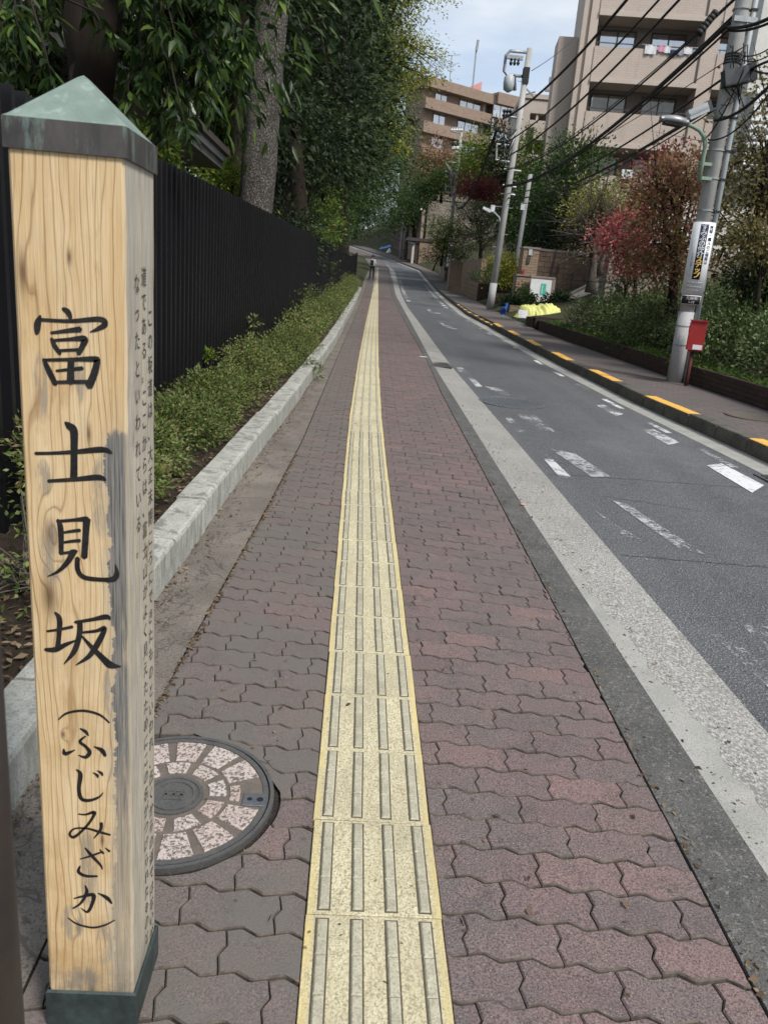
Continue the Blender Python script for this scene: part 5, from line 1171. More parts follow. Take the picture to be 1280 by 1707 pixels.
# ------------------------------------------------------------------ right-hand trees
def rt(name, lab, px, py_base, Y, blobs_px, leaf, r0, nc, per, cs, ll, lw, seed, bark='bark2', limbs=14, droop=.1, cat='tree', group=None, flat=.6, lo=.45, depth=.8):
    b0 = P(px, py_base, Y); bl = []
    for (bx, by, rpx, rpy) in blobs_px:
        q = P(bx, by, Y); k = Y/F*1.02; bl.append((q.x, q.y, q.z, rpx*k, max(rpx, rpy)*k*depth, rpy*k))
    cz = max(b[2] for b in bl); cxm = sum(b[0] for b in bl)/len(bl)
    tree(name, lab, cat, (b0.x, Y, min(b0.z, b0.z)), (cxm*.5+b0.x*.5, Y, b0.z+(cz-b0.z)*.8), r0, bl, MT[leaf], MT[bark], nc, per, cs, ll, lw, seed, droop, limbs, group, flat=flat, lo=lo, trunk_r1=.35)
rt('bare_tree', 'nearly leafless grey tree with upright twigs left of the red maple', 985, 478, 22, [(985, 390, 50, 40), (975, 340, 35, 35), (1005, 345, 30, 30)], 'lf_olive', .13, 130, 12, .22, .07, .035, 701, 'bark', 60, lo=.2)
rt('dry_tree', 'thin yellow-green tree top behind the bare grey tree', 1000, 450, 26, [(985, 345, 36, 36), (1030, 338, 42, 26), (1075, 345, 30, 24)], 'lf_yellow', .08, 240, 16, .25, .09, .045, 702, 'bark', 40, lo=.2)
rt('red_maple', 'small maple with bright crimson leaves above the hedge', 1058, 500, 16.5, [(1048, 385, 42, 30), (1025, 400, 25, 22), (1070, 420, 30, 25), (1050, 440, 28, 16)], 'lf_red', .05, 270, 16, .13, .075, .035, 703, 'bark2', 26)
rt('small_maple', 'thin-stemmed dark young tree under the crimson maple', 1040, 510, 17.2, [(1050, 460, 30, 22), (1030, 470, 20, 15)], 'lf_hedgeR', .04, 70, 10, .15, .07, .035, 704, 'bark2', 16)
rt('rust_tree', 'broad tree with rusty red and brown leaves left of the advert pole', 1120, 510, 14.2, [(1120, 330, 52, 55), (1095, 400, 50, 48), (1140, 420, 42, 45), (1100, 450, 45, 30), (1145, 290, 35, 40), (1085, 310, 25, 30)], 'lf_rust', .09, 460, 16, .17, .080, .038, 705, 'bark2', 30)
rt('crimson_top', 'dark red leafy tree top between balcony and lamp arm', 1105, 420, 17.5, [(1115, 290, 30, 42), (1085, 320, 24, 25)], 'lf_crimson', .06, 120, 14, .2, .09, .045, 706, 'bark2', 12)
rt('olive_tree', 'wide brownish olive tree at the right picture edge behind the advert pole', 1238, 510, 12.6, [(1240, 380, 60, 50), (1280, 330, 55, 60), (1225, 300, 40, 50), (1260, 230, 50, 50), (1300, 420, 50, 50), (1280, 150, 40, 40), (1210, 430, 40, 30)], 'lf_olive', .11, 400, 14, .17, .080, .038, 707, 'bark2', 46, lo=.35)
rt('pale_shrub', 'pale leaved branch in front of the olive tree, lower right', 1262, 500, 11.4, [(1255, 395, 38, 25), (1270, 420, 30, 22)], 'lf_olive', .04, 80, 12, .14, .09, .04, 708, 'bark2', 14)
rt('dark_tree', 'dark green round tree at the right edge under the olive tree', 1275, 520, 12.0, [(1262, 465, 38, 28), (1290, 480, 30, 28)], 'lf_dark', .05, 150, 18, .15, .07, .033, 709, 'bark2', 12)
rt('green_tree', 'big rounded green tree with lilac-grey spots left of the tan building', 935, 445, 36, [(945, 300, 48, 52), (925, 340, 48, 52), (965, 270, 35, 40), (905, 380, 35, 35), (955, 370, 45, 40)], 'lf_mid', .2, 620, 20, .36, .15, .07, 710, 'bark2', 16)
rt('dark_bush_tree', 'very dark dense bush under the big green tree behind the brick wall', 925, 445, 35, [(930, 385, 48, 32), (965, 395, 40, 25), (900, 395, 30, 25)], 'lf_dark', .15, 330, 20, .3, .13, .06, 711, 'bark2', 10)
rt('lime_tree', 'bright feathery lime tree below the brown apartment block', 800, 330, 62, [(800, 262, 28, 36), (785, 280, 22, 28), (812, 285, 18, 25)], 'lf_lime', .2, 260, 22, .45, .2, .08, 712, 'bark2', 10)
rt('dark_conifer', 'dark blue-green conifer between the two middle poles', 838, 350, 55, [(838, 285, 24, 42), (830, 240, 14, 25), (850, 310, 26, 30)], 'lf_dark', .2, 300, 22, .4, .2, .07, 713, 'bark2', 10)
rt('pale_green_tree', 'slender pale green tree in front of the set-back tan wing', 885, 360, 46, [(885, 265, 22, 40), (890, 300, 25, 30)], 'lf_lime', .12, 200, 16, .4, .16, .07, 714, 'bark2', 14, lo=.2)
rt('autumn_shrub', 'brownish autumn shrub high on the slope under the brown block', 725, 330, 72, [(725, 262, 24, 26), (745, 280, 24, 20), (708, 285, 20, 20), (730, 295, 24, 16)], 'lf_rust', .15, 260, 18, .5, .22, .1, 715, 'bark2', 8)
rt('terrace_tree', 'mixed green shrub on the stained concrete terrace', 735, 335, 68, [(735, 308, 26, 20), (712, 312, 22, 16), (755, 300, 22, 20), (690, 328, 24, 20), (770, 285, 16, 22)], 'lf_mid', .12, 380, 18, .45, .2, .09, 716, 'bark2', 6)
rt('red_shrub', 'dark crimson shrub left of the transformer pole', 793, 345, 52, [(788, 310, 20, 16), (815, 325, 22, 14), (800, 320, 20, 14)], 'lf_crimson', .12, 200, 18, .35, .15, .07, 717, 'bark2', 8)
rt('pine_tree', 'dark spreading pine between the two middle poles above the brick planter', 800, 452, 47, [(795, 352, 30, 14), (780, 375, 34, 14), (815, 385, 32, 14), (790, 402, 32, 14), (812, 355, 24, 12), (775, 345, 20, 10)], 'lf_pine', .14, 330, 26, .32, .16, .03, 718, 'bark2', 18, flat=.3)
rt('round_bush', 'rounded glossy light green bush left of the second far pole', 735, 440, 60, [(733, 385, 20, 22), (745, 400, 22, 20), (760, 390, 16, 20)], 'lf_lime', .1, 240, 18, .32, .15, .07, 719, 'bark2', 6, cat='shrub')
rt('dark_hedge', 'dark clipped bush behind the low wall beside the far gate', 722, 448, 62, [(715, 424, 14, 8), (735, 422, 18, 12), (755, 428, 20, 14), (770, 420, 14, 14)], 'lf_dark', .06, 180, 18, .3, .12, .06, 720, 'bark2', 5, cat='shrub')
rt('yellow_shrub', 'yellowish variegated shrub between the thin pole and the thick middle pole', 850, 492, 34, [(850, 455, 24, 22), (835, 440, 16, 18), (865, 462, 16, 20)], 'lf_yellow', .06, 240, 16, .2, .10, .05, 721, 'bark2', 8, cat='shrub')
rt('slope_tree', 'tall mixed green tree behind the thin pole', 870, 430, 42, [(870, 350, 24, 40), (890, 400, 25, 28), (858, 385, 20, 30), (885, 320, 18, 24)], 'lf_mid', .14, 380, 18, .34, .15, .07, 722, 'bark2', 12)
rt('background_tree', 'green tree filling the gap right of the conifer, far up the slope', 830, 345, 58, [(845, 340, 30, 26), (820, 350, 24, 22), (860, 365, 24, 24)], 'lf_dark', .15, 300, 18, .4, .18, .08, 723, 'bark2', 8)
rt('street_bend_tree', 'green tree beyond the beige house at the bend', 690, 400, 88, [(690, 345, 26, 28), (665, 350, 26, 30), (705, 320, 22, 22), (650, 370, 20, 20)], 'lf_mid', .2, 330, 18, .6, .26, .12, 724, 'bark2', 8)

# ------------------------------------------------------------------ utility poles
def pole(name, lab, base, h, r0, r1, mats, lean=(0, 0), steps=True, s0=2.2):
    base = Vector(base); t = thing(name, lab, 'utility pole', base); top = base+Vector((lean[0], lean[1], h))
    MB().tube([base-Vector((0, 0, .2)), base.lerp(top, .5), top], [r0, (r0+r1)/2, r1], 20).obj('shaft', mats, t, True)
    if steps:
        k = 0; z = s0
        while z < h-.6:
            c = base.lerp(top, z/h); sd = 1 if k % 2 else -1; MB().tube([c, c+Vector((sd*(r0+.11), 0, 0)), c+Vector((sd*(r0+.11), 0, .03))], .008, 6).obj('step_bolt', MT['galv'], t); z += .45; k += 1
    return t, base, top
p1b = gpix(1123, 636, .1); p1b.z -= .0
t1, B1, T1 = pole('advert_pole', 'near grey concrete utility pole wearing a vertical advert, beside the red box', p1b, 11.5, .100, .088, MT['polecon'], (-.05, 0), True, 6)
def on1(z, dx=0.0, dy=0.0): c = B1.lerp(T1, (z-B1.z)/(T1.z-B1.z)); return c+Vector((dx, dy, 0))
def dress_pole1():
    zt, zb = P(1172, 371, B1.y).z, P(1143, 507, B1.y).z
    MB().tube([on1(B1.z-.05), on1(zb-.1)], .107, 20).obj('sleeve', MT['polewhite'], t1, True)
    cd = MB(); cd.tube([on1(B1.z-.05, .150, -.03), on1(7.5, .140, -.03)], .036, 14); cd.obj('conduit', MT['conduit'], t1, True)
    for z in (.52, .78, 1.25, 1.55, 1.62, zt+.15, zt+.55, zt+.9, zt+1.3, 5.1):
        zz = z+(B1.z if z < 2 else 0); MB().lathe(on1(zz), [(.104, -.008), (.110, -.008), (.110, .008), (.104, .008)], 20).obj('band', MT['galv'], t1)
        MB().box(on1(zz, .14, -.035), (.085, .085, .022)).obj('clip', MT['black'], t1)
    # wrapped advert
    c0 = on1((zt+zb)/2, .03, 0); R = .152; A0 = math.atan2(-B1.y, -B1.x+.0); nrm = A0
    def wrap(u, z, d=0.0): a = nrm+u/R; k = (z-c0.z); return Vector((c0.x-.05/11.5*k+(R+d)*math.cos(a), c0.y+(R+d)*math.sin(a), z))
    def panel(u0, u1, z0, z1, d, mat, name, parent, th=.002, rad=0.0):
        n = 16; V = []
        for i in range(n+1):
            u = u0+(u1-u0)*i/n
            for z, dd in ((z0, d), (z1, d), (z1, d-th), (z0, d-th)): V.append(wrap(u, z, dd))
        Fc = [(4*i+k, 4*i+(k+1) % 4, 4*i+4+(k+1) % 4, 4*i+4+k) for i in range(n) for k in range(4)]+[(0, 1, 2, 3), (4*n+3, 4*n+2, 4*n+1, 4*n)]
        return MB().add(V, Fc).obj(name, mat, parent, True)
    ad = panel(-.185, .185, zb+.135, zt, 0, MT['white'], 'advert_board', t1)
    hz = zt-zb-.135
    panel(-.042, .062, zb+.135+.20, zt-.03, .0015, MT['navy'], 'navy_band', ad)
    def col(txt, uc, z_top, size, step, mat, bold=0.0, d=.003):
        for i, ch in enumerate(txt):
            V, Fc = column_text(ch, size, step, bold); MB().add([wrap(uc+x*1.12, z_top-i*step+y_, d+q) for x, y_, q in V], Fc).obj('character', mat, ad)
    st = (hz-.24)/10.2
    col('すみふの仲介', .010, zt-.03-st*.6, .080, st, MT['white'], .0022); col('ステップ', .010, zt-.03-st*6.6, .080, st, MT['gold'], .0028)
    col('売却・購入のご相談は', .105, zt-.07, .050, .050, MT['navy'], .0012)
    col('住友不動産ステップ', -.085, zt-.42, .034, .036, MT['grey_text'])
    def row(txt, z, size, mat, parent, d=.003, uc=0.01):
        V, Fc = text_geo(txt, size); V = [wrap(uc+x, z+y_, d) for x, y_, _ in V]; MB().add(V, Fc).obj('lettering', mat, parent)
    for z, segs, hh_ in ((.155, ((-.10, -.05), (-.035, .005), (.02, .035), (.05, .11)), .022), (.10, ((-.10, -.06), (-.05, -.01), (0, .03), (.04, .075), (.085, .11)), .018), (.055, ((-.06, -.02), (-.01, .03), (.04, .07)), .010)):
        for u0, u1 in segs: panel(u0, u1, zb+.135+z-hh_/2, zb+.135+z+hh_/2, .0015, MT['grey_text'], 'small_print', ad)
    pl = panel(-.15, .15, zb, zb+.125, 0, MT['white'], 'address_plate', t1); panel(-.14, .14, zb+.008, zb+.117, .0015, MT['black'], 'black_field', pl)
    row('元麻布', zb+.083, .05, MT['white'], pl); row('1-11', zb+.032, .045, MT['white'], pl)
    # lamp on a curved arm
    y0 = B1.y-.12; q = lambda px, py: P(px, py, y0)
    lamp = thing('street_lamp', 'pale green curved-arm street lamp fixed to the advert pole', 'street lamp', q(1168, 290))
    MB().tube([q(1165, 302), q(1172, 262), q(1175, 245), q(1174, 228), q(1166, 217), q(1154, 210), q(1143, 206)], [.028, .028, .028, .027, .026, .026, .026], 10).obj('arm', MT['greenpaint'], lamp, True)
    for py in (296, 272): c = q(1169, py); MB().box(c+Vector((.06, .03, 0)), (.16, .08, .04)).obj('bracket', MT['greenpaint'], lamp)
    a, c = q(1146, 207), q(1100, 198); d = (c-a); b = MB(); n = 9; V = []
    for i in range(n):
        u = i/(n-1); p = a+d*u; w_ = .035+.075*math.sin(math.pi*min(1, u*.8+.12)); hgt = .02+.045*math.sin(math.pi*min(1, u*.75+.15))
        V += [p+Vector((0, -w_, -.012)), p+Vector((0, -w_*.7, hgt)), p+Vector((0, w_*.7, hgt)), p+Vector((0, w_, -.012))]
    b.add(V, [(4*i+k, 4*i+(k+1) % 4, 4*i+4+(k+1) % 4, 4*i+4+k) for i in range(n-1) for k in range(4)]+[(0, 1, 2, 3), (4*n-1, 4*n-2, 4*n-3, 4*n-4)]); hd = b.obj('lamp_head', MT['galv'], lamp, True)
    MB().box(a+d*.55+Vector((0, 0, -.03)), (abs(d.x)*.6, .13, .03), rot('Y', math.atan2(-d.z, d.x)+0)).obj('diffuser', MT['darkbox'], hd)
    # junction boxes and cable tangle
    bx = thing('junction_box', 'dark grey cable box strapped high on the advert pole', 'cable box', P(1229, 125, B1.y-.15)); M_ = rot('Y', math.radians(-16)); c = P(1226, 127, B1.y-.16)
    MB().box(c, (.32, .13, .19), M_).obj('case', MT['darkbox'], bx); MB().box(c+M_ @ Vector((.20, 0, .01)), (.09, .14, .21), M_).obj('end_boot', MT['black'], bx); MB().box(c+M_ @ Vector((0, 0, -.09)), (.33, .14, .02), M_).obj('hinge_rail', MT['black'], bx)
    wb = thing('closure_box', 'light grey cable closure hanging left of the advert pole', 'cable box', P(1164, 184, B1.y-.1)); c = P(1163, 185, B1.y-.1); M_ = rot('Y', math.radians(-28))
    MB().box(c, (.27, .11, .12), M_).obj('case', MT['lightbox'], wb); MB().box(c+M_ @ Vector((.15, 0, .0)), (.04, .12, .14), M_).obj('end_cap', MT['darkbox'], wb); MB().box(c+M_ @ Vector((0, -.058, 0)), (.25, .01, .03), M_).obj('ridge', MT['conduit'], wb)
    sp = thing('spacer_sleeve', 'fat black cable joint hanging on the upper cable left of the advert pole', 'cable joint', P(1180, 33, B1.y)); a, c = P(1164, 56, B1.y), P(1194, 18, B1.y)
    for k in range(6): u0, u1 = k/6, (k+.86)/6; MB().tube([a.lerp(c, u0), a.lerp(c, u1)], .048, 10).obj('ring', MT['black'], sp, True)
    MB().tube([a, c], .035, 8).obj('core', MT['black'], sp)
    rg = random.Random(2)
    for k in range(14):
        z = rg.uniform(P(1229, 170, B1.y).z, P(1229, 85, B1.y).z); a = on1(z, rg.uniform(-.1, .12), -.11); c = on1(z+rg.uniform(-.45, .25), rg.uniform(-.15, .2), -.12-rg.random()*.06); m_ = a.lerp(c, .5)+Vector((rg.gauss(0, .1), -.05, rg.gauss(-.05, .1)))
        MB().tube([a, a.lerp(m_, .6), m_, m_.lerp(c, .5)+Vector((0, 0, -.03)), c], .008, 5).obj('loose_cable', MT['black'], t1, True)
    for k in range(4): MB().lathe(on1(P(1229, 92+k*5, B1.y).z), [(.09, -.01), (.105, -.01), (.105, .01), (.09, .01)], 16).obj('band', MT['black'], t1)
    c = on1(P(1229, 35, B1.y).z); MB().box(c+Vector((.03, -.10, 0)), (.3, .03, .06)).obj('clamp', MT['galv'], t1)
dress_pole1()
def red_box():
    g0 = gpix(1143, 643, .1); t = thing('red_box', 'red metal box on a rusty red post beside the advert pole', 'equipment box', g0)
    a = math.radians(-22); M_ = rot('Z', a); z0 = P(1150, 583, g0.y).z; z1 = P(1160, 535, g0.y).z; c = Vector((g0.x+.02, g0.y, (z0+z1)/2)); hh = z1-z0
    MB().tube([g0-Vector((0, 0, .1)), (g0.x, g0.y, z0)], .028, 8).obj('post', MT['darkred'], t, True)
    b = MB(); b.box(c, (.21, .17, hh), M_); bd = b.obj('case', MT['red'], t)
    MB().box(c+M_ @ Vector((0, -.002, hh/2+.008)), (.235, .205, .016), M_).obj('lid', MT['red'], t)
    dr = MB().box(c+M_ @ Vector((-.108, 0, -.01)), (.008, .14, hh*.92), M_).obj('door', MT['red'], t)
    MB().box(c+M_ @ Vector((-.114, 0, hh*.22)), (.006, .05, hh*.24), M_).obj('window', MT['black'], dr); MB().box(c+M_ @ Vector((-.114, .02, -hh*.42)), (.006, .07, .02), M_).obj('label', MT['white'], dr); MB().box(c+M_ @ Vector((-.114, 0, hh*.42)), (.006, .06, .016), M_).obj('label', MT['white'], dr)
    MB().box(c+M_ @ Vector((.03, -.087, -hh*.38)), (.12, .004, hh*.16), M_).obj('plate', MT['white'], t)
    MB().box((g0.x, g0.y, z0-.01), (.10, .10, .02), M_).obj('bracket', MT['darkred'], t)
red_box()
# second pole, with transformer arms
p2b = gpix(816, 516, .1); t2, B2, T2 = pole('transformer_pole', 'tall middle utility pole with looped top bracket and insulator arms', p2b, P(883, 80, p2b.y).z-p2b.z, .125, .095, MT['polecon'], (P(883, 80, p2b.y).x-p2b.x, 0))
def q2(px, py, dy=0): return P(px, py, B2.y+dy)
MB().tube([B2, B2.lerp(T2, .11)], .135, 18).obj('sleeve', MT['polewhite'], t2, True)
MB().tube([q2(882, 87), q2(850, 84), q2(843, 92), q2(840, 118), q2(845, 124), q2(876, 127)], .05, 8).obj('loop_bracket', MT['galv'], t2, True)
for k, px in enumerate((852, 858, 864)):
    MB().lathe(q2(px, 100, -.1), [(.03, -.15), (.06, -.08), (.03, -.02), (.06, .05), (.03, .1)], 10).obj('insulator', MT['black'], t2)
MB().box(q2(858, 95, -.1), (.55, .1, .12)).obj('switch_beam', MT['galv'], t2)
MB().lathe(q2(848, 138, 0), [(.05, -.28), (.17, -.2), (.19, 0), (.17, .2), (.05, .28)], 16).obj('beacon', MT['lightbox'], t2, True)
MB().tube([q2(857, 124), q2(858, 150)], .06, 8).obj('arrester', MT['darkbox'], t2); MB().box(q2(876, 126), (.2, .25, .5)).obj('clamp', MT['black'], t2)
for (xa, ya, xb, yb) in ((838, 193, 872, 197), (828, 240, 862, 243), (826, 266, 858, 271), (840, 282, 868, 285), (838, 308, 860, 312), (845, 322, 858, 325)):
    MB().tube([q2(xa, ya), q2(xb, yb)], .04, 6).obj('cross_arm', MT['galv'], t2)
MB().tube([q2(828, 240), q2(827, 266)], .035, 6).obj('arm_brace', MT['galv'], t2)
for k in range(3): MB().lathe(q2(840+k*5, 190), [(.03, -.1), (.07, -.03), (.03, .03), (.07, .1), (.03, .16)], 10).obj('insulator', MT['black'], t2)
for k in range(6):
    a = q2(834+k, 196+k*3); c = q2(868-k*2, 205+k*4); m_ = a.lerp(c, .5)+Vector((0, -.2, -.5-.12*k)); MB().tube([a, a.lerp(m_, .6)-Vector((0, 0, .15)), m_, m_.lerp(c, .5)-Vector((0, 0, .05)), c], .022, 5).obj('jumper_cable', MT['galv'] if k % 2 else MT['black'], t2, True)
MB().tube([q2(872, 142), q2(885, 155), q2(890, 162)], .03, 6).obj('strut', MT['galv'], t2); MB().tube([q2(872, 158), q2(892, 152)], .03, 6).obj('strut', MT['galv'], t2)
lam2 = thing('street_lamp', 'white curved-arm street lamp on the transformer pole', 'street lamp', q2(832, 385)); MB().tube([q2(832, 384), q2(834, 372), q2(832, 362), q2(825, 355), q2(816, 350), q2(806, 346)], [.03, .03, .03, .03, .05, .035], 8).obj('arm', MT['lightbox'], lam2, True); MB().box(q2(811, 349), (.30, .14, .08), rot('Y', .4)).obj('lamp_head', MT['white'], lam2)
bxx = thing('pole_box', 'small white box bracketed left of the transformer pole', 'cable box', q2(821, 347)); MB().box(q2(821, 347), (.14, .12, .22)).obj('case', MT['white'], bxx); MB().tube([q2(820, 343), q2(845, 345)], .015, 5).obj('bracket', MT['galv'], bxx)
# thin pole right of it
p4 = P(850, 503, 34); p4.z = float(prof(34))+.1; tp4, B4, T4 = pole('thin_pole', 'thin grey pole rising behind the blue bucket right of the transformer pole', p4, P(884, 290, 34).z-p4.z, .095, .085, MT['polecon'], (P(884, 290, 34).x-p4.x, 0), True, 2)
tb = thing('pole_box', 'white box strapped to the thin grey pole', 'cable box', P(871, 344, 33.8)); MB().box(P(871, 344, 33.8), (.16, .12, .26)).obj('case', MT['white'], tb); MB().box(P(874, 344, 33.85), (.1, .06, .04)).obj('strap', MT['galv'], tb)
# third pole
p3 = gpix(741, 467, .1); t3, B3, T3 = pole('far_pole', 'far utility pole with white insulators left of the pine', p3, P(769, 222, p3.y).z-p3.z, .15, .12, MT['polecon'], (P(769, 222, p3.y).x-p3.x, 0))
def q3(px, py): return P(px, py, B3.y)
for (xa, ya, xb, yb) in ((752, 218, 772, 222), (756, 236, 768, 238), (748, 270, 766, 271), (742, 285, 766, 291), (743, 310, 762, 313), (752, 303, 763, 306)): MB().tube([q3(xa, ya), q3(xb, yb)], .05, 6).obj('cross_arm', MT['galv'], t3)
MB().tube([q3(743, 306), q3(743, 320), q3(760, 323)], .05, 6).obj('bracket', MT['galv'], t3)
for k in range(5): MB().lathe(q3(753+k*4, 216), [(.04, -.1), (.10, -.02), (.05, .1), (.09, .2)], 8).obj('insulator', MT['white'], t3)
for k in range(4): MB().lathe(q3(756+(k % 2)*6, 240+(k//2)*7), [(.05, -.15), (.17, -.05), (.17, .1), (.05, .2)], 8).obj('fuse', MT['white'] if k > 1 else MT['black'], t3)
for k in range(6):
    a = q3(742+k*2, 270+k*2); c = q3(762, 275+k*6); m_ = a.lerp(c, .5)+Vector((0, -.2, -.6)); MB().tube([a, m_, c], .03, 5).obj('jumper_cable', MT['galv'], t3, True)
MB().box(q3(744, 448), (.42, .3, .25)).obj('plate', MT['darkbox'], t3); MB().box(q3(749, 420), (.34, .3, 2.2)).obj('poster_strip', MT['white'], t3)
wb_ = gpix(746, 464, .1); tag(MB().cbox((wb_.x-.15, wb_.y-.15, wb_.z-.02), (wb_.x+.15, wb_.y+.15, wb_.z+.35), .03).obj('white_bollard', MT['white']), 'stubby white marker at the foot of the far utility pole', 'bollard')
p5 = gpix(667, 431, .1); t5, B5, T5 = pole('farthest_pole', 'slim pale pole in front of the beige house at the bend', p5, P(674, 350, p5.y).z-p5.z, .16, .12, MT['polecon'], (P(674, 350, p5.y).x-p5.x, 0), False)

# ------------------------------------------------------------------ cables
def project(p):
    v = Vector(p)-Vector((0, 0, CAMH)); z = v.dot(_fw); return CX+F*v.dot(_rt)/z, CY-F*v.dot(_up)/z
def catenary(a, c, sag, n=22): return [a.lerp(c, i/n)-Vector((0, 0, sag*4*(i/n)*(1-i/n))) for i in range(n+1)]
def cable(lab, a, c, sag, r, extra=None, cat='cable'):
    b = MB(); b.tube(catenary(a, c, sag), r, 6)
    for q in extra or []: b.tube(catenary(a+Vector(q), c+Vector(q)*.6, sag*random.uniform(.9, 1.1)), r*.6, 5)
    o = b.obj('overhead_cable', MT['black'], None, True); return tag(o, lab, cat, 'overhead cables')
def fit(c, sag, tx, ty=0.0):
    """height on the advert pole so that the cable crosses image point tx,ty"""
    best = None
    for z in np.arange(2.5, 13, .05):
        a = Vector((B1.x-.05, B1.y-.05, z)); pts = [project(p) for p in catenary(a, c, sag, 60)]
        for (x0, y0), (x1, y1) in zip(pts, pts[1:]):
            if (y0-ty)*(y1-ty) <= 0 and y0 != y1:
                x = x0+(x1-x0)*(ty-y0)/(y1-y0); d = abs(x-tx)
                if best is None or d < best[0]: best = (d, z)
    return Vector((B1.x-.05, B1.y-.05, best[1] if best else 6))
for lab, c, sag, tx, ty, r, ex in (('topmost thick twisted cable running from picture top to the insulators', q2(838, 197), .55, 1043, 0, .030, [(.0, 0, -.03)]),
        ('second cable from the left crossing the upper balconies', q2(830, 243), .45, 1096, 0, .020, None), ('third cable from the left crossing the upper balconies', q2(828, 268), .45, 1130, 0, .022, None),
        ('cable carrying the fat black joint', q2(840, 283), .45, 1170, 47, .016, [(.02, .02, .04)]), ('thick bundled cable passing in front of the laundry', q2(840, 309), .5, 1150, 100, .026, [(0, .03, .05), (.03, 0, -.05)]),
        ('cable ending at the dark cable box', q2(846, 322), .35, 1188, 142, .016, None), ('cable passing the light grey closure', q2(846, 330), .35, 1150, 200, .018, [(0, 0, .04)]), ('lowest thin cable under the lamp head', q2(845, 340), .35, 1130, 222, .010, None),
        ('hair-thin wire across the middle balcony', q2(850, 300), .2, 1185, 120, .006, None)):
    cable(lab, fit(c, sag, tx, ty), c, sag, r, ex)
for lab, p, r, n_ in (('upper cable leaving the advert pole towards the right picture edge', (1212, 45, 1300, 20), .022, .05), ('second cable leaving the advert pole towards the right picture edge', (1215, 50, 1300, 28), .016, .05), ('thin drop wire at the right picture edge', (1238, 92, 1300, 66), .008, .06), ('drop wire below it at the right edge', (1240, 100, 1300, 78), .008, .06), ('cable from the dark cable box to the right edge', (1250, 112, 1300, 118), .012, .04), ('slack cable right of the dark cable box', (1246, 118, 1300, 96), .016, -.02), ('bundle of cables sloping past the advert pole at right', (1190, 200, 1300, 122), .020, .12), ('thin cable under that bundle', (1180, 232, 1300, 128), .010, .2), ('twisted thin cable hanging right of the lamp arm', (1178, 228, 1240, 115), .010, .1)):
    cable(lab, P(p[0], p[1], B1.y-.14), P(p[2], p[3], B1.y-.9), n_, r)
cable('dark cable swooping between transformer pole and far pole', q2(828, 215), q3(750, 285), 2.6, .05); cable('long slack cable disappearing into the left trees', q3(742, 287), P(600, 300, 70), 1.2, .035)
cable('thin cable above the beige house', q3(752, 372), P(690, 372, 88), .4, .03); cable('second thin cable above the beige house', q3(752, 366), P(690, 365, 88), .5, .03)
cable('slack service wire from transformer pole to far pole', q2(845, 325), q3(752, 368), 1.6, .02); cable('lower service wire between transformer pole and far pole', q2(848, 335), q3(752, 372), 1.3, .015); cable('thin wire rising from transformer pole to tan roof', q2(886, 117), P(960, 60, 44), .1, .012)
# ------------------------------------------------------------------ walls and street furniture, right
def zr(y): return float(prof(y))+.1
def wall_box(t, name, p0, p1, th, z0, z1, mat):
    p0, p1 = Vector((p0[0], p0[1], 0)), Vector((p1[0], p1[1], 0)); d = p1-p0; a = math.atan2(d.y, d.x); c = (p0+p1)/2
    return MB().box((c.x, c.y, (z0+z1)/2), (d.length, th, z1-z0), rot('Z', a)).obj(name, mat, t)
def planter_box():
    g0 = gpix(888, 546, .1); t = thing('planter_box', 'dark brown brick box planter beside the yellow heap', 'planter', g0); x0, y0 = g0.x, g0.y; w_ = .78; z1 = P(889, 526, y0).z
    path = [(x0+.03, y0, g0.z), (x0+w_, y0, g0.z)]; bricks_wall(t, path, z1-g0.z, .10, MT['planter'], .2, .066, max(4, int((z1-g0.z)/.066)), limit=60); h = .066*max(4, int((z1-g0.z)/.066))
    bricks_wall(t, [(x0+.05, y0+.06, g0.z), (x0+.05, y0+1.0, g0.z)], h, .10, MT['planter'], .2, .066, int(h/.066+.5), limit=60)
    MB().bbox((x0+.06, y0+.05, g0.z-.05), (x0+w_, y0+1.0, g0.z+h-.05)).obj('soil', MT['soil'], t)
    b = MB(); b.bbox((x0-.03, y0-.06, g0.z+h+.001), (x0+w_+.03, y0+.07, g0.z+h+.035)); b.obj('coping', MT['planter'], t)
planter_box()
def heap(name, lab, cat, px, py, w_, d_, h_, mat, seed, dz=.1):
    g0 = gpix(px, py, dz); rg = np.random.default_rng(seed); bm = bmesh.new(); bmesh.ops.create_icosphere(bm, subdivisions=4, radius=1.0)
    ph = rg.random(12)*6.28
    for v in bm.verts:
        x, y, z = v.co; f = 1+.07*math.sin(3.1*x+ph[0])+.06*math.sin(4.7*y+ph[1]+2*x)+.05*math.sin(11*x+7*z+ph[2])+.04*math.sin(17*y+9*x+ph[3])+.03*math.sin(29*x+23*z+ph[4])
        z2 = max(z, -.15); v.co = (x*w_/2*f, y*d_/2*f, (z2+.15)*h_*.8*f*(1+.25*math.sin(2.3*x+ph[5])))
    me = bpy.data.meshes.new(name); bm.to_mesh(me); bm.free(); me.transform(Matrix.Translation((g0.x+w_*.35, g0.y+d_*.4, g0.z))); return tag(link(name, me, mat, None, True), lab, cat), g0
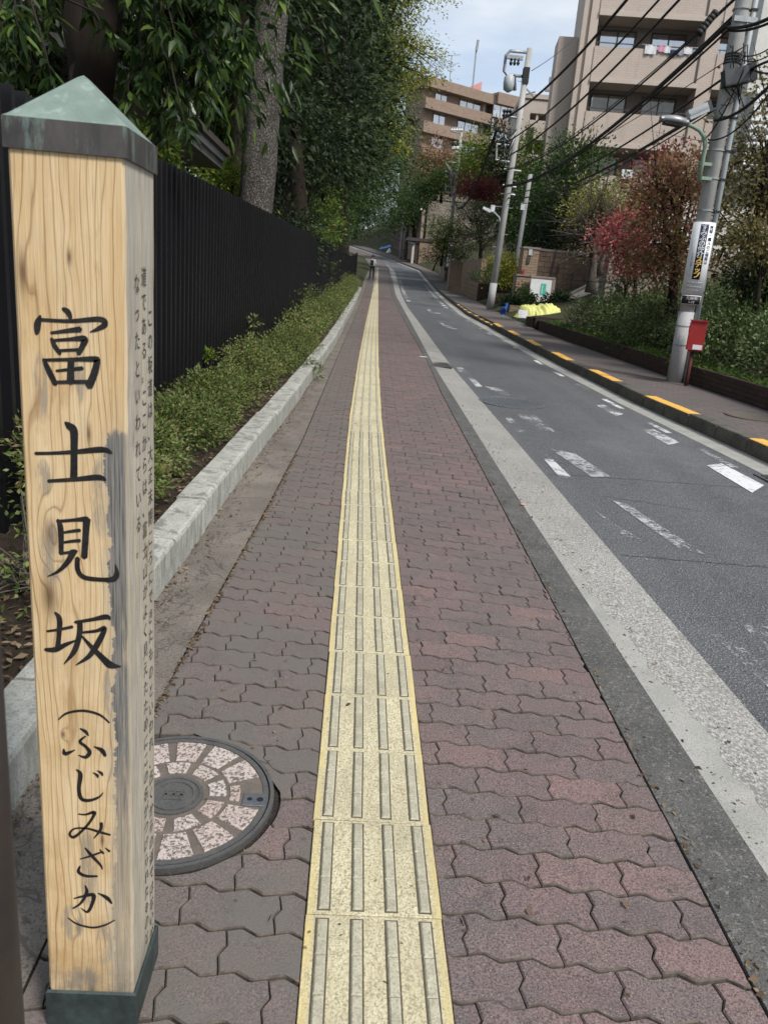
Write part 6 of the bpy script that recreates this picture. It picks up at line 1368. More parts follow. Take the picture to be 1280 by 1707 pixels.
def net_heap():
    g0 = gpix(862, 531, .1); nx, ny = 64, 34; W2, D2 = 1.62, 1.05; V = []; rg = random.Random(3)
    bags = [(.22, .45, .22, .40), (.45, .5, .24, .36), (.68, .45, .22, .50), (.84, .5, .17, .40), (.35, .7, .2, .42), (.58, .72, .2, .46)]
    for j in range(ny+1):
        for i in range(nx+1):
            u, v = i/nx, j/ny; h = 0
            for bx, by, r, hh in bags:
                d2 = ((u-bx)/r)**2+((v-by)/(r*1.5))**2; h = max(h, hh*math.sqrt(max(0, 1-d2*.8)))
            ed = min(u, 1-u, v, 1-v); h = h*min(1, ed*9)+.018*math.sin(u*61+v*17)*min(1, ed*8)+.012*math.sin(u*113-v*71)+.010*math.sin(v*97+u*23); cu, cv = u-.5, v-.5
            q = .86+.14*math.cos(4*math.atan2(cv, cu)); V.append((g0.x+.5*W2+cu*W2*q, g0.y+.1+.5*D2+cv*D2*q, float(prof(g0.y+v*D2))+.115+max(0, h)))
    b = MB(); n1 = nx+1; b.add(V, [(j*n1+i, j*n1+i+1, (j+1)*n1+i+1, (j+1)*n1+i) for j in range(ny) for i in range(nx)])
    tag(b.obj('netted_rubbish', MT['tarp'], None, True), 'bright yellow net heaped over rubbish bags on the right pavement', 'rubbish heap'); return g0
gy = net_heap()
tag(MB().box((gy.x+.1, gy.y-.28, gy.z+.16), (.28, .02, .24), rot('X', -.25)).obj('paper_sheet', MT['white']), 'pale sheet leaning on the yellow net heap', 'sheet')
heap('blue_tarp', 'crumpled blue sheet heaped at the foot of the stone wall, far up the street', 'tarp', 636, 417, 1.7, 1.2, .75, MT['lblue'], 9); heap('white_bag', 'small white bag next to the far blue sheet', 'bag', 645, 421, .6, .5, .45, MT['white'], 10)
def bucket():
    g0 = gpix(838, 524, .1); t = thing('blue_bucket', 'blue plastic bucket at the foot of the thin pole', 'bucket', g0); b = MB(); b.lathe(g0, [(.08, 0), (.085, .012), (.10, .22), (.112, .225), (.112, .245), (.10, .245), (.09, .03)], 20); b.obj('body', MT['blue'], t, True)
    MB().tube([g0+Vector((-.11, 0, .23)), g0+Vector((-.06, -.08, .18)), g0+Vector((.06, -.08, .18)), g0+Vector((.11, 0, .23))], .008, 5).obj('handle', MT['galv'], t)
    t = thing('blue_board', 'upright blue panel leaning behind the blue bucket', 'panel', g0+Vector((.15, .5, 0))); MB().box(g0+Vector((.17, .5, .2)), (.06, .15, .36), rot('Y', .1)).obj('board', MT['blue'], t)
bucket()
def block(name, lab, x0, y0, x1, y1, z0, z1, mat, cap=None, cat='wall'):
    t = thing(name, lab, cat, ((x0+x1)/2, (y0+y1)/2, z0)); MB().bbox((x0, y0, z0-.3), (x1, y1, z1)).obj('body', mat, t)
    if cap: MB().bbox((x0-.04, y0-.04, z1+.001), (x1+.04, y1+.04, z1+.06)).obj('coping', cap, t)
    return t
# brick retaining wall with stair, notice panel, intercom pier
def retaining():
    Yw = 33.0; a, c = P(893, 417, Yw), P(1030, 432, Yw); t = thing('retaining_wall', 'tall brown block retaining wall behind the notice panel', 'wall', (a.x, Yw, zr(Yw)))
    bl, rh = .42, .205; zt = a.z; z = zr(Yw)-.2; n = 0; row = 0; rows = int((zt-z)/rh)+1; rest = MB()
    MB().bbox((a.x, Yw+.05, z-.3), (c.x+1.2, Yw+.5, zt)).obj('core', MT['dirt'], t)
    for r in range(rows):
        x = a.x-(r % 2)*bl/2
        while x < c.x+1.0:
            x0, x1 = max(x, a.x), x+bl; z0 = zt-(r+1)*rh
            if x1-x0 > .05 and n < 260: MB().bbox((x0+.007, Yw-.03+random.uniform(-.003, .003), z0+.007), (x1-.007, Yw+.06, z0+rh-.007)).obj('block', MT['houseblock'] if False else MT['stoneblock'], t); n += 1
            x += bl
    MB().bbox((a.x-.05, Yw-.06, zt+.002), (c.x+1.2, Yw+.55, zt+.09)).obj('coping', MT['tandark'], t)
    # wire fence on top
    f = thing('wire_fence', 'thin dark wire fence standing on the brown retaining wall', 'fence', (a.x, Yw+.25, zt))
    x = a.x+.1
    while x < c.x+1: MB().tube([(x, Yw+.25, zt+.06), (x, Yw+.25, zt+1.05)], .018, 6).obj('post', MT['fence'], f); x += 1.15
    for k in range(6): z = zt+.2+k*.165; MB().tube([(a.x+.1, Yw+.25, z), (c.x+1, Yw+.25, z)], .006, 4).obj('wire', MT['fence'], f)
    for px0, py0, px1, py1, lab in ((918, 460, 927, 418, 'drain'), (922, 492, 931, 440, 'drain')):
        MB().tube([P(px0, py0, Yw-.1), P(px1, py1, Yw-.1)], .025, 6).obj('drain_pipe', MT['frame'], t)
    h = thing('stair_handrail', 'dark handrail climbing along the brown retaining wall', 'handrail', P(926, 476, Yw-.5)); MB().tube([P(924, 478, Yw-.5), P(985, 430, Yw-.4)], .03, 6).obj('rail', MT['frame'], h); MB().tube([P(931, 440, Yw-.5), P(958, 425, Yw-.4)], .03, 6).obj('rail', MT['frame'], h)
    for u in (.1, .5, .9): q = P(924, 478, Yw-.5).lerp(P(985, 430, Yw-.4), u); MB().tube([q, q-Vector((0, 0, .9))], .02, 6).obj('post', MT['frame'], h)
    # white stair parapet
    s = thing('stair_parapet', 'white sloping stair parapet behind the hedge', 'parapet', P(915, 512, 29)); A, C = P(913, 512, 28.5), P(1060, 436, 30.0); V = []
    for p in (A, C):
        for dy in (0, .18): V += [(p.x, p.y+dy, p.z), (p.x, p.y+dy, p.z-2.2)]
    b = MB(); b.add(V, [(0, 1, 5, 4), (2, 6, 7, 3), (0, 4, 6, 2), (0, 2, 3, 1), (4, 5, 7, 6), (1, 3, 7, 5)]); b.obj('body', MT['whitewall'], s)
    V = []
    for p in (A, C):
        for dx, dz in ((-.03, .002), (-.03, .09), (.21, .09), (.21, .002)): V.append((p.x, p.y+dx, p.z+dz))
    MB().add(V, [(k, (k+1) % 4, 4+(k+1) % 4, 4+k) for k in range(4)]+[(0, 3, 2, 1), (4, 5, 6, 7)]).obj('coping', MT['concwall'], s)
    # pier with intercom
    pa, pc = P(868, 418, 31.5), P(893, 470, 31.5); t = thing('gate_pier', 'brown block gate pier with intercom left of the notice panel', 'pier', (pa.x, 31.5, zr(31.5))); ptop = P(880, 414, 31.5).z
    MB().bbox((pa.x+.12, 31.5, zr(31.5)-.3), (pc.x-.02, 32.2, ptop)).obj('body', MT['houseblock'], t); q = P(884, 420, 31.48); MB().box(q, (.14, .05, .22)).obj('intercom', MT['lightbox'], t); q = P(881, 433, 31.47); MB().box(q, (.12, .06, .22)).obj('mailbox', MT['darkbox'], t); q = P(872, 453, 31.46); MB().box(q, (.10, .05, .16)).obj('red_plate', MT['red'], t)
    MB().bbox((pa.x+.08, 31.46, ptop+.001), (pc.x+.02, 32.24, ptop+.07)).obj('coping', MT['tandark'], t)
    q0, q1 = P(862, 459, 30.6), P(888, 459, 30.6); block('low_pier', 'low brown block wall in front of the gate pier', q0.x, 30.6, q1.x, 31.3, zr(30.6), q0.z, MT['houseblock'], MT['tandark'])
    # notice panel
    n0, n1 = P(886, 462, 30.2), P(921, 466, 30.2); t = thing('notice_panel', 'white panel with a green strip standing before the brown retaining wall', 'notice panel', (n0.x, 30.2, zr(30.2)))
    MB().bbox((n0.x, 30.2, zr(30.2)), (n1.x, 30.32, n0.z)).obj('panel', MT['white'], t); MB().bbox((n0.x-.04, 30.17, n0.z+.002), (n1.x+.10, 30.42, n0.z+.07)).obj('cap', MT['concwall'], t); MB().bbox((n1.x+.002, 30.18, zr(30.2)), (n1.x+.12, 30.4, n0.z)).obj('side_post', MT['concwall'], t)
    g0, g1 = P(902, 472, 30.19), P(908.5, 492, 30.19); gs = MB().bbox((g0.x, 30.19, g1.z), (g1.x, 30.198, g0.z)).obj('green_strip', MT['teal'], t)
    MB().bbox((g0.x+.05, 30.184, g1.z+.06), (g0.x+.075, 30.189, g0.z-.06)).obj('strip_mark', MT['white'], gs)
    st = thing('dark_stand', 'dark narrow stand in front of the white notice panel', 'stand', P(888, 505, 29.5)); q = P(888, 498, 29.5); MB().box(q, (.12, .08, .30)).obj('panel', MT['darkbox'], st); MB().box(q-Vector((.0, 0, .28)), (.05, .05, .3)).obj('leg', MT['darkbox'], st)
    for k, (px, py, Yd, rx, rz, lab) in enumerate(((870, 495, 28.5, .42, .36, 'glossy green pot shrub behind the yellow heap'), (852, 503, 28, .26, .2, 'small dark plant beside the blue bucket'), (918, 503, 29, .4, .2, 'dark low bush right of the notice panel'), (938, 500, 28.5, .3, .25, 'scrubby bush between notice panel and hedge'))):
        q = P(px, py, Yd); shrub('pot_shrub', lab, 'shrub', (q.x, Yd, zr(Yd)+.2), [(q.x, Yd, q.z, rx, rx*.7, rz), (q.x+.1, Yd, q.z-rz*.6, rx*.8, rx*.6, rz*.7)], MT['lf_mid' if k == 0 else 'lf_dark'], 80, 14, .10, .10, .05, 800+k, stems=6)
    q0, q1 = P(850, 508, 27.6), P(872, 508, 27.6); block('brick_kerb_block', 'small brick block at the left end of the yellow heap', q0.x, 27.6, q1.x, 28.2, zr(27.6), q0.z, MT['houseblock'], None)
MT['stoneblock'] = plain('brown_block_face', (.215, .15, .11), (.16, .112, .085), 3, .85, .25, .3, 0, 40, .45)
retaining()
# planter walls further up
def up_walls():
    q = lambda px, py, Y: P(px, py, Y)
    a, c = q(818, 487, 33), q(850, 487, 33); t = thing('brick_pier_wall', 'beige block wall just right of the transformer pole', 'wall', (a.x, 33, zr(33))); z = zr(33)-.15; zt = a.z; n = 0
    MB().bbox((a.x+.02, 33.03, z-.2), (c.x, 33.4, zt-.01)).obj('core', MT['dirt'], t)
    for r in range(int((zt-z)/.2)+1):
        x = a.x-(r % 2)*.2
        while x < c.x: x0, x1 = max(x, a.x), min(x+.4, c.x); z0 = zt-(r+1)*.2; (MB().bbox((x0+.006, 33-random.uniform(0, .006), z0+.006), (x1-.006, 33.05, z0+.194)).obj('block', MT['blockb'], t) if x1-x0 > .04 else None); x += .4
    # planter with grey-green bush
    a, c = q(757, 448, 45), q(802, 480, 38.5); xl = lambda y: float(E_paveR(y))+.06; t = thing('brick_planter', 'long beige block planter with grey-green bush left of the transformer pole', 'planter', (xl(42), 42, zr(42)))
    ys_ = np.arange(37.6, 47, 1.55)
    for k in range(len(ys_)-1):
        y0, y1 = ys_[k], ys_[k+1]; hh = .85
        for r in range(4): 
            for j in range(4):
                ya, yb = y0+(y1-y0)*j/4+.006, y0+(y1-y0)*(j+1)/4-.006; xa, xb = xl(ya), xl(yb); zz = zr((ya+yb)/2)+r*hh/4-.02
                MB().add([(xa, ya, zz+.006), (xb, yb, zz+.006), (xb, yb, zz+hh/4-.006), (xa, ya, zz+hh/4-.006), (xa+.14, ya, zz+.006), (xb+.14, yb, zz+.006), (xb+.14, yb, zz+hh/4-.006), (xa+.14, ya, zz+hh/4-.006)], [(0, 3, 2, 1), (4, 5, 6, 7), (0, 1, 5, 4), (1, 2, 6, 5), (2, 3, 7, 6), (3, 0, 4, 7)]).obj('block', MT['blockb'], t)
    V = []
    for y in ys_: V += [(xl(y)+.03, y, zr(y)-.1), (xl(y)+.03, y, zr(y)+.80), (xl(y)+1.7, y, zr(y)+.80), (xl(y)+1.7, y, zr(y)-.1)]
    MB().add(V, [(4*j+k, 4*j+(k+1) % 4, 4*j+4+(k+1) % 4, 4*j+4+k) for j in range(len(ys_)-1) for k in range(4)]+[(0, 1, 2, 3), tuple(range(4*len(ys_)-4, 4*len(ys_)))[::-1]]).obj('core', MT['soil'], t)
    x = xl(42)+.8; shrub('grey_bush', 'grey-green rounded bush in the beige block planter', 'shrub', (x, 42, zr(42)+.8), [(x, 40.5, zr(41)+1.05, .75, 1.6, .42), (x+.2, 43.2, zr(43)+1.1, .8, 1.5, .5)], MT['lf_hedgeR'], 260, 18, .18, .10, .03, 820, stems=10)
    t = thing('side_wall', 'taller beige block wall behind the grey-green bush', 'wall', (8, 46, zr(45))); a, c = q(776, 437, 48), q(808, 430, 42); wall_box(t, 'body', (a.x, 48), (c.x, 42), .3, zr(44)-.3, (a.z+c.z)/2, MT['houseblock'])
    t = thing('end_pier', 'beige block pier behind the far utility pole', 'pier', (6.5, 49, zr(49))); a = q(748, 437, 50); MB().bbox((a.x, 49, zr(49)-.3), (a.x+1.3, 50, a.z)).obj('body', MT['houseblock'], t); MB().bbox((a.x-.05, 48.95, a.z+.002), (a.x+1.35, 50.05, a.z+.08)).obj('coping', MT['tandark'], t)
    # street wall below the dark clipped bush
    t = thing('street_wall', 'long low beige wall beside the rising pavement near the gate', 'wall', (6.9, 62, zr(62)))
    for k in range(7):
        y0, y1 = 56+k*2.1, 56+(k+1)*2.1-.02; a, c = (float(E_paveR(y0))+.05, y0), (float(E_paveR(y1))+.05, y1); wall_box(t, 'panel', a, c, .25, zr(y0)-.3, zr(y0)+1.25+.02*k, MT['blockb'])
    t = thing('white_bin', 'small white bin by the low beige wall near the far pole', 'bin', gpix(733, 456, .1)); g0 = gpix(733, 456, .1); MB().cbox((g0.x, g0.y, g0.z), (g0.x+.35, g0.y+.35, g0.z+.3), .03).obj('body', MT['white'], t); MB().cbox((g0.x-.02, g0.y-.02, g0.z+.301), (g0.x+.37, g0.y+.37, g0.z+.35), .02).obj('lid', MT['white'], t)
    # gate
    g0 = gpix(692, 439, .1); Yg = g0.y; t = thing('house_gate', 'dark gate under a small flat canopy beside the beige house', 'gate', g0); za = g0.z
    a, c = P(688, 400, Yg), P(700, 400, Yg)
    for px in (690, 697): p_ = P(px, 400, Yg); MB().bbox((p_.x-.12, Yg, za-.2), (p_.x+.12, Yg+.25, P(px, 405, Yg).z)).obj('pillar', MT['tanplain' if px == 690 else 'frame'], t)
    p0, p1 = P(678, 395, Yg), P(722, 402, Yg); MB().bbox((p0.x, Yg-.3, p0.z-.3), (p1.x, Yg+1.2, p0.z)).obj('canopy', MT['frame'], t); p0, p1 = P(683, 397, Yg), P(691, 402, Yg); MB().bbox((p0.x, Yg-.2, p1.z-.3), (p1.x, Yg+.4, p0.z-.31)).obj('lantern', MT['darkbox'], t)
    for k in range(5): p_ = P(692+k*1.0, 430, Yg+.1); MB().bbox((p_.x-.03, Yg+.1, za), (p_.x+.03, Yg+.16, P(692, 404, Yg).z)).obj('bar', MT['frame'], t)
    # beige house
    t = thing('beige_house', 'beige rendered house with stained concrete upper wall at the street bend', 'house', (8.2, Yg+4, zr(Yg)))
    a, c, e = P(714, 340, Yg+1.5), P(775, 340, Yg+3), P(666, 392, Yg+12)
    z0 = zr(Yg)-.5; zt = P(735, 333, Yg+1.5).z
    MB().bbox((a.x, Yg+1.5, z0), (c.x+6, Yg+9, zt)).obj('upper_wall', MT['concwall'], t); MB().bbox((a.x-.1, Yg+1.4, zt+.002), (c.x+6.1, Yg+9, zt+.25)).obj('roof_edge', MT['concwall'], t)
    zl = P(683, 372, Yg+4).z; b = MB(); s0, s1 = P(700, 400, Yg+.6), P(668, 400, Yg+8)
    V = []
    for (x, y, zz) in ((s0.x, Yg+.9, P(714, 350, Yg+1).z), (s1.x, Yg+9.0, P(678, 372, Yg+9).z)): V += [(x, y, z0), (x, y, zz), (x+.3, y+.1, zz), (x+.3, y+.1, z0)]
    b.add(V, [(0, 4, 5, 1), (1, 5, 6, 2), (2, 6, 7, 3), (0, 1, 2, 3), (7, 6, 5, 4)]); b.obj('street_wall', MT['beige'], t)
    p0, p1 = V[1], V[5]; MB().tube([Vector(p0)+Vector((-.1, 0, .05)), Vector(p1)+Vector((-.1, 0, .05))], .12, 5).obj('verge_board', MT['white'], t)
    MB().bbox((s0.x-.05, Yg-.2, z0), (P(745, 400, Yg).x, Yg+.1, P(720, 405, Yg).z)).obj('garden_wall', MT['houseblock'], t)
    # stone wall at the bend
    t = thing('stone_wall', 'dark rubble stone wall at the bend of the street', 'wall', gpix(650, 424, .1)); g0, g1 = gpix(664, 431, .1), gpix(637, 411, .1); d = Vector((g1.x-g0.x, g1.y-g0.y, 0)); L = d.length; d.normalize(); nrm = Vector((-d.y, d.x, 0)); nrm = nrm if nrm.y > 0 else -nrm
    rg = random.Random(6); hgt = 5.0; s = 0; MB().add([tuple(g0+nrm*1.0+Vector((0, 0, -.5))), tuple(g0+d*L+nrm*1.0+Vector((0, 0, .5))), tuple(g0+d*L+nrm*1.0+Vector((0, 0, hgt+2))), tuple(g0+nrm*1.0+Vector((0, 0, hgt)))], [(0, 1, 2, 3)]).obj('core', MT['dirt'], t)
    for r in range(9):
        s = rg.uniform(-.5, 0)
        while s < L:
            w_ = rg.uniform(.5, 1.1); zc = r*.6+.2+(g1.z-g0.z)*s/L; c = g0+d*(s+w_/2)+nrm*(.9+rg.uniform(-.05, .05))+Vector((0, 0, zc)); MB().box(c, (w_-.06, .5, .54), rot('Z', math.atan2(d.y, d.x))).obj('stone', MT['stone'], t); s += w_
MT['blockb'] = plain('beige_block_face', (.27, .19, .125), (.21, .148, .10), 3, .85, .25, .3, 0, 40, .4)
up_walls()

# ------------------------------------------------------------------ apartment blocks
class Facade:
    """local frame: u along the front, w into the building, z up"""
    def __init__(s, o, ang): s.o = Vector((o[0], o[1], 0)); s.d = Vector((math.cos(ang), math.sin(ang), 0)); s.n = Vector((-math.sin(ang), math.cos(ang), 0)); s.M = Matrix.Rotation(ang, 3, 'Z')
    def pt(s, u, w_, z): return s.o+s.d*u+s.n*w_+Vector((0, 0, z))
    def box(s, u0, u1, w0, w1, z0, z1): return MB().box(s.pt((u0+u1)/2, (w0+w1)/2, (z0+z1)/2), (u1-u0, w1-w0, z1-z0), s.M)
    def hit(s, px, py, w_=0.0):
        d = ray(px, py); c = Vector((0, 0, CAMH)); k = ((s.o+s.n*w_-c).dot(s.n))/d.dot(s.n); p = c+d*k; return (p-s.o).dot(s.d), p.z
def window(f, t, u0, u1, w_, z0, z1, panes=2, curtain=.6, seed=0, fm='frame'):
    wd = thing if False else None
    fr = f.box(u0-.06, u1+.06, w_-.05, w_+.02, z1, z1+.07).obj('window', MT[fm], t)
    f.box(u0-.06, u1+.06, w_-.05, w_+.02, z0-.07, z0).obj('sill', MT['alu'], fr)
    for k in range(panes+1): u = u0+(u1-u0)*k/panes; f.box(u-.035, u+.035, w_-.045, w_+.02, z0, z1).obj('mullion', MT[fm], fr)
    rg = random.Random(seed)
    for k in range(panes):
        a, b_ = u0+(u1-u0)*k/panes+.036, u0+(u1-u0)*(k+1)/panes-.036; f.box(a, b_, w_-.02, w_-.012, z0, z1).obj('pane', MT['pane'], fr)
        f.box(a, b_, w_+.03, w_+.05, z0, z1).obj('curtain' if rg.random() < curtain else 'interior', MT['curtain'] if rg.random() < curtain else MT['darkbox'], fr)
def tan_block():
    ang = math.radians(-6.7); c0 = P(962, 100, 44.0); f = Facade((c0.x, 44.0), ang); t = thing('tan_apartment_block', 'large tan tiled apartment block with deep balconies above the right side', 'building', (c0.x, 44, 3))
    u0 = f.hit(976, 186)[0]; u1 = f.hit(1170, 93)[0]; zA, zB = f.hit(1089, 82)[1], f.hit(1059, 190)[1]; H_ = zA-zB; uP = f.hit(1195, 95)[0]; uE = f.hit(1248, 60)[0]+.3
    ph = H_*.545; zlow = 3.0
    fl = [zB+H_*k for k in (-2, -1, 0, 1, 2)]
    D = 1.5
    f.box(-.02, u0-.6, -.25, 3, zlow, fl[-1]+3).obj('corner_pier', MT['tan'], t); f.box(u0-.6, u0, .0, 1.49, zlow, fl[-1]+3).obj('pier', MT['tanplain'], t)
    f.box(-1.0, -.03, .6, 2.4, zlow, f.hit(945, 60, .6)[1]).obj('side_wing', MT['tan'], t)
    f.box(u0, uE+8, D+.16, 9, zlow, fl[-1]+3).obj('core', MT['dirt'], t)
    for bi, (a, b_) in enumerate(((u0, u1), (uP, uE))):
        if bi == 0: f.box(u1, uP, .0, D+.1, zlow, fl[-1]+3).obj('pier', MT['tan'], t)
        for k, z in enumerate(fl):
            p_ = f.box(a, b_, -.05, .12, z-ph+.22, z).obj('parapet', MT['tan'], t); f.box(a, b_, -.10, .16, z-ph, z-ph+.219).obj('band', MT['tanplain'], p_)
            f.box(a, b_, .121, D+.1, z-ph+.02, z-ph+.2).obj('slab', MT['tanplain'], t)
            f.box(a, b_, D, D+.14, z-ph+.2, z+H_-ph+.02).obj('back_wall', MT['tandark'], t) if False else None
            # back wall pieces round the windows
            zt_ = z+H_*.40; zb_ = z-ph+.25; L = b_-a
            wins = [(a+L*.06, a+L*.42), (a+L*.56, a+L*.90)] if bi == 0 else [(a+L*.15, a+L*.85)]
            edges_ = [a]+[e for w2 in wins for e in w2]+[b_]
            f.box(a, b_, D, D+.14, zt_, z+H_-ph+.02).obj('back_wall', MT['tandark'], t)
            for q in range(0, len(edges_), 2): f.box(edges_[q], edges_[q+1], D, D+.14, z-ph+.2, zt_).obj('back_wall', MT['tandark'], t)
            for j, (wa, wb2) in enumerate(wins): window(f, t, wa+.06, wb2-.06, D+.02, zb_, zt_-.07, 2 if bi == 0 else 2, .97, seed=k*7+j+bi*31)
            rl = f.box(a+.02, b_-.02, .0, .05, z+.16, z+.20).obj('balcony_rail', MT['frame'], t)
            for q in range(int((b_-a)/.9)+1): uu = a+.1+q*.9; f.box(uu-.015, uu+.015, .01, .04, z, z+.16).obj('rail_post', MT['frame'], rl) if uu < b_-.05 else None
            if bi == 0:
                for uu in (b_-.18,): f.box(uu, uu+.1, -.08, -.051, z-ph*.95, z+.15).obj('gutter_pipe', MT['frame'], t)
    pp = f.hit(990, 60)[0]; f.box(u0-.42, u0-.26, -.14, -.02, zlow, fl[-1]-.4).obj('downpipe', MT['tanplain'], t)
    f.box(uE-.05, uE+.45, -.4, .0, zlow, fl[-1]+3).obj('white_pipe_pier', MT['whitewall'], t)
    # laundry on the upper balcony
    z1 = fl[3]
    for k, (pa, pb, py0, py1, mt, lab) in enumerate(((1076, 1092, 74, 90, 'cloth_w', 'white towel hanging at the left end of the upper balcony laundry'), (1098, 1106, 74, 86, 'cloth_p', 'pink garment hanging second in the upper balcony laundry'), (1107, 1116, 76, 88, 'cloth_w', 'white garment right of the pink one on the upper balcony'), (1116, 1129, 82, 92, 'cloth_n', 'navy garment in the middle of the upper balcony laundry'), (1131, 1138, 80, 92, 'cloth_b', 'grey blue garment right of the navy one'), (1140, 1152, 78, 90, 'cloth_w', 'white shirt near the right end of the upper balcony laundry'), (1154, 1164, 82, 93, 'cloth_b', 'pale grey cloth at the right end of the upper balcony laundry'))):
        ua, za = f.hit(pa, py0, -.1); ub, zb2 = f.hit(pb, py1, -.1); n = 7; V = []
        for i in range(n):
            u = ua+(ub-ua)*i/(n-1)
            for j in range(4): V.append(f.pt(u, -.13+.03*math.sin(i*1.7+j*.8), za+(zb2-za)*j/3))
        for i in range(n):
            u = ua+(ub-ua)*i/(n-1)
            for j in range(4): V.append(f.pt(u, -.115+.03*math.sin(i*1.7+j*.8), za+(zb2-za)*j/3))
        m_ = n*4; Fc = [(4*i+j, 4*i+j+1, 4*i+5+j, 4*i+4+j) for i in range(n-1) for j in range(3)]; Fc += [tuple(x+m_ for x in q[::-1]) for q in Fc]
        tag(MB().add(V, Fc).obj('laundry_item', MT[mt], None, True), lab, 'laundry', 'laundry on the balcony')
    ln = thing('laundry_pole', 'thin pole carrying the laundry on the upper balcony', 'pole', f.pt(u0+1, -.12, z1+.3)); ua, za = f.hit(1070, 74, -.1); ub, zb2 = f.hit(1168, 81, -.1); MB().tube([f.pt(ua, -.12, za+.02), f.pt(ub, -.12, za+.02)], .015, 6).obj('rod', MT['alu'], ln)
    for uu in (ua+.2, ub-.2): MB().tube([f.pt(uu, -.12, za+.02), f.pt(uu, .02, za-.3)], .012, 5).obj('hook', MT['alu'], ln)
    a_, z_ = f.hit(1045, 290, -.3); ac = thing('wall_unit', 'white outdoor unit on the lowest balcony of the tan block', 'outdoor unit', f.pt(a_, -.25, z_)); f.box(a_-.28, a_+.28, -.35, -.11, z_-.22, z_+.22).obj('case', MT['white'], ac); MB().tube([f.pt(a_, -.351, z_), f.pt(a_, -.37, z_)], .16, 16).obj('fan_grille', MT['lightbox'], ac)
    ua, za = f.hit(1062, 288, -.3); ub, zb2 = f.hit(1125, 300, -.3); rl = thing('white_handrail', 'white handrail right of the outdoor unit on the tan block', 'handrail', f.pt(ua, -.2, za)); 
    for dz in (0, -.25): MB().tube([f.pt(ua, -.2, za+dz), f.pt(ub, -.2, za+dz)], .02, 6).obj('rail', MT['white'], rl)
    for q in range(4): uu = ua+(ub-ua)*q/3; MB().tube([f.pt(uu, -.2, za), f.pt(uu, -.2, za-.45)], .02, 6).obj('post', MT['white'], rl)
    # lower wing further back
    g = Facade((P(868, 200, 60).x, 60), math.radians(-3)); t = thing('tan_rear_wing', 'lighter set-back wing of tan apartments behind the transformer pole', 'building', g.pt(0, 0, 4)); ue = g.hit(940, 180)[0]
    zr_ = g.hit(895, 165)[1]; z1_, z2_ = g.hit(900, 201)[1], g.hit(900, 258)[1]; hh = (z1_-z2_)
    ua = g.hit(884, 185)[0]; g.box(0, ua, -.1, 8, 3, zr_).obj('wall', MT['tanplain'], t); g.box(ua, ue, -.1, 8, zr_-.9, zr_+.002).obj('roof_band', MT['tanplain'], t); g.box(-.1, ue, -.2, 8, zr_+.003, zr_+.3).obj('roof_edge', MT['tanplain'], t)
    uw = g.hit(872, 240)[0]; wn = g.box(.5, 1.0, -.15, -.101, g.hit(872, 222)[1]-.4, g.hit(872, 222)[1]+.4).obj('window', MT['glass'], t)
    for k in range(3):
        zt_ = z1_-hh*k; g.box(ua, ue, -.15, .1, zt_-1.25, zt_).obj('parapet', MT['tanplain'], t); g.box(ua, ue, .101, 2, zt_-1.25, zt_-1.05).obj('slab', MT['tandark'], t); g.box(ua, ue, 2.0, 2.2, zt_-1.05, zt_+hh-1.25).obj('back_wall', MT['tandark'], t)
        wv = g.box(ua+.9, ue-.6, 1.95, 1.999, zt_-1.0, zt_+.9).obj('window', MT['frame'], t); g.box(ua+1.0, ue-.7, 1.93, 1.949, zt_-.9, zt_+.8).obj('pane', MT['glass'], wv); g.box(ua+.45, ua+.6, 0, .1, zt_, zt_+hh-1.25).obj('column', MT['tanplain'], t)
    # roof-top mast
    q = P(916, 150, 62); m = thing('roof_mast', 'short grey mast on the set-back tan wing', 'mast', q); MB().tube([q, P(918, 128, 62)], .12, 6).obj('rod', MT['galv'], m); MB().box(q+Vector((0, 0, .1)), (.6, .6, .3)).obj('foot', MT['galv'], m)
tan_block()
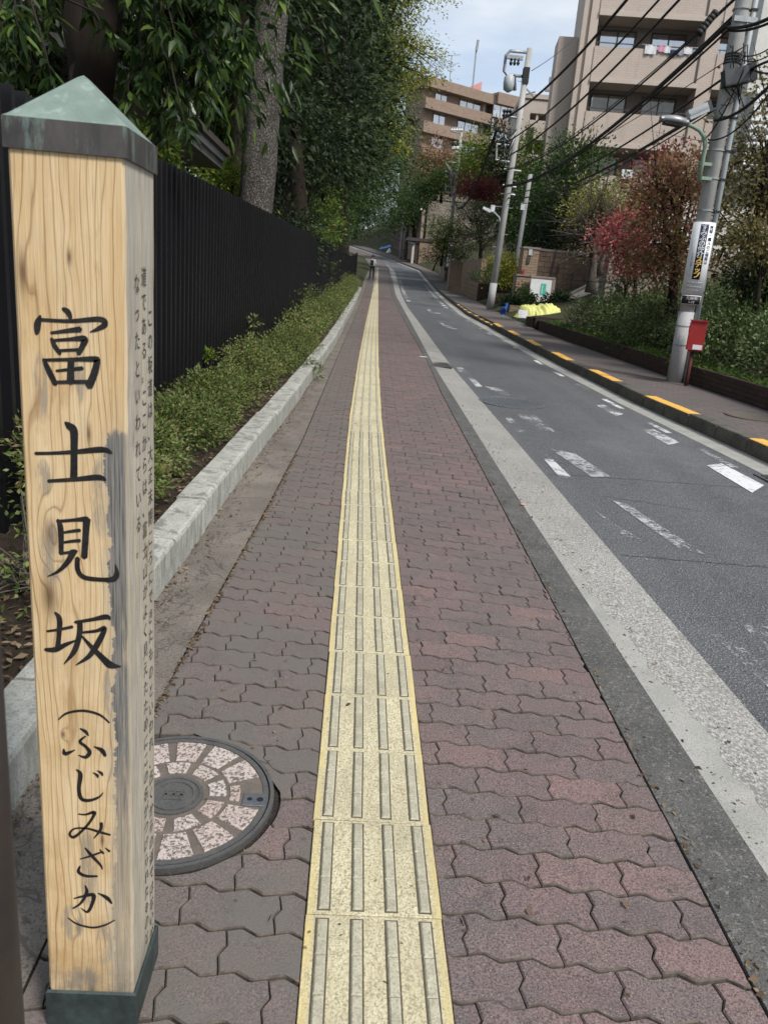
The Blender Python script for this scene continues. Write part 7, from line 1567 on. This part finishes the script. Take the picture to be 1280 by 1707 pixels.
def brown_block():
    A = P(712, 132, 102); f = Facade((A.x, A.y), math.atan2(.56, .83)); t = thing('brown_apartment_block', 'brown tiled apartment block with rows of windows at the top of the hill', 'building', (A.x, A.y, 5))
    ur, zr0 = f.hit(816, 162); ztop = (f.hit(735, 137)[1]+zr0)/2; H_ = (f.hit(790, 178)[1]-f.hit(783, 215)[1]); uE = f.hit(868, 170)[0]; pass
    cols_ = [(726, 746), (768, 803)]
    f.box(0, ur, .30, 4, 9, ztop-.9).obj('wall', MT['brown'], t)
    f.box(-.5, ur+.3, -.8, 4, ztop-.899, ztop+.2).obj('roof_band', MT['brown'], t)
    for k in range(4):
        zc = f.hit(785, 172)[1]-k*H_
        f.box(-.5, ur, -.75, .0, zc-1.9, zc-.75).obj('balcony_band', MT['brown'], t) if k < 4 else None
        f.box(-.5, ur, -.749, .299, zc-1.95, zc-1.901).obj('slab', MT['tandark'], t)
        for j, (pa, pb) in enumerate(cols_):
            ua, ub = f.hit(pa, 175)[0], f.hit(pb, 175)[0]; window(f, t, ua, ub, .26, zc-.7, zc+.75, 2 if j == 0 else 3, .7, seed=k*5+j+90)
        us = f.hit(808, 180)[0]; f.box(us-.1, us+.1, .1, .29, zc-.7, zc+1.0).obj('downpipe', MT['tanplain'], t)
    # projecting bay at the right
    f2 = Facade(f.pt(ur+.6, -.9, 0), math.atan2(.56, .83)-.12); ue = f2.hit(872, 170)[0]
    f2.box(0, max(ue, 6), .05, 5, 9, ztop-.8).obj('bay_wall', MT['brown'], t); f2.box(-.3, max(ue, 6)+.2, -.5, 5, ztop-.799, ztop+.5).obj('bay_roof', MT['brown'], t)
    for k in range(3):
        zc = f2.hit(832, 180)[1]-k*H_; ua, ub = f2.hit(822, 180)[0], f2.hit(858, 182)[0]; window(f2, t, ua, ub, 0, zc-1.0, zc+1.3, 3, .9, seed=k+70); f2.box(0, max(ue, 6), -.5, .0, zc-2.6, zc-1.2).obj('bay_band', MT['brown'], t)
    zt = ztop+.2
    r = thing('roof_hut', 'pink roof structure with white stripes on the brown block', 'roof hut', P(790, 150, 114)); a, c = P(778, 148, 114), P(802, 150, 114); q = P(790, 134, 114)
    MB().bbox((a.x, 114, a.z-3.5), (c.x, 117, a.z+.15)).obj('body', MT['pink'], r)
    V = [(a.x, 114, a.z+.16), (c.x, 114, a.z+.16), (c.x, 114, q.z), (a.x, 117, a.z+.16), (c.x, 117, a.z+.16), (c.x, 117, q.z)]; MB().add(V, [(0, 1, 2), (5, 4, 3), (0, 2, 5, 3), (1, 4, 5, 2), (0, 3, 4, 1)]).obj('roof', MT['pink'], r)
    for k in range(3): MB().box((a.x+(c.x-a.x)*.55, 113.97, a.z-.3-k*.55), ((c.x-a.x)*.9, .05, .12), rot('Y', .12)).obj('stripe', MT['white'], r)
    p = P(797, 120, 114); rr = thing('roof_railing', 'low roof railing and vents right of the pink roof structure', 'railing', P(812, 158, 114)); a, c = P(803, 152, 114), P(822, 156, 114)
    for k in range(7): q = a.lerp(c, k/6); MB().tube([q-Vector((0, 0, 1.2)), q], .05, 5).obj('post', MT['galv'], rr)
    MB().tube([a, c], .05, 5).obj('rail', MT['galv'], rr)
    def mast(lab, pts, arms, r_=.08):
        q = [P(x, y, 112) for x, y in pts]; m = thing('roof_antenna', lab, 'antenna', q[0]); MB().tube([q[0]-Vector((0, 0, 1.5))]+q, r_, 6).obj('mast', MT['galv'], m)
        for (xa, ya, xb, yb) in arms: MB().tube([P(xa, ya, 112), P(xb, yb, 112)], r_*.6, 5).obj('arm', MT['galv'], m)
    mast('thin fish-bone television antenna on the brown block', [(749, 138), (753, 92)], [(748, 92, 768, 90), (742, 110, 766, 104), (744, 113, 760, 107)], .05); mast('tall rod antenna on the brown block', [(789, 132), (793, 90), (796, 66)], [], .10)
    MB().tube([P(794, 84, 111.8), P(797, 66, 111.8)], .17, 6).obj('rod_sleeve', MT['galv'], [o for o in COL.objects if o.name.startswith('roof_antenna') and o.type == 'EMPTY'][-1])
brown_block()
def cream_block():
    f = Facade((P(1252, 150, 26).x, 26), math.radians(-4)); t = thing('cream_building', 'cream building with white louvred stair at the right picture edge', 'building', f.pt(0, 0, 2)); 
    f.box(.3, 9, 1.2, 2.0, 1.5, 16).obj('wall', MT['whitewall'], t)
    z0, z1 = f.hit(1270, 300)[1], f.hit(1270, 140)[1]
    k = 0; z = z0
    while z < z1: f.box(.4, 6, .6, .72, z, z+.16).obj('louvre', MT['white'], t); z += .26
    for u in (.4, 2.2, 4.0): f.box(u-.05, u+.05, .73, 1.19, z0, z1).obj('louvre_post', MT['alu'], t)
    f.box(-3.5, 8, .0, 1.0, 1.0, f.hit(1250, 430)[1]).obj('terrace', MT['concwall'], t); f.box(-2.2, 8, .3, 1.0, f.hit(1250, 430)[1]+.002, f.hit(1240, 340)[1]).obj('stair_wall', MT['whitewall'], t)
    f.box(-1, 7, -.2, 5, f.hit(1250, 290)[1], f.hit(1250, 280)[1]).obj('canopy', MT['alu'], t)
cream_block()

# ------------------------------------------------------------------ walking person
def person():
    g0 = gpix(619, 466, 0); t = thing('person', 'person walking away in white shirt and black trousers with a dark backpack', 'person', g0); s = 1.70
    J = [(0, 0, .93), (0, .0, 1.12), (0, -.01, 1.32), (0, 0, 1.43), (0, .02, 1.50), (0, .03, 1.60), (0, .03, 1.68),
         (-.10, 0, .90), (-.13, -.10, .50), (-.14, -.26, .10), (-.15, -.14, .04), (.10, 0, .90), (.12, .14, .50), (.13, .18, .10), (.14, .32, .05),
         (-.18, 0, 1.38), (-.24, .02, 1.13), (-.22, .14, .93), (-.21, .17, .84), (.18, 0, 1.38), (.24, -.03, 1.13), (.24, .06, .90), (.23, .09, .81)]
    R = [.13, .125, .15, .06, .05, .085, .08, .085, .065, .045, .04, .085, .065, .045, .04, .055, .045, .035, .03, .055, .045, .035, .03]
    Ed = [(0, 1), (1, 2), (2, 3), (3, 4), (4, 5), (5, 6), (0, 7), (7, 8), (8, 9), (9, 10), (0, 11), (11, 12), (12, 13), (13, 14), (2, 15), (15, 16), (16, 17), (17, 18), (2, 19), (19, 20), (20, 21), (21, 22)]
    me = bpy.data.meshes.new('body'); me.from_pydata([Vector(j)*(s/1.74)+g0 for j in J], Ed, []); o = bpy.data.objects.new('body', me); COL.objects.link(o)
    o.modifiers.new('s', 'SKIN'); sk = me.skin_vertices[0].data
    for i, r in enumerate(R): sk[i].radius = (r, r)
    sk[0].use_root = True; o.modifiers.new('u', 'SUBSURF').levels = 1
    dg = bpy.context.evaluated_depsgraph_get(); m2 = bpy.data.meshes.new_from_object(o.evaluated_get(dg)); bpy.data.objects.remove(o)
    for m in ('skin', 'cloth_w', 'black', 'black'): m2.materials.append(MT[m])
    for p in m2.polygons:
        z = (p.center.z-g0.z)*1.74/s; x = abs(p.center.x-g0.x); p.material_index = 3 if z < .10 else 2 if (z < .96 and x < .19) else 0 if z > 1.44 or z < .98 else 1
    b = link('body', m2, [], t, True)
    k = s/1.74
    bm = bmesh.new(); bmesh.ops.create_icosphere(bm, subdivisions=3, radius=1.0)
    for v in bm.verts: v.co = (v.co.x*.10, v.co.y*.115+.02, max(v.co.z, -.35)*.12+1.645)
    me = bpy.data.meshes.new('hair'); bm.to_mesh(me); bm.free(); me.transform(Matrix.Translation(g0) @ Matrix.Scale(k, 4)); link('hair', me, MT['hair'], t, True)
    bp = MB(); bp.cbox((g0.x-.15, g0.y-.24, g0.z+.98), (g0.x+.07, g0.y-.11, g0.z+1.34), .05); bo = bp.obj('backpack', MT['black'], t)
    for sx in (-.12, .05): MB().tube([g0+Vector((sx, -.12, 1.36)), g0+Vector((sx*1.1, .02, 1.46)), g0+Vector((sx, .14, 1.25)), g0+Vector((sx, -.08, .98))], .022, 6).obj('strap', MT['black'], bo)
person()
